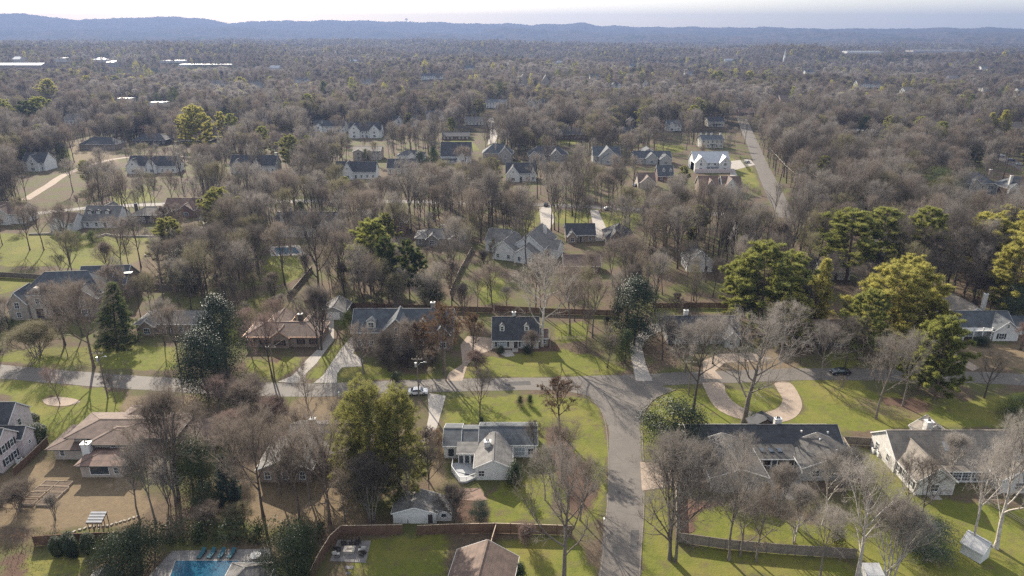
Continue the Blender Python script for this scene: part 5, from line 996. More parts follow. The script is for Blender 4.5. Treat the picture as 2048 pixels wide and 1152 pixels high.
BT('oak', 2, 1712, 1160, 905, 'pale knotted bare tree at the bottom edge right of the grey fence', 'twig_pale', 'bark_pale', .7)
BT('vase', 2, 1775, 1170, 985, 'low pale bare tangle at the bottom edge near the garden shed', 'twig_grey', 'bark_pale', .9)
BT('tall', 2, 1938, 1104, 870, 'pale slim bare tree left of the garden shed', 'twig_pale', 'bark_pale', .8)
BT('oak', 3, 1992, 1096, 835, 'pale wide-limbed bare tree right behind the garden shed', 'twig_pale', 'bark_pale', .72)
BT('young', 0, 1812, 1042, 900, 'thin dark bare tree before the white brick house', 'twig_dark', 'bark_dark')
BT('young', 1, 1842, 1036, 905, 'second thin dark bare tree before the white brick house', 'twig_dark', 'bark_dark')
BT('oak', 1, 1968, 796, 690, 'squat dark bare tree by the road near the right edge', 'twig_dark', 'bark_dark', .8)
BT('broad', 3, 1752, 838, 650, 'tall grey bare tree left of the drooping pine by the road', 'twig_grey', 'bark_grey', .9)
BT('tall', 3, 1805, 812, 650, 'grey bare tree just behind the white brick house chimney', 'twig_grey', None, .9)
BT('young', 2, 1674, 796, 745, 'little bare tree on the lawn in front of the dark car', 'twig_brown')
BT('young', 0, 120, 808, 722, 'small reddish bare tree in the oval bed on the left lawn', 'twig_red', 'bark_dark', .9)
BT('broad', 4, 188, 735, 545, 'bare tree before the stone manor beside the road', 'twig_brown', 'bark_brown', 1.1)
BT('broad', 5, 362, 745, 598, 'bare tree before the hip-roofed ranch at the left of the glossy evergreens', 'twig_brown', 'bark_dark', .85)
BT('vase', 0, 356, 1000, 762, 'tall fan-shaped bare tree standing behind the brown hip-roofed house', 'twig_brown', 'bark_grey', .85)
BT('tall', 1, 280, 1044, 868, 'slim bare tree left of a pair in the tan back yard', 'twig_grey', None, .9)
BT('tall', 2, 312, 1048, 872, 'slim bare tree right of a pair in the tan back yard', 'twig_grey', None, .9)
BT('vase', 1, 340, 1010, 905, 'low silvery bare thicket tree in the tan back yard', 'twig_pale', None, 1.0)
BT('broad', 6, 527, 1034, 800, 'dark leaning bare tree left of the shaded yard', 'twig_brown', 'bark_dark', .85)
BT('tall', 3, 600, 1046, 830, 'bare tree in the middle of the shaded yard', 'twig_brown', 'bark_brown', .95)
BT('oak', 2, 660, 1048, 815, 'thick-trunked bare tree before the bend of the board fence', 'twig_brown', 'bark_brown', .62)
BT('young', 1, 690, 1044, 930, 'thin bare sapling right of the thick trunk by the board fence', 'twig_brown')
BT('young', 2, 621, 846, 745, 'small bare tree between the road and the grey-roofed hidden house', 'twig_brown')
BT('vase', 2, 744, 1044, 890, 'many-stemmed bare tree in front of the feathery evergreen', 'twig_dark', 'bark_grey', .95)
BT('tall', 0, 816, 1046, 900, 'bare tree before the white shed', 'twig_dark', 'bark_grey', .8)
BT('vase', 1, 905, 1050, 955, 'bare dark bush tree before the fence right of the shed', 'twig_dark', None, 1.3)
BT('broad', 0, 545, 757, 615, 'bare tree at the road left of the concrete drive', 'twig_red', 'bark_dark', .9)
BT('oak', 3, 728, 747, 640, 'low wide bare tree on the lawn before the large brick house', 'twig_brown', 'bark_grey', .9)
BT('leafy', 0, 888, 748, 605, 'russet tree still in leaf at the right end of the large brick house', 'leaf_brown_leaf', 'bark_brown', 1.0)
BT('leafy', 1, 946, 709, 622, 'russet tree between the large brick house and the dormered cottage', 'leaf_brown_leaf', 'bark_dark', .9)
BT('leafy', 2, 845, 735, 640, 'dark russet tree hiding the brick house wall behind the lamp pole', 'leaf_copper_leaf', 'bark_dark', 1.15)
BT('oak', 0, 1084, 692, 500, 'ghost-white bare sycamore behind the dormered cottage', 'twig_pale', 'bark_pale', .85)
BT('broad', 1, 1140, 668, 520, 'russet-tinged bare tree right of the white sycamore', 'twig_brown', None, 1.0)
BT('broad', 2, 1185, 675, 545, 'brown bare tree left of the tall glossy evergreen', 'twig_brown', None, 1.0)
BT('broad', 3, 500, 700, 610, 'purplish bare tree over the rusty roofs', 'twig_red', None, 1.3)
BT('broad', 4, 560, 690, 590, 'second purplish bare tree over the rusty roofs', 'twig_red', None, 1.1)
BT('vase', 0, 640, 700, 560, 'bare tree arching over the carport drive', 'twig_dark', 'bark_dark', .9)
BT('broad', 5, 1370, 745, 640, 'bare tree left behind the dark-trunked roadside tree', 'twig_grey', None, 1.3)
BT('broad', 6, 1640, 760, 640, 'bare tree between the oak and the parked dark car', 'twig_grey', None, 1.1)
BT('oak', 1, 1560, 720, 590, 'wide grey bare tree behind the spreading oak', 'twig_pale', 'bark_grey', 1.0)
BT('bush', 0, 75, 712, 640, 'rounded tawny bare shrub before the stone manor', 'twig_olive', None, 1.5, rot=1)
BT('young', 2, 65, 735, 700, 'little leafless roadside tree below the tawny shrub', 'twig_red')
BT('leafy', 1, 1120, 868, 752, 'dark coppery-leaved tree on the corner lawn', 'leaf_copper_leaf', 'bark_dark', 1.15)
BT('broad', 2, 1125, 960, 838, 'bare brown thicket tree right of the white house with the deck', 'twig_brown', 'bark_dark', 1.35)
BT('broad', 0, 1070, 915, 838, 'dark bare tree touching the right end of the white house', 'twig_dark', None, 1.2)
BT('broad', 4, 610, 950, 808, 'bare tree over the grey-roofed house hidden by branches', 'twig_brown', 'bark_dark', 1.1)
BT('broad', 3, 470, 985, 820, 'brown bare tree right of the glossy shrubs by the hip-roofed house', 'twig_brown', None, 1.1)
BT('broad', 5, 440, 840, 745, 'brown bare thicket tree below the road left of centre', 'twig_red', None, 1.3)
BT('bush', 1, 500, 832, 752, 'large bare bush beside the road below the rusty-roofed ranch', 'twig_brown', None, 1.6)
BT('bush', 0, 545, 850, 790, 'bare bush before the grey-roofed hidden house', 'twig_red', None, 1.4)
BT('tall', 1, 690, 900, 790, 'bare tree at the left flank of the feathery evergreen', 'twig_dark', None, 1.0)
BT('young', 0, 232, 805, 735, 'leafless sapling by the utility pole on the left', 'twig_dark')
BT('vase', 2, 1400, 960, 880, 'dark many-stemmed bare tree before the carport drive', 'twig_grey', 'bark_dark', 1.3)
BT('tall', 2, 1465, 1018, 860, 'grey bare tree against the wall of the dark-roofed ranch', 'twig_grey', None, 1.2)
BT('vase', 0, 1690, 985, 890, 'tangled bare tree between the two right-hand houses', 'twig_pale', None, 1.2)
BT('vase', 1, 1900, 960, 850, 'pale bare tree in the court of the white brick house', 'twig_pale', 'bark_pale', 1.0)
BT('broad', 6, 2030, 965, 820, 'pale bare tree at the right edge beyond the white brick house', 'twig_pale', 'bark_pale', 1.0)
BT('broad', 1, 1640, 1155, 1010, 'bare tree at the bottom edge under the grey fence', 'twig_pale', None, .9)
BT('bush', 1, 1055, 1092, 1045, 'pinkish bare bush below the board fence', 'twig_red', None, .9)
BT('vase', 2, 110, 1040, 985, 'short bare tree by the raised beds', 'twig_grey', None, .9)
BT('bush', 0, 40, 1020, 965, 'dry bare bush left of the raised beds', 'twig_brown', None, 1.6)
for i, (k, u, v, t_, w_, tw, lb) in enumerate([('broad', 130, 690, 555, 1.15, 'twig_brown', 'big bare tree hiding the right half of the stone manor'), ('broad', 165, 672, 560, 1.0, 'twig_grey', 'grey bare tree at the right corner of the stone manor'), ('broad', 330, 690, 590, 1.0, 'twig_grey', 'bare tree before the windows of the hip-roofed ranch'), ('vase', 780, 742, 655, 1.25, 'twig_dark', 'dark bare tree before the broad gable of the brick house'), ('broad', 820, 735, 632, 1.0, 'twig_brown', 'brown bare tree left of the lamp pole before the brick house'), ('bush', 770, 725, 690, 1.6, 'twig_dark', 'dark bare shrubbery at the brick house front, left'), ('bush', 815, 730, 695, 1.7, 'twig_dark', 'dark bare shrubbery at the brick house front, middle'), ('bush', 862, 728, 692, 1.6, 'twig_brown', 'dark bare shrubbery at the brick house front, right'), ('broad', 1325, 720, 618, 1.0, 'twig_grey', 'grey bare tree at the top of the drive right of the tall magnolia'), ('broad', 1425, 728, 625, 1.1, 'twig_grey', 'bare tree before the grey-roofed house behind the oak'), ('vase', 1340, 690, 630, 1.4, 'twig_grey', 'low bare thicket before the grey-roofed house, left'), ('broad', 1690, 735, 625, 1.0, 'twig_dark', 'dark bare tree before the cottage under the pines'), ('vase', 1640, 705, 650, 1.3, 'twig_red', 'reddish bare thicket before the dark cottage'), ('vase', 1062, 712, 650, 1.0, 'twig_brown', 'bare brown tree hiding the right window of the dormered cottage'), ('broad', 1215, 735, 665, 1.2, 'twig_brown', 'bare brown tree left of the narrow clipped evergreen'), ('bush', 950, 735, 700, 1.5, 'twig_red', 'pinkish bare bush left of the dormered cottage'), ('broad', 20, 660, 590, 1.0, 'twig_brown', 'bare tree at the left edge before the manor gable'), ('vase', 2040, 700, 640, 1.2, 'twig_red', 'reddish bare tree at the right edge before the balustrade house')]): BT(k, i, u, v, t_, lb, tw, 'bark_dark', w_)
for i, (k, u, v, t_, w_, tw, lb) in enumerate([('broad', 560, 990, 850, .9, 'twig_brown', 'bare tree before the left wall of the grey-roofed hidden house'), ('broad', 620, 1000, 840, .9, 'twig_grey', 'grey bare tree before the middle of the hidden house'), ('vase', 590, 985, 890, 1.2, 'twig_dark', 'low dark bare thicket before the hidden house'), ('vase', 650, 985, 880, 1.1, 'twig_brown', 'low brown bare thicket at the right of the hidden house'), ('bush', 420, 1050, 1005, 1.5, 'twig_brown', 'bare brush above the laurel hedge, left'), ('bush', 480, 1048, 1005, 1.4, 'twig_olive', 'bare brush above the laurel hedge, middle'), ('broad', 400, 905, 800, 1.0, 'twig_brown', 'bare tree at the right end of the brown hip roofs'), ('vase', 470, 905, 815, 1.3, 'twig_red', 'reddish bare thicket between the two left-hand houses'), ('broad', 860, 1000, 880, .9, 'twig_dark', 'dark bare tree right of the white shed roof'), ('broad', 1090, 1000, 880, .8, 'twig_grey', 'grey bare tree on the lawn below the white house'), ('vase', 1560, 1030, 920, 1.0, 'twig_grey', 'grey bare tree before the ranch patio')]): BT(k, i + 1, u, v, t_, lb, tw, 'bark_grey', w_)
# upper left lawn
for i, (u, v, t_, lb) in enumerate([(60, 500, 405, 'tall bare tree leftmost of four on the bright upper lawn'), (88, 500, 400, 'branching bare tree second of four on the bright upper lawn'), (140, 528, 395, 'leaning bare tree third of four on the bright upper lawn'), (245, 545, 420, 'ivy-trunked bare tree at the right end of the bright upper lawn'), (5, 490, 420, 'bare tree at the left edge of the bright upper lawn')]): BT('broad', i, u, v, t_, lb, 'twig_brown', 'bark_dark', .9)
BT('vase', 1, 218, 548, 470, 'many-stemmed bare tree by the ivy trunk on the upper lawn', 'twig_brown', 'bark_dark', 1.1)
BT('leafy', 2, 345, 500, 405, 'russet round-crowned tree above the dark evergreen, upper left', 'twig_brown', None, 1.2)
for i, (u, v, t_, lb) in enumerate([(520, 560, 440, 'vase-shaped bare tree left of the small pool lawn'), (570, 570, 430, 'bare tree beside the small pool lawn'), (640, 610, 400, 'dark many-limbed bare tree right of the small pool lawn'), (690, 600, 450, 'bare tree between the pool lawn and the round-topped pine'), (905, 600, 470, 'bare tree beside the footpath left of the long-gabled house'), (985, 620, 520, 'bare tree before the long-gabled house')]): BT('broad', i + 2, u, v, t_, lb, 'twig_brown' if i % 2 else 'twig_dark', 'bark_dark', 1.0)
# evergreens
EV('ball', 0, 1343, 898, 795, 'round dark magnolia beside the side street corner', 'leaf_magnolia', 1.08)
EV('magnolia', 0, 1268, 690, 545, 'tall pyramid-shaped magnolia right of the white sycamore', 'leaf_magnolia', .95)
EV('column', 0, 1250, 726, 655, 'narrow clipped evergreen at the foot of the tall magnolia', 'leaf_cedar', 1.1)
EV('magnolia', 2, 418, 792, 650, 'big glossy magnolia at the roadside left of centre', 'leaf_magnolia', .95); EV('magnolia', 1, 452, 735, 585, 'second glossy magnolia just behind the roadside one', 'leaf_magnolia', .9)
EV('magnolia', 0, 380, 582, 486, 'dark dome-shaped magnolia under the russet tree, upper left', 'leaf_magnolia', 1.05)
EV('cedar', 0, 236, 690, 562, 'shaggy brown-green conifer left of the hip-roofed ranch', 'leaf_cedar', 1.1)
EV('hemlock', 0, 745, 985, 742, 'great feathery yellow-green evergreen in the lower middle', 'leaf_hemlock', .9); EV('hemlock', 1, 800, 1000, 770, 'feathery evergreen merging with its taller neighbour above the white shed', 'leaf_hemlock', .85); EV('hemlock', 0, 705, 960, 800, 'lower feathery evergreen left of the great one', 'leaf_hemlock', .9)
EV('flatpine', 0, 742, 578, 434, 'round-topped pine left of centre', 'leaf_pine', .95)
for i, (u, v, t_) in enumerate([(778, 606, 470), (820, 606, 478), (846, 600, 500)]): EV('pine', i, u, v, t_, ['slender dark pine nearest the round-topped pine', 'slender dark pine in the middle of three', 'slender dark pine rightmost of three behind the large brick house'][i], 'leaf_cedar', .72)
EV('ball', 0, 862, 618, 553, 'small dark magnolia behind the brick house chimney', 'leaf_magnolia', .75)
for i, (k, u, v, t_, w_, lf, lb) in enumerate([('flatpine', 1520, 655, 490, .95, 'leaf_pine', 'broad green pine behind the spreading oak'), ('flatpine', 1478, 640, 520, .8, 'leaf_pine', 'green pine left of the broad green pine'), ('cedar', 1622, 640, 520, .8, 'leaf_yellow_pine', 'yellowish pointed pine right of the broad green pine'), ('flatpine', 1580, 690, 595, .9, 'leaf_yellow_pine', 'low pale yellow pine beside the dark cottage'), ('flatpine', 1755, 690, 525, .95, 'leaf_yellow_pine', 'great golden-green pine right of the dark cottage'), ('flatpine', 1825, 680, 530, .85, 'leaf_yellow_pine', 'golden-green pine touching the great one on its right'), ('flatpine', 1868, 800, 640, .66, 'leaf_pine', 'drooping pine before the white balustrade house'), ('flatpine', 1835, 780, 640, .7, 'leaf_pine', 'shorter drooping pine left of the one by the balustrade house'), ('pine', 1690, 565, 418, 1.25, 'leaf_pine', 'flat-topped green pine above the golden pines'), ('pine', 1745, 560, 420, 1.1, 'leaf_pine', 'second flat-topped green pine above the golden pines'), ('flatpine', 1965, 560, 430, 1.0, 'leaf_yellow_pine', 'golden pine at the right edge'), ('flatpine', 2040, 575, 425, 1.0, 'leaf_yellow_pine', 'golden pine cut by the right edge'), ('flatpine', 2020, 640, 480, .8, 'leaf_yellow_pine', 'lower golden pine at the right edge'), ('flatpine', 1560, 640, 505, .8, 'leaf_pine', 'green pine squeezed right of the broad green one'), ('flatpine', 1790, 640, 515, .9, 'leaf_yellow_pine', 'golden pine standing behind the great golden-green pair'), ('flatpine', 1720, 720, 585, .7, 'leaf_pine', 'shaded lower pine in front of the great golden one'), ('flatpine', 1862, 700, 600, .6, 'leaf_yellow_pine', 'golden pine left of the balustrade house'), ('flatpine', 1985, 520, 415, .9, 'leaf_yellow_pine', 'upper golden pine behind the right-edge group'), ('flatpine', 1650, 520, 425, .9, 'leaf_pine', 'green pine left of the two flat-topped ones'), ('magnolia', 2015, 650, 575, .8, 'leaf_laurel', 'dark glossy evergreen behind the white balustrade house')]): EV(k, i, u, v, t_ - 8, lb, lf, w_ * 1.22)
for i, (k, u, v, t_, w_, lf, lb) in enumerate([('pine', 20, 285, 195, 1.2, 'leaf_pine', 'leftmost tall pine in the clump at the left edge'), ('pine', 60, 285, 200, 1.2, 'leaf_cedar', 'second pine in the clump at the left edge'), ('pine', 95, 280, 190, 1.1, 'leaf_pine', 'third pine in the clump at the left edge'), ('flatpine', 102, 215, 155, 1.0, 'leaf_yellow_pine', 'yellow pine standing above the clump at the left edge'), ('flatpine', 405, 302, 206, 1.0, 'leaf_yellow_pine', 'tall yellow pine above the dark house, upper left'), ('pine', 372, 300, 225, 1.0, 'leaf_yellow_pine', 'pine left of the tall yellow pine, upper left'), ('pine', 470, 300, 225, .9, 'leaf_pine', 'bare-stemmed pine right of the tall yellow pine'), ('pine', 450, 296, 222, .8, 'leaf_yellow_pine', 'thin pine next to the bare-stemmed one'), ('flatpine', 182, 190, 150, 1, 'leaf_yellow_pine', 'yellow pine below the school hall'), ('flatpine', 235, 186, 150, .9, 'leaf_pine', 'yellow-green pine below the gym'), ('flatpine', 270, 190, 152, 1, 'leaf_yellow_pine', 'wide yellow pine below the car park'), ('flatpine', 322, 200, 165, .8, 'leaf_yellow_pine', 'small yellow pine right of the car park'), ('flatpine', 485, 195, 152, .9, 'leaf_yellow_pine', 'lone yellow pine right of the school'), ('magnolia', 650, 205, 160, .9, 'leaf_cedar', 'dark evergreen above the mansard house'), ('magnolia', 565, 258, 222, .9, 'leaf_magnolia', 'dark evergreen left of the mansard house'), ('flatpine', 1435, 178, 140, 1.1, 'leaf_pine', 'green far pine right of centre'), ('flatpine', 1495, 176, 140, 1.1, 'leaf_yellow_pine', 'yellow far pine right of centre'), ('flatpine', 1535, 180, 145, .9, 'leaf_pine', 'green far pine next to the yellow one'), ('magnolia', 1690, 200, 175, 1.2, 'leaf_cedar', 'round dark evergreen in the right-hand woods'), ('magnolia', 1658, 258, 208, 1.0, 'leaf_laurel', 'dark glossy tree above the flat-roofed house'), ('magnolia', 1742, 255, 218, 1.1, 'leaf_cedar', 'dark tree right above the flat-roofed house'), ('cedar', 2000, 282, 218, 1.2, 'leaf_yellow_pine', 'dense gold-green conifer near the right edge'), ('cedar', 1975, 280, 224, 1.1, 'leaf_yellow_pine', 'gold-green conifer left of the dense one'), ('ball', 1872, 398, 332, 1.2, 'leaf_cedar', 'broad dark yew left of the shuttered manor'), ('ball', 1858, 408, 358, 1.0, 'leaf_hemlock', 'lower yew before the broad dark one'), ('flatpine', 1322, 245, 198, .8, 'leaf_pine', 'layered green pine right of the far gable'), ('magnolia', 1262, 240, 205, .8, 'leaf_magnolia', 'dark evergreen behind the tall dark house'), ('pine', 1365, 385, 330, .9, 'leaf_hemlock', 'yellowish evergreen right of the slate cottage'), ('cedar', 1182, 245, 205, 1.3, 'leaf_cedar', 'wide dark cedar among bare trees above the colonials'), ('magnolia', 840, 330, 300, 1, 'leaf_laurel', 'glossy bush tree before the low white house'), ('magnolia', 495, 480, 425, .95, 'leaf_cedar', 'dark evergreen left of the black-roofed house')]): EV(k, i, u, v, t_, lb, lf, w_)
EV('column', 0, 732, 322, 296, 'pointed evergreen in front of the boxy beige house', 'leaf_cedar', 1.4)
BT('leafy', 0, 295, 285, 248, 'round pink-flowering tree upper left', 'twig_red', None, 1.5)
# shrubs
def SH(kind, var, u, v, top, label, leaf, wide=1.0, cat='shrub'): return tree(kind, var, u, v, top, label, cat, 'evergreen_shrub', twig=leaf, wide=wide)
for i, (u, v, t_) in enumerate([(117, 1112, 1073), (141, 1108, 1064), (148, 1114, 1072), (180, 1108, 1065)]): SH('topiary', 0, u, v, t_, ['leftmost egg-shaped topiary of the four by the lower left wall', 'rearmost egg-shaped topiary of the four by the lower left wall', 'front egg-shaped topiary of the middle pair by the lower left wall', 'rightmost egg-shaped topiary of the four by the lower left wall'][i], 'leaf_boxwood', 1.0)
SH('coneshrub', 0, 1030, 972, 920, 'dark cone-shaped shrub at the corner of the white house with the deck', 'leaf_boxwood', .85); SH('coneshrub', 0, 963, 852, 832, 'cone shrub behind the roof of the white house, left of two', 'leaf_boxwood', .9); SH('coneshrub', 0, 1070, 858, 840, 'cone shrub behind the right end of the white house roof', 'leaf_boxwood', .9)
for i, (u, v, t_) in enumerate([(1040, 812, 790), (1060, 811, 788)]): SH('coneshrub', 0, u, v, t_, ['left of two young cone shrubs on the front lawn', 'right of two young cone shrubs on the front lawn'][i], 'leaf_cedar', .9)
SH('coneshrub', 0, 1503, 858, 822, 'yellow-green cone shrub at the foot of the great oak', 'leaf_laurel', 1.0); SH('topiary', 0, 66, 852, 825, 'round clipped shrub beside the pinkish house, upper of two', 'leaf_boxwood', 1.6); SH('topiary', 0, 78, 886, 846, 'round clipped shrub beside the pinkish house, lower of two', 'leaf_boxwood', 1.5)
SH('coneshrub', 0, 1040, 1160, 1125, 'cone shrub at the bottom edge beside the brown-roofed house', 'leaf_boxwood', 1.0); SH('ball', 0, 385, 975, 868, 'tall glossy laurel right of the brown hip-roofed house', 'leaf_laurel', .75); SH('cedar', 1, 458, 1000, 905, 'small pale conifer in the tan yard left of centre', 'leaf_spruce_blue', .9); SH('ball', 0, 415, 1015, 962, 'round glossy laurel left of the small pale conifer', 'leaf_laurel', .9)
SH('ball', 0, 252, 1160, 1060, 'big glossy laurel before the pool, left one', 'leaf_laurel', .85); SH('ball', 0, 285, 1135, 1050, 'big glossy laurel behind the left one at the pool', 'leaf_laurel', .9); SH('ball', 0, 580, 1165, 1065, 'big glossy laurel right of the pool', 'leaf_laurel', .8); SH('ball', 0, 600, 1120, 1045, 'second glossy laurel right of the pool along the fence', 'leaf_laurel', .8); SH('ball', 0, 958, 1040, 1000, 'blue-green juniper by the board fence', 'leaf_spruce_blue', .85)
SH('ball', 0, 545, 820, 792, 'yellow-green roadside shrub left of the feathery evergreen', 'leaf_laurel', 1.0); SH('ball', 0, 870, 905, 858, 'brownish shrub at the left end of the white house', 'leaf_copper_leaf', .8); SH('ball', 0, 1850, 1105, 1035, 'greyish netted shrub on the lawn left of the garden shed', 'leaf_spruce_blue', 1.2); SH('ball', 0, 2030, 840, 790, 'dark shrub by the road at the right edge', 'leaf_cedar', 1.2); SH('coneshrub', 0, 1672, 1092, 1050, 'yellowish shrub behind the grey fence', 'leaf_hemlock', 1.1); SH('ball', 0, 700, 665, 620, 'dark clipped evergreen clump left of the large brick house', 'leaf_cedar', .7); SH('ball', 0, 760, 705, 685, 'low dark shrub at the foot of the large brick house', 'leaf_magnolia', 1.3); SH('ball', 0, 1000, 706, 692, 'dark foundation shrub left of the cottage door', 'leaf_boxwood', 1.2); SH('ball', 0, 1055, 706, 690, 'dark foundation shrub right of the cottage door', 'leaf_boxwood', 1.2); SH('ball', 0, 795, 760, 742, 'round pale shrub before the brick house drive', 'leaf_laurel', 1.2)
SH('ball', 0, 690, 290, 270, 'dark evergreen mound below the two tall gables', 'leaf_cedar', 1.3); SH('ball', 0, 975, 352, 330, 'grey-green mound left of the steep-fronted house', 'leaf_spruce_blue', 1.4); SH('ball', 0, 150, 490, 462, 'dark rounded shrub on the upper lawn terrace, left', 'leaf_cedar', 1.2); SH('ball', 0, 185, 484, 460, 'dark rounded shrub on the upper lawn terrace, right', 'leaf_cedar', 1.0); SH('ball', 0, 10, 660, 628, 'dark shrub at the left edge below the manor', 'leaf_magnolia', 1.0); SH('coneshrub', 0, 1960, 690, 672, 'low clipped green shrub under the balustrade porch', 'leaf_boxwood', 2.6)
# hedges
def hedge(pts, wid, hgt, label, leaf, dens=26, name='hedge', lsz=.2, kindcat='hedge'):
    w = [G(*p) for p in pts]; x0, y0 = w[0]; o = empty(name, (x0, y0, 0)); tag(o, label, kindcat); vs_, fs, sv, sf = [], [], TB(), TB()
    for i, (a, b) in enumerate(zip(w, w[1:])):
        L_ = math.dist(a, b); st, fo = cloud(int(a[0] * 7 + i) % 900, (L_ + wid * .5, wid, hgt), int(L_ * hgt * dens), lsz, leaf, max(2, int(L_)), True); ang = math.atan2(b[1] - a[1], b[0] - a[0]); mx, my = (a[0] + b[0]) / 2 - x0, (a[1] + b[1]) / 2 - y0
        for nm, me_ in (('stem', st), ('foliage', fo)): tag(link(nm, me_, o, (mx, my, 0), ang), kind='stuff')
    return o
hedge([(275, 1082), (400, 1082), (520, 1078), (640, 1072)], 3.2, 3.4, 'long glossy laurel hedge above the pool terrace', 'leaf_laurel', 60, lsz=.32)
hedge([(0, 1100), (120, 1088)], 2.6, 3.0, 'brownish twiggy hedge in the lower left corner', 'leaf_copper_leaf', 34, lsz=.22)
hedge([(1105, 702), (1240, 706)], 1.2, 1.1, 'low dark hedge right of the dormered cottage', 'leaf_copper_leaf', 30)
hedge([(690, 690), (715, 640)], 1.6, 2.6, 'tall dark hedge between the carport drive and the brick house', 'leaf_cedar', 34)
hedge([(1295, 668), (1375, 662)], 1.5, 1.3, 'dark low hedge before the grey-roofed house behind the oak', 'leaf_magnolia', 30)
hedge([(1470, 362), (1520, 392)], 1.4, 3.2, 'row of dark columns of hedge beside the right-hand road', 'leaf_cedar', 26)
hedge([(1480, 318), (1500, 345)], 1.2, 2.2, 'short dark hedge before the metal-roofed house drive', 'leaf_cedar', 26)
hedge([(1385, 1012), (1420, 985)], 1.2, .9, 'low brown hedge by the mulch bed', 'leaf_copper_leaf', 40, lsz=.14)
# ------------------------------------------------------------------ fences
def fence(pts, hgt, label, mat='fence_brown', top='fence_top', plen=2.4, raw=False, open_=False):
    w = pts if raw else [G(*p) for p in pts]; o = empty('fence', (w[0][0], w[0][1], 0)); tag(o, label, 'fence'); ox, oy = w[0]
    for a, b in zip(w, w[1:]):
        L_ = math.dist(a, b); n = max(1, int(round(L_ / plen))); pl = round(L_ / n, 2); ang = math.atan2(b[1] - a[1], b[0] - a[0])
        def panel():
            mb = MB(); k = int(pl / .15); rg_ = random.Random(int(pl * 100))
            if open_: mb.box(.06, pl - .06, -.03, .03, hgt * .75, hgt * .82).box(.06, pl - .06, -.03, .03, hgt * .4, hgt * .47).box(.06, pl - .06, -.03, .03, hgt * .1, hgt * .16)
            else:
                for i in range(k): x_ = .03 + (pl - .06) * i / k; mb.box(x_, x_ + (pl - .06) / k - .012, -.012, .012, .05, hgt - .06 + rg_.uniform(-.025, .025))
                mb.box(.02, pl - .02, .012, .05, .35, .44).box(.02, pl - .02, .012, .05, hgt - .5, hgt - .41)
            return mb.mesh('panel', mat)
        pm = cached(('fp', pl, hgt, mat, open_), panel); tm = cached(('ft', pl, hgt, top), lambda: MB().box(.0, pl, -.06, .06, hgt - .03, hgt + .02).mesh('top_rail', top)); po = cached(('fo', hgt, mat), lambda: MB().box(-.06, .06, -.06, .06, 0, hgt + .06).mesh('post', mat))
        for i in range(n):
            x_, y_ = a[0] + (b[0] - a[0]) * i / n - ox, a[1] + (b[1] - a[1]) * i / n - oy
            q = link('panel', pm, o, (x_, y_, 0), ang); link('post', po, o, (x_, y_, 0), ang)
            if top: link('top_rail', tm, q)
    return o
fence([(622, 1165), (640, 1128), (662, 1092), (684, 1072), (806, 1070)], 2.1, 'brown board fence curving round the stone patio')
fence([(835, 1071), (900, 1068), (990, 1066), (1145, 1071)], 2.0, 'straight brown board fence below the white house with the deck')
fence([(992, 1068), (984, 1095), (975, 1135)], 1.9, 'short board fence running down to the brown roof at the bottom')
fence([(1352, 1084), (1450, 1098), (1560, 1108), (1712, 1118)], 1.9, 'long weathered grey fence below the dark-roofed ranch', 'fence_grey', 'fence_grey')
fence([(1352, 1082), (1351, 1020), (1350, 976)], 1.8, 'grey fence running up beside the side street verge', 'fence_grey')
fence([(1350, 976), (1420, 980)], 1.7, 'short dark fence between the carport drive and back lawn', 'fence_brown')
fence([(1684, 888), (1742, 892)], 1.8, 'short fence joining the two right-hand houses', 'fence_grey', 'fence_grey')
fence([(1684, 888), (1706, 925), (1722, 960), (1738, 1010)], 1.7, 'tan fence running down between the two right-hand houses', 'fence_grey')
fence([(30, 952), (60, 925), (98, 888)], 1.7, 'pale-topped fence beside the pinkish brick house', 'fence_brown')
fence([(70, 1092), (160, 1086), (262, 1082)], 1.9, 'dark fence behind the egg-shaped topiaries', 'fence_brown', 'fence_brown')
fence([(-30, 553), (60, 558), (105, 562)], 1.9, 'tan fence at the left edge under the bright upper lawn', 'fence_grey', 'fence_grey')
fence([(205, 570), (300, 578), (345, 580)], 1.8, 'grey fence right of the stone manor', 'fence_grey', 'fence_grey')
fence([(610, 610), (720, 618), (860, 622), (985, 626)], 1.8, 'long dark fence behind the large brick house', 'fence_brown', 'fence_brown')
fence([(990, 622), (1100, 628), (1230, 632)], 1.8, 'dark fence behind the dormered cottage', 'fence_brown', 'fence_brown')
fence([(1305, 618), (1400, 616), (1490, 618)], 1.8, 'brown fence at the wood edge right of the tall magnolia', 'fence_brown', 'fence_brown')
fence([(1975, 1008), (2010, 1028), (2050, 1052)], 1.1, 'low open rail fence at the right edge below the white brick house', 'fence_top', None, open_=True)
fence([(1100, 700), (1100, 680), (1170, 678)], 1.0, 'low open rail fence right of the dormered cottage', 'fence_top', None, open_=True)
fence([(575, 600), (600, 570), (625, 540)], 1.6, 'slanting fence between back yards left of centre', 'fence_grey')
fence([(415, 545), (440, 530), (468, 505)], 1.6, 'pale slanting fence right of the dark dome-shaped magnolia', 'fence_top')
fence([(900, 590), (920, 545), (945, 500)], 1.5, 'slanting fence left of the long-gabled house', 'fence_grey')
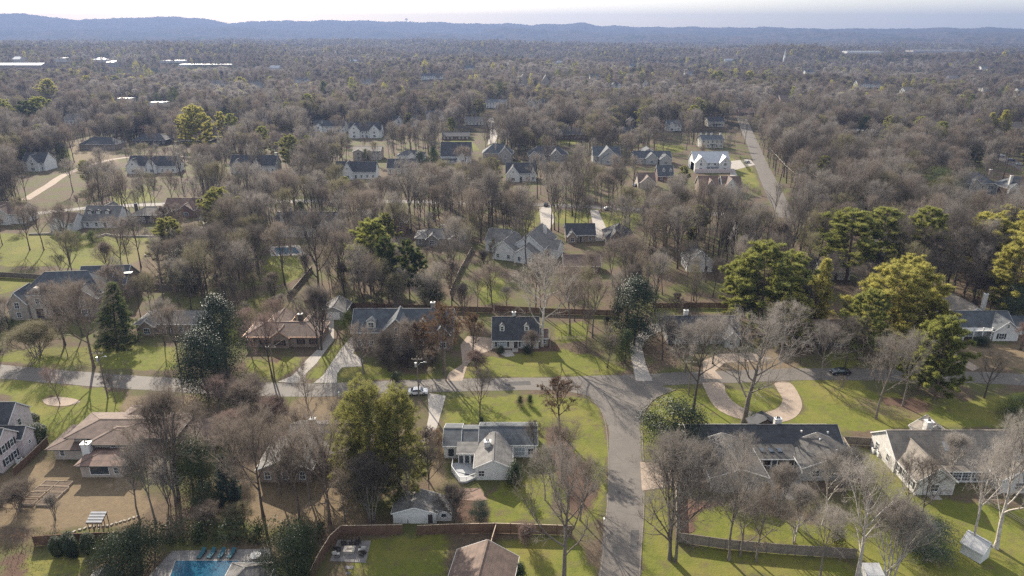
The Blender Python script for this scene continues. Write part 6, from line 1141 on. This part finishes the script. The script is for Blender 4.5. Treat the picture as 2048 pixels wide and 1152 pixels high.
# terrace walls upper left
for lb, pl in (('white terrace wall along the upper left lawn, right part', [(195, 476), (212, 470), (235, 474), (310, 474), (335, 462)]), ('white terrace wall along the upper left lawn, left part', [(58, 470), (100, 469), (128, 472)])):
    w = [G(*p) for p in pl]; o = empty('terrace_wall', (w[0][0], w[0][1], 0)); tag(o, lb, 'wall')
    for a, b in zip(w, w[1:]): MB().beam((a[0] - w[0][0], a[1] - w[0][1], .35), (b[0] - w[0][0], b[1] - w[0][1], .35), .5, .7).build('wall_section', 'concrete', o)
w = [G(*p) for p in [(137, 1068), (160, 1060), (180, 1054), (215, 1052), (250, 1042), (285, 1030)]]; o = empty('stone_edging', (*w[0], 0)); tag(o, 'line of pale edging stones curving past the garden coop', 'edging')
for a, b in zip(w, w[1:]):
    n = max(2, int(math.dist(a, b) / .6))
    for i in range(n): x_, y_ = a[0] + (b[0] - a[0]) * i / n - w[0][0], a[1] + (b[1] - a[1]) * i / n - w[0][1]; link('stone', cached('edst', lambda: MB().prism([(-.26, -.14), (.2, -.18), (.28, .05), (.05, .17), (-.24, .13)], -.05, .2).mesh('stone', 'stone_edge')), o, (x_, y_, 0), i * 1.3)
# ------------------------------------------------------------------ utility poles and wires
def pole(u, v, h, label, lamp=None, arm=True, tf=True):
    x, y = G(u, v); o = empty('utility_pole', (x, y, 0)); tag(o, label, 'utility pole')
    MB().tube([(0, 0, -.3), (0, 0, h)], [.19, .12], 9).build('pole', 'pole_wood', o)
    if arm: MB().box(-1.2, 1.2, -.07, .07, h - .9, h - .72).build('cross_arm', 'pole_wood', o); [MB().tube([(x_, 0, h - .72), (x_, 0, h - .5)], .06, 6).build('insulator', 'lamp_glass', o) for x_ in (-1.1, -.4, .4, 1.1)]
    if tf: MB().tube([(-.34, -.02, h - 2.6), (-.34, -.02, h - 1.6)], .26, 10).build('transformer', 'galvanised', o)
    if lamp:
        la = MB().tube([(0, 0, h - 2.4), (lamp * .8, -.2, h - 1.5), (lamp * 1.6, -.4, h - 1.25)], .05, 6).build('lamp_arm', 'galvanised', o)
        MB().tube([(lamp * 1.5, -.38, h - 1.25), (lamp * 1.8, -.46, h - 1.22), (lamp * 2.2, -.55, h - 1.25)], [.08, .16, .07], 8).build('lamp_head', 'galvanised', la)
    return (x, y, h)
p1 = pole(216, 796, 11.8, 'tall wooden utility pole with a lamp arm on the left lawn', 1.0)
p2 = pole(838, 794, 10.2, 'wooden utility pole with lamp and transformer before the large brick house', 1.0)
p3 = pole(1377, 790, 9.0, 'bare wooden utility pole beside the dark-trunked tree', None, True, False)
p4 = pole(550, 762, 9.5, 'wooden utility pole by the concrete drive with a small box', None, True, False)
p5 = pole(892, 762, 8.5, 'thin utility pole under the russet tree', None, False, False)
p6_ = pole(1968, 600, 11, 'utility pole among the golden pines at the right edge', None, True, False)
p7_ = pole(1642, 432, 11, 'utility pole with a glinting lamp in the right-hand woods', 1.0, True, True)
p8_ = pole(1538, 336, 11, 'utility pole beside the right-hand road', None, True, False)
def wire(a, b, label, r=.012, sag=1.0, mat='cable', off=(0, 0)):
    mb = MB(); a = Vector(a); b = Vector(b); n = 14; c_ = a.copy()
    mb.tube([a.lerp(b, i / n) - Vector((0, 0, sag * 4 * (i / n) * (1 - i / n))) - c_ for i in range(n + 1)], r, 4)
    o = mb.build('overhead_wire', mat); o.location = c_; tag(o, label, 'wire', None); return o
def at(p, dx, dz): return (p[0] + dx, p[1], p[2] + dz)
wire(at(p1, 1.1, -.5), at(p4, -1.1, -.5), 'overhead wire from the left pole to the drive pole')
wire(at(p4, 1.1, -.5), at(p2, -1.1, -.5), 'overhead wire from the drive pole to the lamp pole')
wire(at(p2, 1.1, -.5), at(p3, -1.1, -.5), 'overhead wire from the lamp pole to the pole by the dark trunk', sag=1.8)
wire(at(p1, -1.1, -.5), (-185, 150, 11), 'overhead wire leaving the left pole to the left')
wire(at(p3, 1.1, -.5), (100, 140, 10), 'overhead wire leaving the pole by the dark trunk to the right', sag=1.5)
x, y = G(610, 670); wire(at(p4, 0, -.8), (x, y, 4.2), 'service wire from the drive pole to the rusty-roofed ranch', .025, .6, 'bright_cable')
for i in range(3): wire(at(p6_, -.8 + .8 * i, -.4), (p6_[0] + 42 + i, p6_[1] - 30, 9.5), ['uppermost', 'middle', 'lowest'][i] + ' of three bright wires crossing the golden pines', .03, 1.2, 'bright_cable')
wire(at(p8_, .5, -.5), at(p7_, -.5, -.5), 'bright wire between the two poles of the right-hand woods', .045, 2.0, 'bright_cable')
# ------------------------------------------------------------------ cars
def car_meshes(paint):
    prof = [(-2.25, .35), (-2.28, .72), (-2.1, .95), (-1.55, 1.0), (-.95, 1.42), (.55, 1.46), (1.25, 1.02), (1.95, .9), (2.25, .7), (2.27, .35)]
    b = MB(); n = len(prof)
    for y_, k in ((-.88, 1), (-.62, 0), (.62, 0), (.88, 1)):
        pass
    vs_ = [(x_, y_ * (1.0 if z < 1.05 else .82), z) for y_ in (-.88, .88) for x_, z in prof]; b.add(vs_, [tuple(range(n)), tuple(range(2 * n - 1, n - 1, -1))] + [(i, i + n, (i + 1) % n + n, (i + 1) % n) for i in range(n)])
    g = MB()
    for s_ in (-1, 1): g.add([(-1.35, s_ * .885, 1.02), (1.0, s_ * .885, 1.05), (.5, s_ * .745, 1.40), (-.9, s_ * .745, 1.37)], [(0, 1, 2, 3) if s_ < 0 else (3, 2, 1, 0)])
    ws = MB().add([(1.25, -.72, 1.06), (1.25, .72, 1.06), (.62, .66, 1.45), (.62, -.66, 1.45)], [(0, 1, 2, 3)]); rw = MB().add([(-1.58, .72, 1.04), (-1.58, -.72, 1.04), (-1.02, -.66, 1.41), (-1.02, .66, 1.41)], [(0, 1, 2, 3)])
    return dict(body=b.mesh('body', paint), side_window=g.mesh('side_window', 'glass'), windscreen=ws.mesh('windscreen', 'glass'), rear_window=rw.mesh('rear_window', 'glass'),
        wheel=cached('wheel', lambda: MB().tube([(0, -.1, 0), (0, .1, 0)], .33, 14).mesh('wheel', 'rubber')), rim=cached('rim', lambda: MB().tube([(0, -.115, 0), (0, .115, 0)], .2, 10).mesh('rim', 'rim_metal')), headlight=cached('headl', lambda: MB().box(-.05, .05, -.2, .2, -.08, .08).mesh('headlight', 'lamp_glass')), tail=cached('taill', lambda: MB().box(-.05, .05, -.18, .18, -.09, .09).mesh('tail_light', 'red_lens')))
def car(u, v, rot, paint, label, group=None, full=True, s=1.0):
    x, y = G(u, v); o = empty('car', (x, y, zt(x, y) + .05), R(rot)); o.scale = (s, s, s); tag(o, label, 'car', group); m_ = cached(('car', paint), lambda: car_meshes('paint_' + paint))
    link('body', m_['body'], o)
    for k in ('side_window', 'windscreen', 'rear_window'): link(k, m_[k], o, (0, 0, .012))
    for x_ in (-1.4, 1.4):
        for y_ in (-.82, .82): w = link('wheel', m_['wheel'], o, (x_, y_, .33)); link('rim', m_['rim'], w)
    for y_ in (-.6, .6): link('headlight', m_['headlight'], o, (2.24, y_, .68)); link('tail_light', m_['tail'], o, (-2.26, y_, .78))
car(836, 788, 4, 'white', 'white car parked on the road beside the lamp pole'); car(1680, 748, 183, 'black', 'dark car on the shaded road under the bare trees at the right')
car(1092, 412, 80, 'black', 'dark car glinting at the top of the middle driveway'); car(1216, 420, 20, 'silver', 'silver car on the middle road right of the glinting car')
for i, (u, v, p_) in enumerate([(1962, 300, 'silver'), (1982, 306, 'black'), (2002, 313, 'white'), (2022, 322, 'blue'), (2040, 330, 'white'), (1945, 296, 'white')]): car(u, v, -28, p_, ['silver car in the far right-hand queue of cars', 'black car in the far right-hand queue of cars', 'white car third in the far right-hand queue', 'blue car in the far right-hand queue of cars', 'white car at the right end of the far queue', 'white car at the left end of the far queue'][i], 'cars queued on the far right road')
car(1002, 248, 10, 'black', 'dark car before the far lawn right of centre'); car(858, 230, 0, 'black', 'dark car beside the white farmhouse at the far lawn'); car(1270, 372, 60, 'silver', 'pale car beside the half-timbered cottage'); car(1494, 326, 40, 'silver', 'pale car on the metal-roofed house drive')
# ------------------------------------------------------------------ pool, terrace and furniture
slab('pool_terrace', [(300, 1150), (345, 1102), (540, 1098), (560, 1165), (290, 1170)], .06, 'patio_stone')
w = gp([(338, 1160), (352, 1122), (475, 1122), (500, 1160), (480, 1200), (330, 1200)]); cx = sum(p[0] for p in w) / 6; cy_ = sum(p[1] for p in w) / 6; o = empty('swimming_pool', (cx, cy_, 0)); tag(o, 'blue swimming pool at the bottom edge', 'pool')
ww = [(p[0] - cx, p[1] - cy_) for p in w]; MB().prism([(a * 1.04, b * 1.05) for a, b in ww], .0, .07).build('coping', 'concrete', o); MB().prism(ww, .01, .085).build('water', 'pool_water', o)
w = gp([(548, 496), (590, 494), (600, 507), (552, 509)]); cx = sum(p[0] for p in w) / 4; cy_ = sum(p[1] for p in w) / 4; o = empty('swimming_pool', (cx, cy_, 0)); tag(o, 'small turquoise pool with pale paving left of centre', 'pool'); ww = [(p[0] - cx, p[1] - cy_) for p in w]
MB().prism([(a * 1.45, b * 1.5) for a, b in ww], .0, .06).build('coping', 'concrete', o); MB().prism(ww, .01, .08).build('water', 'pool_water', o)
def lounger(u, v, rot, label):
    x, y = G(u, v); o = empty('sun_lounger', (x, y, .06), R(rot)); tag(o, label, 'sun lounger', 'loungers by the pool')
    link('frame', cached('lf', lambda: MB().box(-.35, .35, -.9, .95, .28, .34).mesh('frame', 'furniture_dark')), o); link('seat', cached('ls', lambda: MB().box(-.33, .33, -.9, .3, .34, .44).mesh('seat', 'cushion_blue')), o); link('backrest', cached('lb', lambda: MB().beam((0, .3, .4), (0, .95, .85), .66, .1).mesh('backrest', 'cushion_blue')), o)
    for x_ in (-.3, .3):
        for y_ in (-.8, .8): link('leg', cached('ll', lambda: MB().box(-.03, .03, -.03, .03, 0, .28).mesh('leg', 'furniture_dark')), o, (x_, y_, 0))
for i, u in enumerate((404, 424, 444, 464)): lounger(u, 1112, -8, ['leftmost blue lounger by the pool', 'second blue lounger from the left by the pool', 'third blue lounger from the left by the pool', 'rightmost blue lounger by the pool'][i])
x, y = G(512, 1118); o = empty('patio_table', (x, y, .06)); tag(o, 'round white table on the pool terrace', 'table'); MB().tube([(0, 0, .70), (0, 0, .75)], .85, 24).build('table_top', 'cushion_pale', o); MB().tube([(0, 0, 0), (0, 0, .7)], .06, 8).build('pedestal', 'furniture_dark', o); MB().tube([(0, 0, 0), (0, 0, .05)], .35, 14).build('base', 'furniture_dark', o)
def chair(x, y, rot, label, pale, group='patio chairs round the fire table'):
    o = empty('patio_chair', (x, y, .07), R(rot)); tag(o, label, 'chair', group); cm = 'cushion_pale' if pale else 'furniture_dark'
    link('seat', cached(('cs', pale), lambda: MB().box(-.36, .36, -.36, .36, .3, .45).mesh('seat', cm)), o); link('backrest', cached(('cb', pale), lambda: MB().beam((0, .34, .4), (0, .48, .95), .72, .1).mesh('backrest', cm)), o)
    for s_ in (-1, 1): link('armrest', cached('car', lambda: MB().box(-.05, .05, -.36, .36, .45, .62).mesh('armrest', 'furniture_dark')), o, (s_ * .4, 0, 0))
    for x_ in (-.32, .32):
        for y_ in (-.32, .32): link('leg', cached('cl', lambda: MB().box(-.03, .03, -.03, .03, 0, .3).mesh('leg', 'furniture_dark')), o, (x_, y_, 0))
slab('patio', [(676, 1080), (742, 1082), (732, 1126), (660, 1122)], .07, 'patio_stone')
for k_, pp in enumerate(([(690, 1132), (708, 1132), (706, 1138), (690, 1138)], [(692, 1144), (702, 1144), (701, 1149), (691, 1149)])): slab('stepping_stone', pp, .05, 'patio_stone')
x, y = G(699, 1104); o = empty('fire_table', (x, y, .07)); tag(o, 'square stone fire table in the middle of the patio', 'fire table'); MB().box(-.8, .8, -.6, .6, 0, .5).build('base', 'stone_edge', o); MB().box(-.88, .88, -.68, .68, .5, .58).build('table_top', 'concrete', o); MB().box(-.4, .4, -.18, .18, .58, .62).build('burner', 'furniture_dark', o)
for i, (u, v, r_, pl_, lb) in enumerate([(688, 1090, 10, 0, 'dark patio chair at the back left of the fire table'), (703, 1092, 0, 0, 'dark patio chair at the back middle of the fire table'), (716, 1089, -15, 0, 'dark patio chair at the back right of the fire table'), (676, 1104, 80, 0, 'dark patio chair left of the fire table'), (675, 1113, 95, 1, 'pale-cushioned patio chair at the front left of the fire table'), (722, 1104, -80, 1, 'pale-cushioned patio chair right of the fire table'), (724, 1112, -95, 0, 'dark patio chair at the front right of the fire table')]): chair(*G(u, v), r_, lb, pl_)
# raised beds
for i, (u, v, lb) in enumerate([(101, 969, 'raised garden bed in the back row, left'), (128, 970, 'raised garden bed in the back row, right'), (87, 980, 'raised garden bed in the second row, left'), (120, 981, 'raised garden bed in the second row, right'), (72, 992, 'raised garden bed in the third row, left'), (107, 993, 'raised garden bed in the third row, right'), (57, 1006, 'raised garden bed in the front row, left'), (92, 1007, 'raised garden bed in the front row, right')]):
    x, y = G(u, v); o = empty('raised_bed', (x, y, 0), R(-3)); tag(o, lb, 'garden bed', 'raised beds in the tan yard')
    for nm, bx_ in (('side_board', (-1.25, 1.25, -.72, -.66)), ('side_board', (-1.25, 1.25, .66, .72)), ('end_board', (-1.31, -1.25, -.72, .72)), ('end_board', (1.25, 1.31, -.72, .72))): link(nm, cached(('rb', bx_), lambda: MB().box(*bx_, 0, .38).mesh(nm, 'fence_top')), o)
    link('soil', cached('rbs', lambda: MB().box(-1.24, 1.24, -.65, .65, .02, .3).mesh('soil', 'soil')), o)
def ac(u, v, label):
    x, y = G(u, v); o = empty('air_conditioner', (x, y, .05)); tag(o, label, 'air conditioner'); MB().box(-.42, .42, -.42, .42, .06, .85).build('casing', 'white_trim', o); MB().tube([(0, 0, .85), (0, 0, .9)], .34, 14).build('fan_grille', 'furniture_dark', o); MB().box(-.55, .55, -.55, .55, 0, .06).build('base', 'concrete', o)
ac(1748, 905, 'air conditioner at the left wall of the white brick house, upper one'); ac(1758, 912, 'air conditioner at the left wall of the white brick house, lower one'); ac(52, 905, 'air conditioner beside the pinkish brick house, upper one'); ac(40, 925, 'air conditioner beside the pinkish brick house, lower one')
def mailbox(u, v, label):
    x, y = G(u, v); o = empty('mailbox', (x, y, 0)); tag(o, label, 'mailbox'); MB().box(-.06, .06, -.06, .06, 0, 1.05).build('post', 'white_trim', o); MB().box(-.13, .13, -.28, .28, 1.05, 1.3).tube([(0, -.28, 1.3), (0, .28, 1.3)], .13, 10).build('box', 'white_trim', o)
mailbox(1208, 1050, 'white mailbox on the left verge of the side street'); mailbox(678, 795, 'dark-shaded mailbox by the road below the brick house drive')
x, y = G(200, 718); 
# fire ring and bench on the upper lawn
x, y = G(296, 512); o = empty('garden_bench', (x, y, 0)); tag(o, 'low stone bench at the edge of the bright upper lawn', 'bench'); MB().box(-1.3, 1.3, -.35, .35, .35, .5).build('seat', 'concrete', o); [MB().box(x_ - .15, x_ + .15, -.3, .3, 0, .35).build('leg', 'stone_edge', o) for x_ in (-1, 1)]
# ------------------------------------------------------------------ the woods
def sample_mask(x, y):
    i = np.clip(((y - gy0) / gs).astype(int), 0, ny - 1); j = np.clip(((x - gx0) / gs).astype(int), 0, nx - 1); ok = (x > gx0) & (x < gx1) & (y > gy0) & (y < gy1)
    return np.where(ok, mask[i, j, 0], 0)
ny, nx = GX.shape
for u0, v0, u1, v1 in [(1470, 238, 1500, 262), (1478, 262, 1515, 300), (1495, 300, 1535, 345), (1510, 345, 1552, 385), (1530, 385, 1578, 425), (0, 466, 300, 540), (535, 495, 612, 570), (905, 248, 990, 300), (820, 158, 862, 182), (1080, 412, 1105, 470), (1182, 420, 1210, 470), (1120, 272, 1160, 290), (1310, 288, 1370, 303), (130, 285, 215, 330), (1945, 296, 2048, 335), (0, 112, 150, 140), (190, 120, 335, 150), (320, 120, 430, 138), (1695, 98, 1760, 108), (1825, 96, 1900, 106), (60, 345, 145, 395)]:
    KEEP.append((u0, v0, u1, v1, G((u0 + u1) / 2, v1)[1]))
KP = np.array(KEEP)
def free(x, y, H, Rc, rng, clear=.9, pad=0):
    """mask of candidate spots: off houses, roads and lawns, not hiding what the photograph shows open"""
    ok = np.ones(x.shape, bool)
    for pl in OCC:
        a = np.array(pl); b0, b1 = a.min(0) - 1, a.max(0) + 1; k = (x > b0[0]) & (x < b1[0]) & (y > b0[1]) & (y < b1[1])
        if k.any(): kk = np.where(k)[0]; ok[kk[inpoly(x[kk], y[kk], pl)]] = False
    lw = sample_mask(x, y); ok &= ~((lw > .35) & (rng.random(x.shape) < .94))
    z0 = terr(x, y); u, vt_ = PJ(x, y, z0 + H); _, vb = PJ(x, y, z0 + H * .3); w = Rc * F / np.hypot(y, 60) * .8
    for k0, v0, k1, v1, D in KEEP:
        ov = (u + w > k0) & (u - w < k1) & (vt_ < v1 - (v1 - v0) * .12) & (vb > v0) & (y < D + 1)
        ok &= ~(ov & (rng.random(x.shape) < (clear if D < 300 else .95)))
    return ok
rng = np.random.default_rng(77)
def scatter(y0, y1, s, wide=.82, m0=25):
    ys = np.arange(y0, y1, s); out = []
    for y in ys:
        xs = np.arange(-(wide * y + m0), wide * y + m0, s); out.append(np.stack([xs + rng.uniform(-.42, .42, len(xs)) * s, y + rng.uniform(-.42, .42, len(xs)) * s], 1))
    return np.concatenate(out)
C_ = scatter(180, 640, 5.9); Hh = np.clip(rng.normal(16.5, 3.6, len(C_)), 8, 26); ok = free(C_[:, 0], C_[:, 1], Hh, Hh * .36, rng, .72)
# clumped density
dn = .5 + .5 * np.sin(C_[:, 0] * .035 + 1.2) * np.sin(C_[:, 1] * .041 + .5) + .25 * np.sin(C_[:, 0] * .11) * np.sin(C_[:, 1] * .09)
ok &= rng.random(len(C_)) < np.clip(.78 + .4 * dn + .25 * (C_[:, 1] < 300), .5, 1.0)
C_, Hh = C_[ok], Hh[ok]
ZONE = [(5.5, [(500, 890), (700, 890), (720, 1030), (560, 1045), (520, 1010)]), (6, [(860, 905), (900, 930), (900, 1035), (830, 1035)]), (6, [(1400, 990), (1530, 1000), (1540, 1040), (1440, 1020)]), (6.5, [(1290, 640), (1420, 640), (1405, 735), (1310, 735)]), (6.5, [(1545, 640), (1770, 640), (1770, 742), (1600, 735)]), (6, [(390, 805), (640, 805), (640, 880), (560, 900), (420, 880)]), (6.5, [(1560, 1000), (1720, 1020), (1740, 1090), (1560, 1070)]), (7, [(0, 600), (20, 660), (160, 690), (160, 720), (0, 705)]), (6.5, [(700, 640), (905, 700), (890, 745), (740, 735), (720, 705)]), (7, [(1110, 640), (1240, 640), (1240, 720), (1120, 690)]), (6.5, [(440, 560), (620, 600), (640, 640), (480, 650), (420, 620)])]
for s, pl in ZONE:
    w = np.array(gp(pl)); b0, b1 = w.min(0), w.max(0); gx, gy = np.meshgrid(np.arange(b0[0], b1[0], s), np.arange(b0[1], b1[1], s)); q = np.stack([gx.ravel(), gy.ravel()], 1) + rng.uniform(-.42, .42, (gx.size, 2)) * s
    k = inpoly(q[:, 0], q[:, 1], [tuple(a) for a in w])
    for pl2 in OCC: k &= ~inpoly(q[:, 0], q[:, 1], pl2)
    q = q[k]; C_ = np.concatenate([C_, q]); Hh = np.concatenate([Hh, rng.uniform(6, 12.5, len(q))])
T_ = np.array([(t_[0], t_[1]) for t_ in TREES])
d2 = ((C_[:, None, :] - T_[None]) ** 2).sum(-1).min(1); k = d2 > 20; C_, Hh = C_[k], Hh[k]
order = np.argsort(np.hypot(C_[:, 0], C_[:, 1])); C_, Hh = C_[order], Hh[order]
n_hand = sum(1 for t_ in TREES if t_[2].name.startswith('bare_tree')); n_ind = 300 - n_hand
inview = np.array([-20 < PJ(x, y, 8)[0] < 2068 for x, y in C_])
ind = np.where(inview)[0][:n_ind]; rest = np.setdiff1d(np.arange(len(C_)), ind)
LA = np.array([(a, b) for a, b, _ in LAND]); bag = {}
TW = ['twig_grey', 'twig_brown', 'twig_brown', 'twig_grey', 'twig_dark', 'twig_dark', 'twig_olive', 'twig_grey']
WORD = {'twig_grey': 'grey', 'twig_brown': 'brown', 'twig_dark': 'dark', 'twig_red': 'reddish', 'twig_olive': 'olive-brown'}
for n_, i in enumerate(ind):
    x, y = C_[i]; kind = ['broad', 'tall', 'tall', 'broad', 'broad', 'tall', 'leafy' if n_ % 3 == 0 else 'tall', 'vase'][int(rng.integers(8))]; tw = TW[int(rng.integers(8))]
    if kind == 'leafy': tw = 'twig_brown'
    o = tree(kind, int(rng.integers(9)), x, y, None, None, 'tree', 'bare_tree', h=Hh[i] * (.8 if kind == 'vase' else 1.0), twig=tw, bark=['bark_grey', 'bark_brown', 'bark_dark'][int(rng.integers(3))], wide=rng.uniform(.74, 1.02), rot=rng.uniform(0, 6.28), xy=(x, y), group='bare trees of the woods between the houses')
    dd = np.hypot(*(LA - (x, y)).T); j = int(dd.argmin()); dx, dy = x - LA[j, 0], y - LA[j, 1]
    rel = ('left of' if dx < 0 else 'right of') if abs(dx) > abs(dy) else ('in front of' if dy < 0 else 'behind')
    bag.setdefault((j, rel, WORD[tw]), []).append((dd[j], o))
ORD = ['nearest', 'second nearest', 'third nearest', 'fourth nearest', 'fifth nearest', 'sixth nearest', 'seventh nearest', 'eighth nearest', 'ninth nearest', 'tenth nearest', 'eleventh nearest', 'twelfth nearest', 'thirteenth nearest', 'fourteenth nearest', 'fifteenth nearest']
for (j, rel, wd_), lst in bag.items():
    lst.sort(key=lambda q: q[0])
    for r_, (_, o) in enumerate(lst):
        o['label'] = ('bare %s tree %s the %s' % (wd_, rel, LAND[j][2])) if len(lst) == 1 else ('%s bare %s tree %s the %s' % (ORD[min(r_, 14)], wd_, rel, LAND[j][2]))
# the rest of the woods, nobody could count it
def join_me(name, meshes):
    vv, ff, mi, off = [], [], [], 0; me = None
    for k, q in enumerate(meshes):
        v = np.empty(len(q.vertices) * 3, np.float32); q.vertices.foreach_get('co', v); f = np.empty(len(q.loops), np.int32); q.loops.foreach_get('vertex_index', f)
        vv.append(v.reshape(-1, 3)); ff.append(f.reshape(-1, 3) + off); mi.append(np.full(len(f) // 3, k, np.int32)); off += len(q.vertices)
    me = mesh_np(name, np.concatenate(vv), np.concatenate(ff)); return me, np.concatenate(mi)
def wood(name, label, cat, pts, scale, rot, var, protos):
    """one mass of woodland: tree shapes set on points"""
    coll = bpy.data.collections.new(name + '_shapes')
    for i, (pr, mats) in enumerate(protos):
        key = ('jm', pr[0].name, pr[1].name, mats)
        me, mi = join_me('shape_%02d' % i, pr)
        for q in mats: me.materials.append(M[q])
        me.polygons.foreach_set('material_index', mi); o = bpy.data.objects.new('shape_%02d' % i, me); coll.objects.link(o)
    me = bpy.data.meshes.new(name); me.vertices.add(len(pts)); me.vertices.foreach_set('co', np.asarray(pts, np.float32).ravel()); me.update()
    for nm, ty, dat in (('sc', 'FLOAT_VECTOR', scale), ('ro', 'FLOAT_VECTOR', np.stack([np.zeros(len(pts)), np.zeros(len(pts)), rot], 1)), ('va', 'INT', var)):
        a = me.attributes.new(nm, ty, 'POINT'); a.data.foreach_set('vector' if ty != 'INT' else 'value', np.asarray(dat, np.float32 if ty != 'INT' else np.int32).ravel())
    ob = bpy.data.objects.new(name, me); COL.objects.link(ob); tag(ob, label, cat, kind='stuff')
    ng = bpy.data.node_groups.new(name, 'GeometryNodeTree'); ng.interface.new_socket('Geometry', in_out='INPUT', socket_type='NodeSocketGeometry'); ng.interface.new_socket('Geometry', in_out='OUTPUT', socket_type='NodeSocketGeometry')
    nn = ng.nodes; gi = nn.new('NodeGroupInput'); go = nn.new('NodeGroupOutput'); ci_ = nn.new('GeometryNodeCollectionInfo'); ci_.inputs['Collection'].default_value = coll; ci_.inputs['Separate Children'].default_value = True; ci_.inputs['Reset Children'].default_value = True
    ip = nn.new('GeometryNodeInstanceOnPoints'); ip.inputs['Pick Instance'].default_value = True
    def at_(nm, ty): q = nn.new('GeometryNodeInputNamedAttribute'); q.data_type = ty; q.inputs['Name'].default_value = nm; return q.outputs[0]
    lk = ng.links.new; lk(gi.outputs[0], ip.inputs['Points']); lk(ci_.outputs[0], ip.inputs['Instance']); lk(at_('va', 'INT'), ip.inputs['Instance Index']); lk(at_('ro', 'FLOAT_VECTOR'), ip.inputs['Rotation']); lk(at_('sc', 'FLOAT_VECTOR'), ip.inputs['Scale']); lk(ip.outputs[0], go.inputs[0])
    md = ob.modifiers.new('scatter', 'NODES'); md.node_group = ng; return ob
Cr, Hr = C_[rest], Hh[rest]
ep0 = [(PROTO['magnolia'][1], ('bark_brown', 'leaf_cedar')), (PROTO['pine'][0], ('bark_brown', 'leaf_pine')), (PROTO['flatpine'][1], ('bark_brown', 'leaf_hemlock'))]
qe = rng.random(len(Cr)) < .045
wood('evergreen_woodland', 'scattered evergreens among the nearer bare woods', 'evergreens', np.stack([Cr[qe, 0], Cr[qe, 1], terr(Cr[qe, 0], Cr[qe, 1])], 1), np.repeat((Hr[qe] / 20)[:, None], 3, 1), rng.uniform(0, 6.28, qe.sum()), rng.integers(0, 3, qe.sum()), ep0)
Cr, Hr = Cr[~qe], Hr[~qe]
mid = [(PROTO['broad'][i], ('bark_grey', m_)) for i, m_ in ((0, 'twig_grey'), (1, 'twig_brown'), (2, 'twig_olive'), (3, 'twig_dark'))] + [(PROTO['tall'][i], ('bark_dark', m_)) for i, m_ in ((0, 'twig_grey'), (1, 'twig_dark'), (2, 'twig_brown'), (3, 'twig_grey'))]
sc_ = np.stack([Hr / 18 * rng.uniform(.72, 1.05, len(Hr)), Hr / 18 * rng.uniform(.72, 1.05, len(Hr)), Hr / 18], 1)
wood('bare_woodland', 'bare brown woodland filling the ground between the farther houses', 'woodland', np.stack([Cr[:, 0], Cr[:, 1], terr(Cr[:, 0], Cr[:, 1])], 1), sc_, rng.uniform(0, 6.28, len(Cr)), rng.integers(0, 8, len(Cr)), mid)
far = []
for y0, y1, s in ((640, 1000, 8.6), (1000, 1500, 10.5), (1500, 2200, 13), (2200, 3200, 18), (3200, 4700, 25)): far.append(scatter(y0, y1, s))
C2 = np.concatenate(far); k = np.hypot(C2[:, 0], C2[:, 1]) < 5200; C2 = C2[k]; H2 = np.clip(rng.normal(15, 3.6, len(C2)), 8, 26); ok = free(C2[:, 0], C2[:, 1], H2, H2 * .3, rng, .95)
dn = np.sin(C2[:, 0] * .013 + 2) * np.sin(C2[:, 1] * .011) ; ok &= rng.random(len(C2)) < np.clip(.95 + .2 * dn, .6, 1); C2, H2 = C2[ok], H2[ok]
z2 = terr(C2[:, 0], C2[:, 1]); ev = rng.random(len(C2)) < np.clip(.085 + .08 * np.sin(C2[:, 0] * .008) * np.sin(C2[:, 1] * .006 + 1), .02, .18)
fp = [(PROTO['far'][i % 4], ('bark_grey', m_)) for i, m_ in enumerate(('twig_grey', 'twig_brown', 'twig_pale', 'twig_dark', 'twig_brown', 'twig_dark', 'twig_grey', 'twig_olive'))]
gr_ = 1 + .5 * sm(1500, 4500, np.hypot(C2[:, 0], C2[:, 1]))
def sc3(H, k, g): return np.stack([H / k * g * rng.uniform(.75, 1.15, len(H)), H / k * g * rng.uniform(.75, 1.15, len(H)), H / k], 1)
q = ~ev; tone = np.sin(C2[q, 0] * .011 + 1.5 * np.sin(C2[q, 1] * .007)) + np.sin(C2[q, 1] * .016 + 1.1) * .7 + rng.normal(0, .8, q.sum()); vr = np.array([5, 3, 7, 4, 1, 6, 0, 2])[np.clip(((tone + 2.2) / 4.4 * 8).astype(int), 0, 7)]
wood('bare_woodland', 'endless bare woodland stretching to the hills', 'woodland', np.stack([C2[q, 0], C2[q, 1], z2[q]], 1), sc3(H2[q], 17, gr_[q]), rng.uniform(0, 6.28, q.sum()), vr, fp)
q = ev; ep = [(PROTO['farpine'][0], ('bark_brown', 'leaf_pine')), (PROTO['farpine'][1], ('bark_brown', 'leaf_yellow_pine')), (PROTO['farpine'][0], ('bark_brown', 'leaf_cedar'))]
wood('evergreen_woodland', 'scattered evergreens across the far woods', 'evergreens', np.stack([C2[q, 0], C2[q, 1], z2[q]], 1), sc3(H2[q], 19, np.ones(q.sum())), rng.uniform(0, 6.28, q.sum()), rng.integers(0, 3, q.sum()), ep)
print('TREES', len(TREES), n_hand, 'rest', len(rest), 'far', len(C2))
# ------------------------------------------------------------------ haze
hz = MB().box(-9900, 9900, -9900, 9900, -60, 285).build('haze', None)
m = bpy.data.materials.new('haze'); m.use_nodes = True; t = m.node_tree; t.nodes.clear(); M['haze'] = m
pv = t.nodes.new('ShaderNodeVolumePrincipled'); pv.inputs['Color'].default_value = (.172, .24, .42, 1); pv.inputs['Density'].default_value = HAZE; pv.inputs['Anisotropy'].default_value = .25
o = t.nodes.new('ShaderNodeOutputMaterial'); t.links.new(pv.outputs[0], o.inputs['Volume'])
hz.data.materials.append(m); tag(hz, 'thin blue haze over the whole suburb', 'haze', kind='stuff')
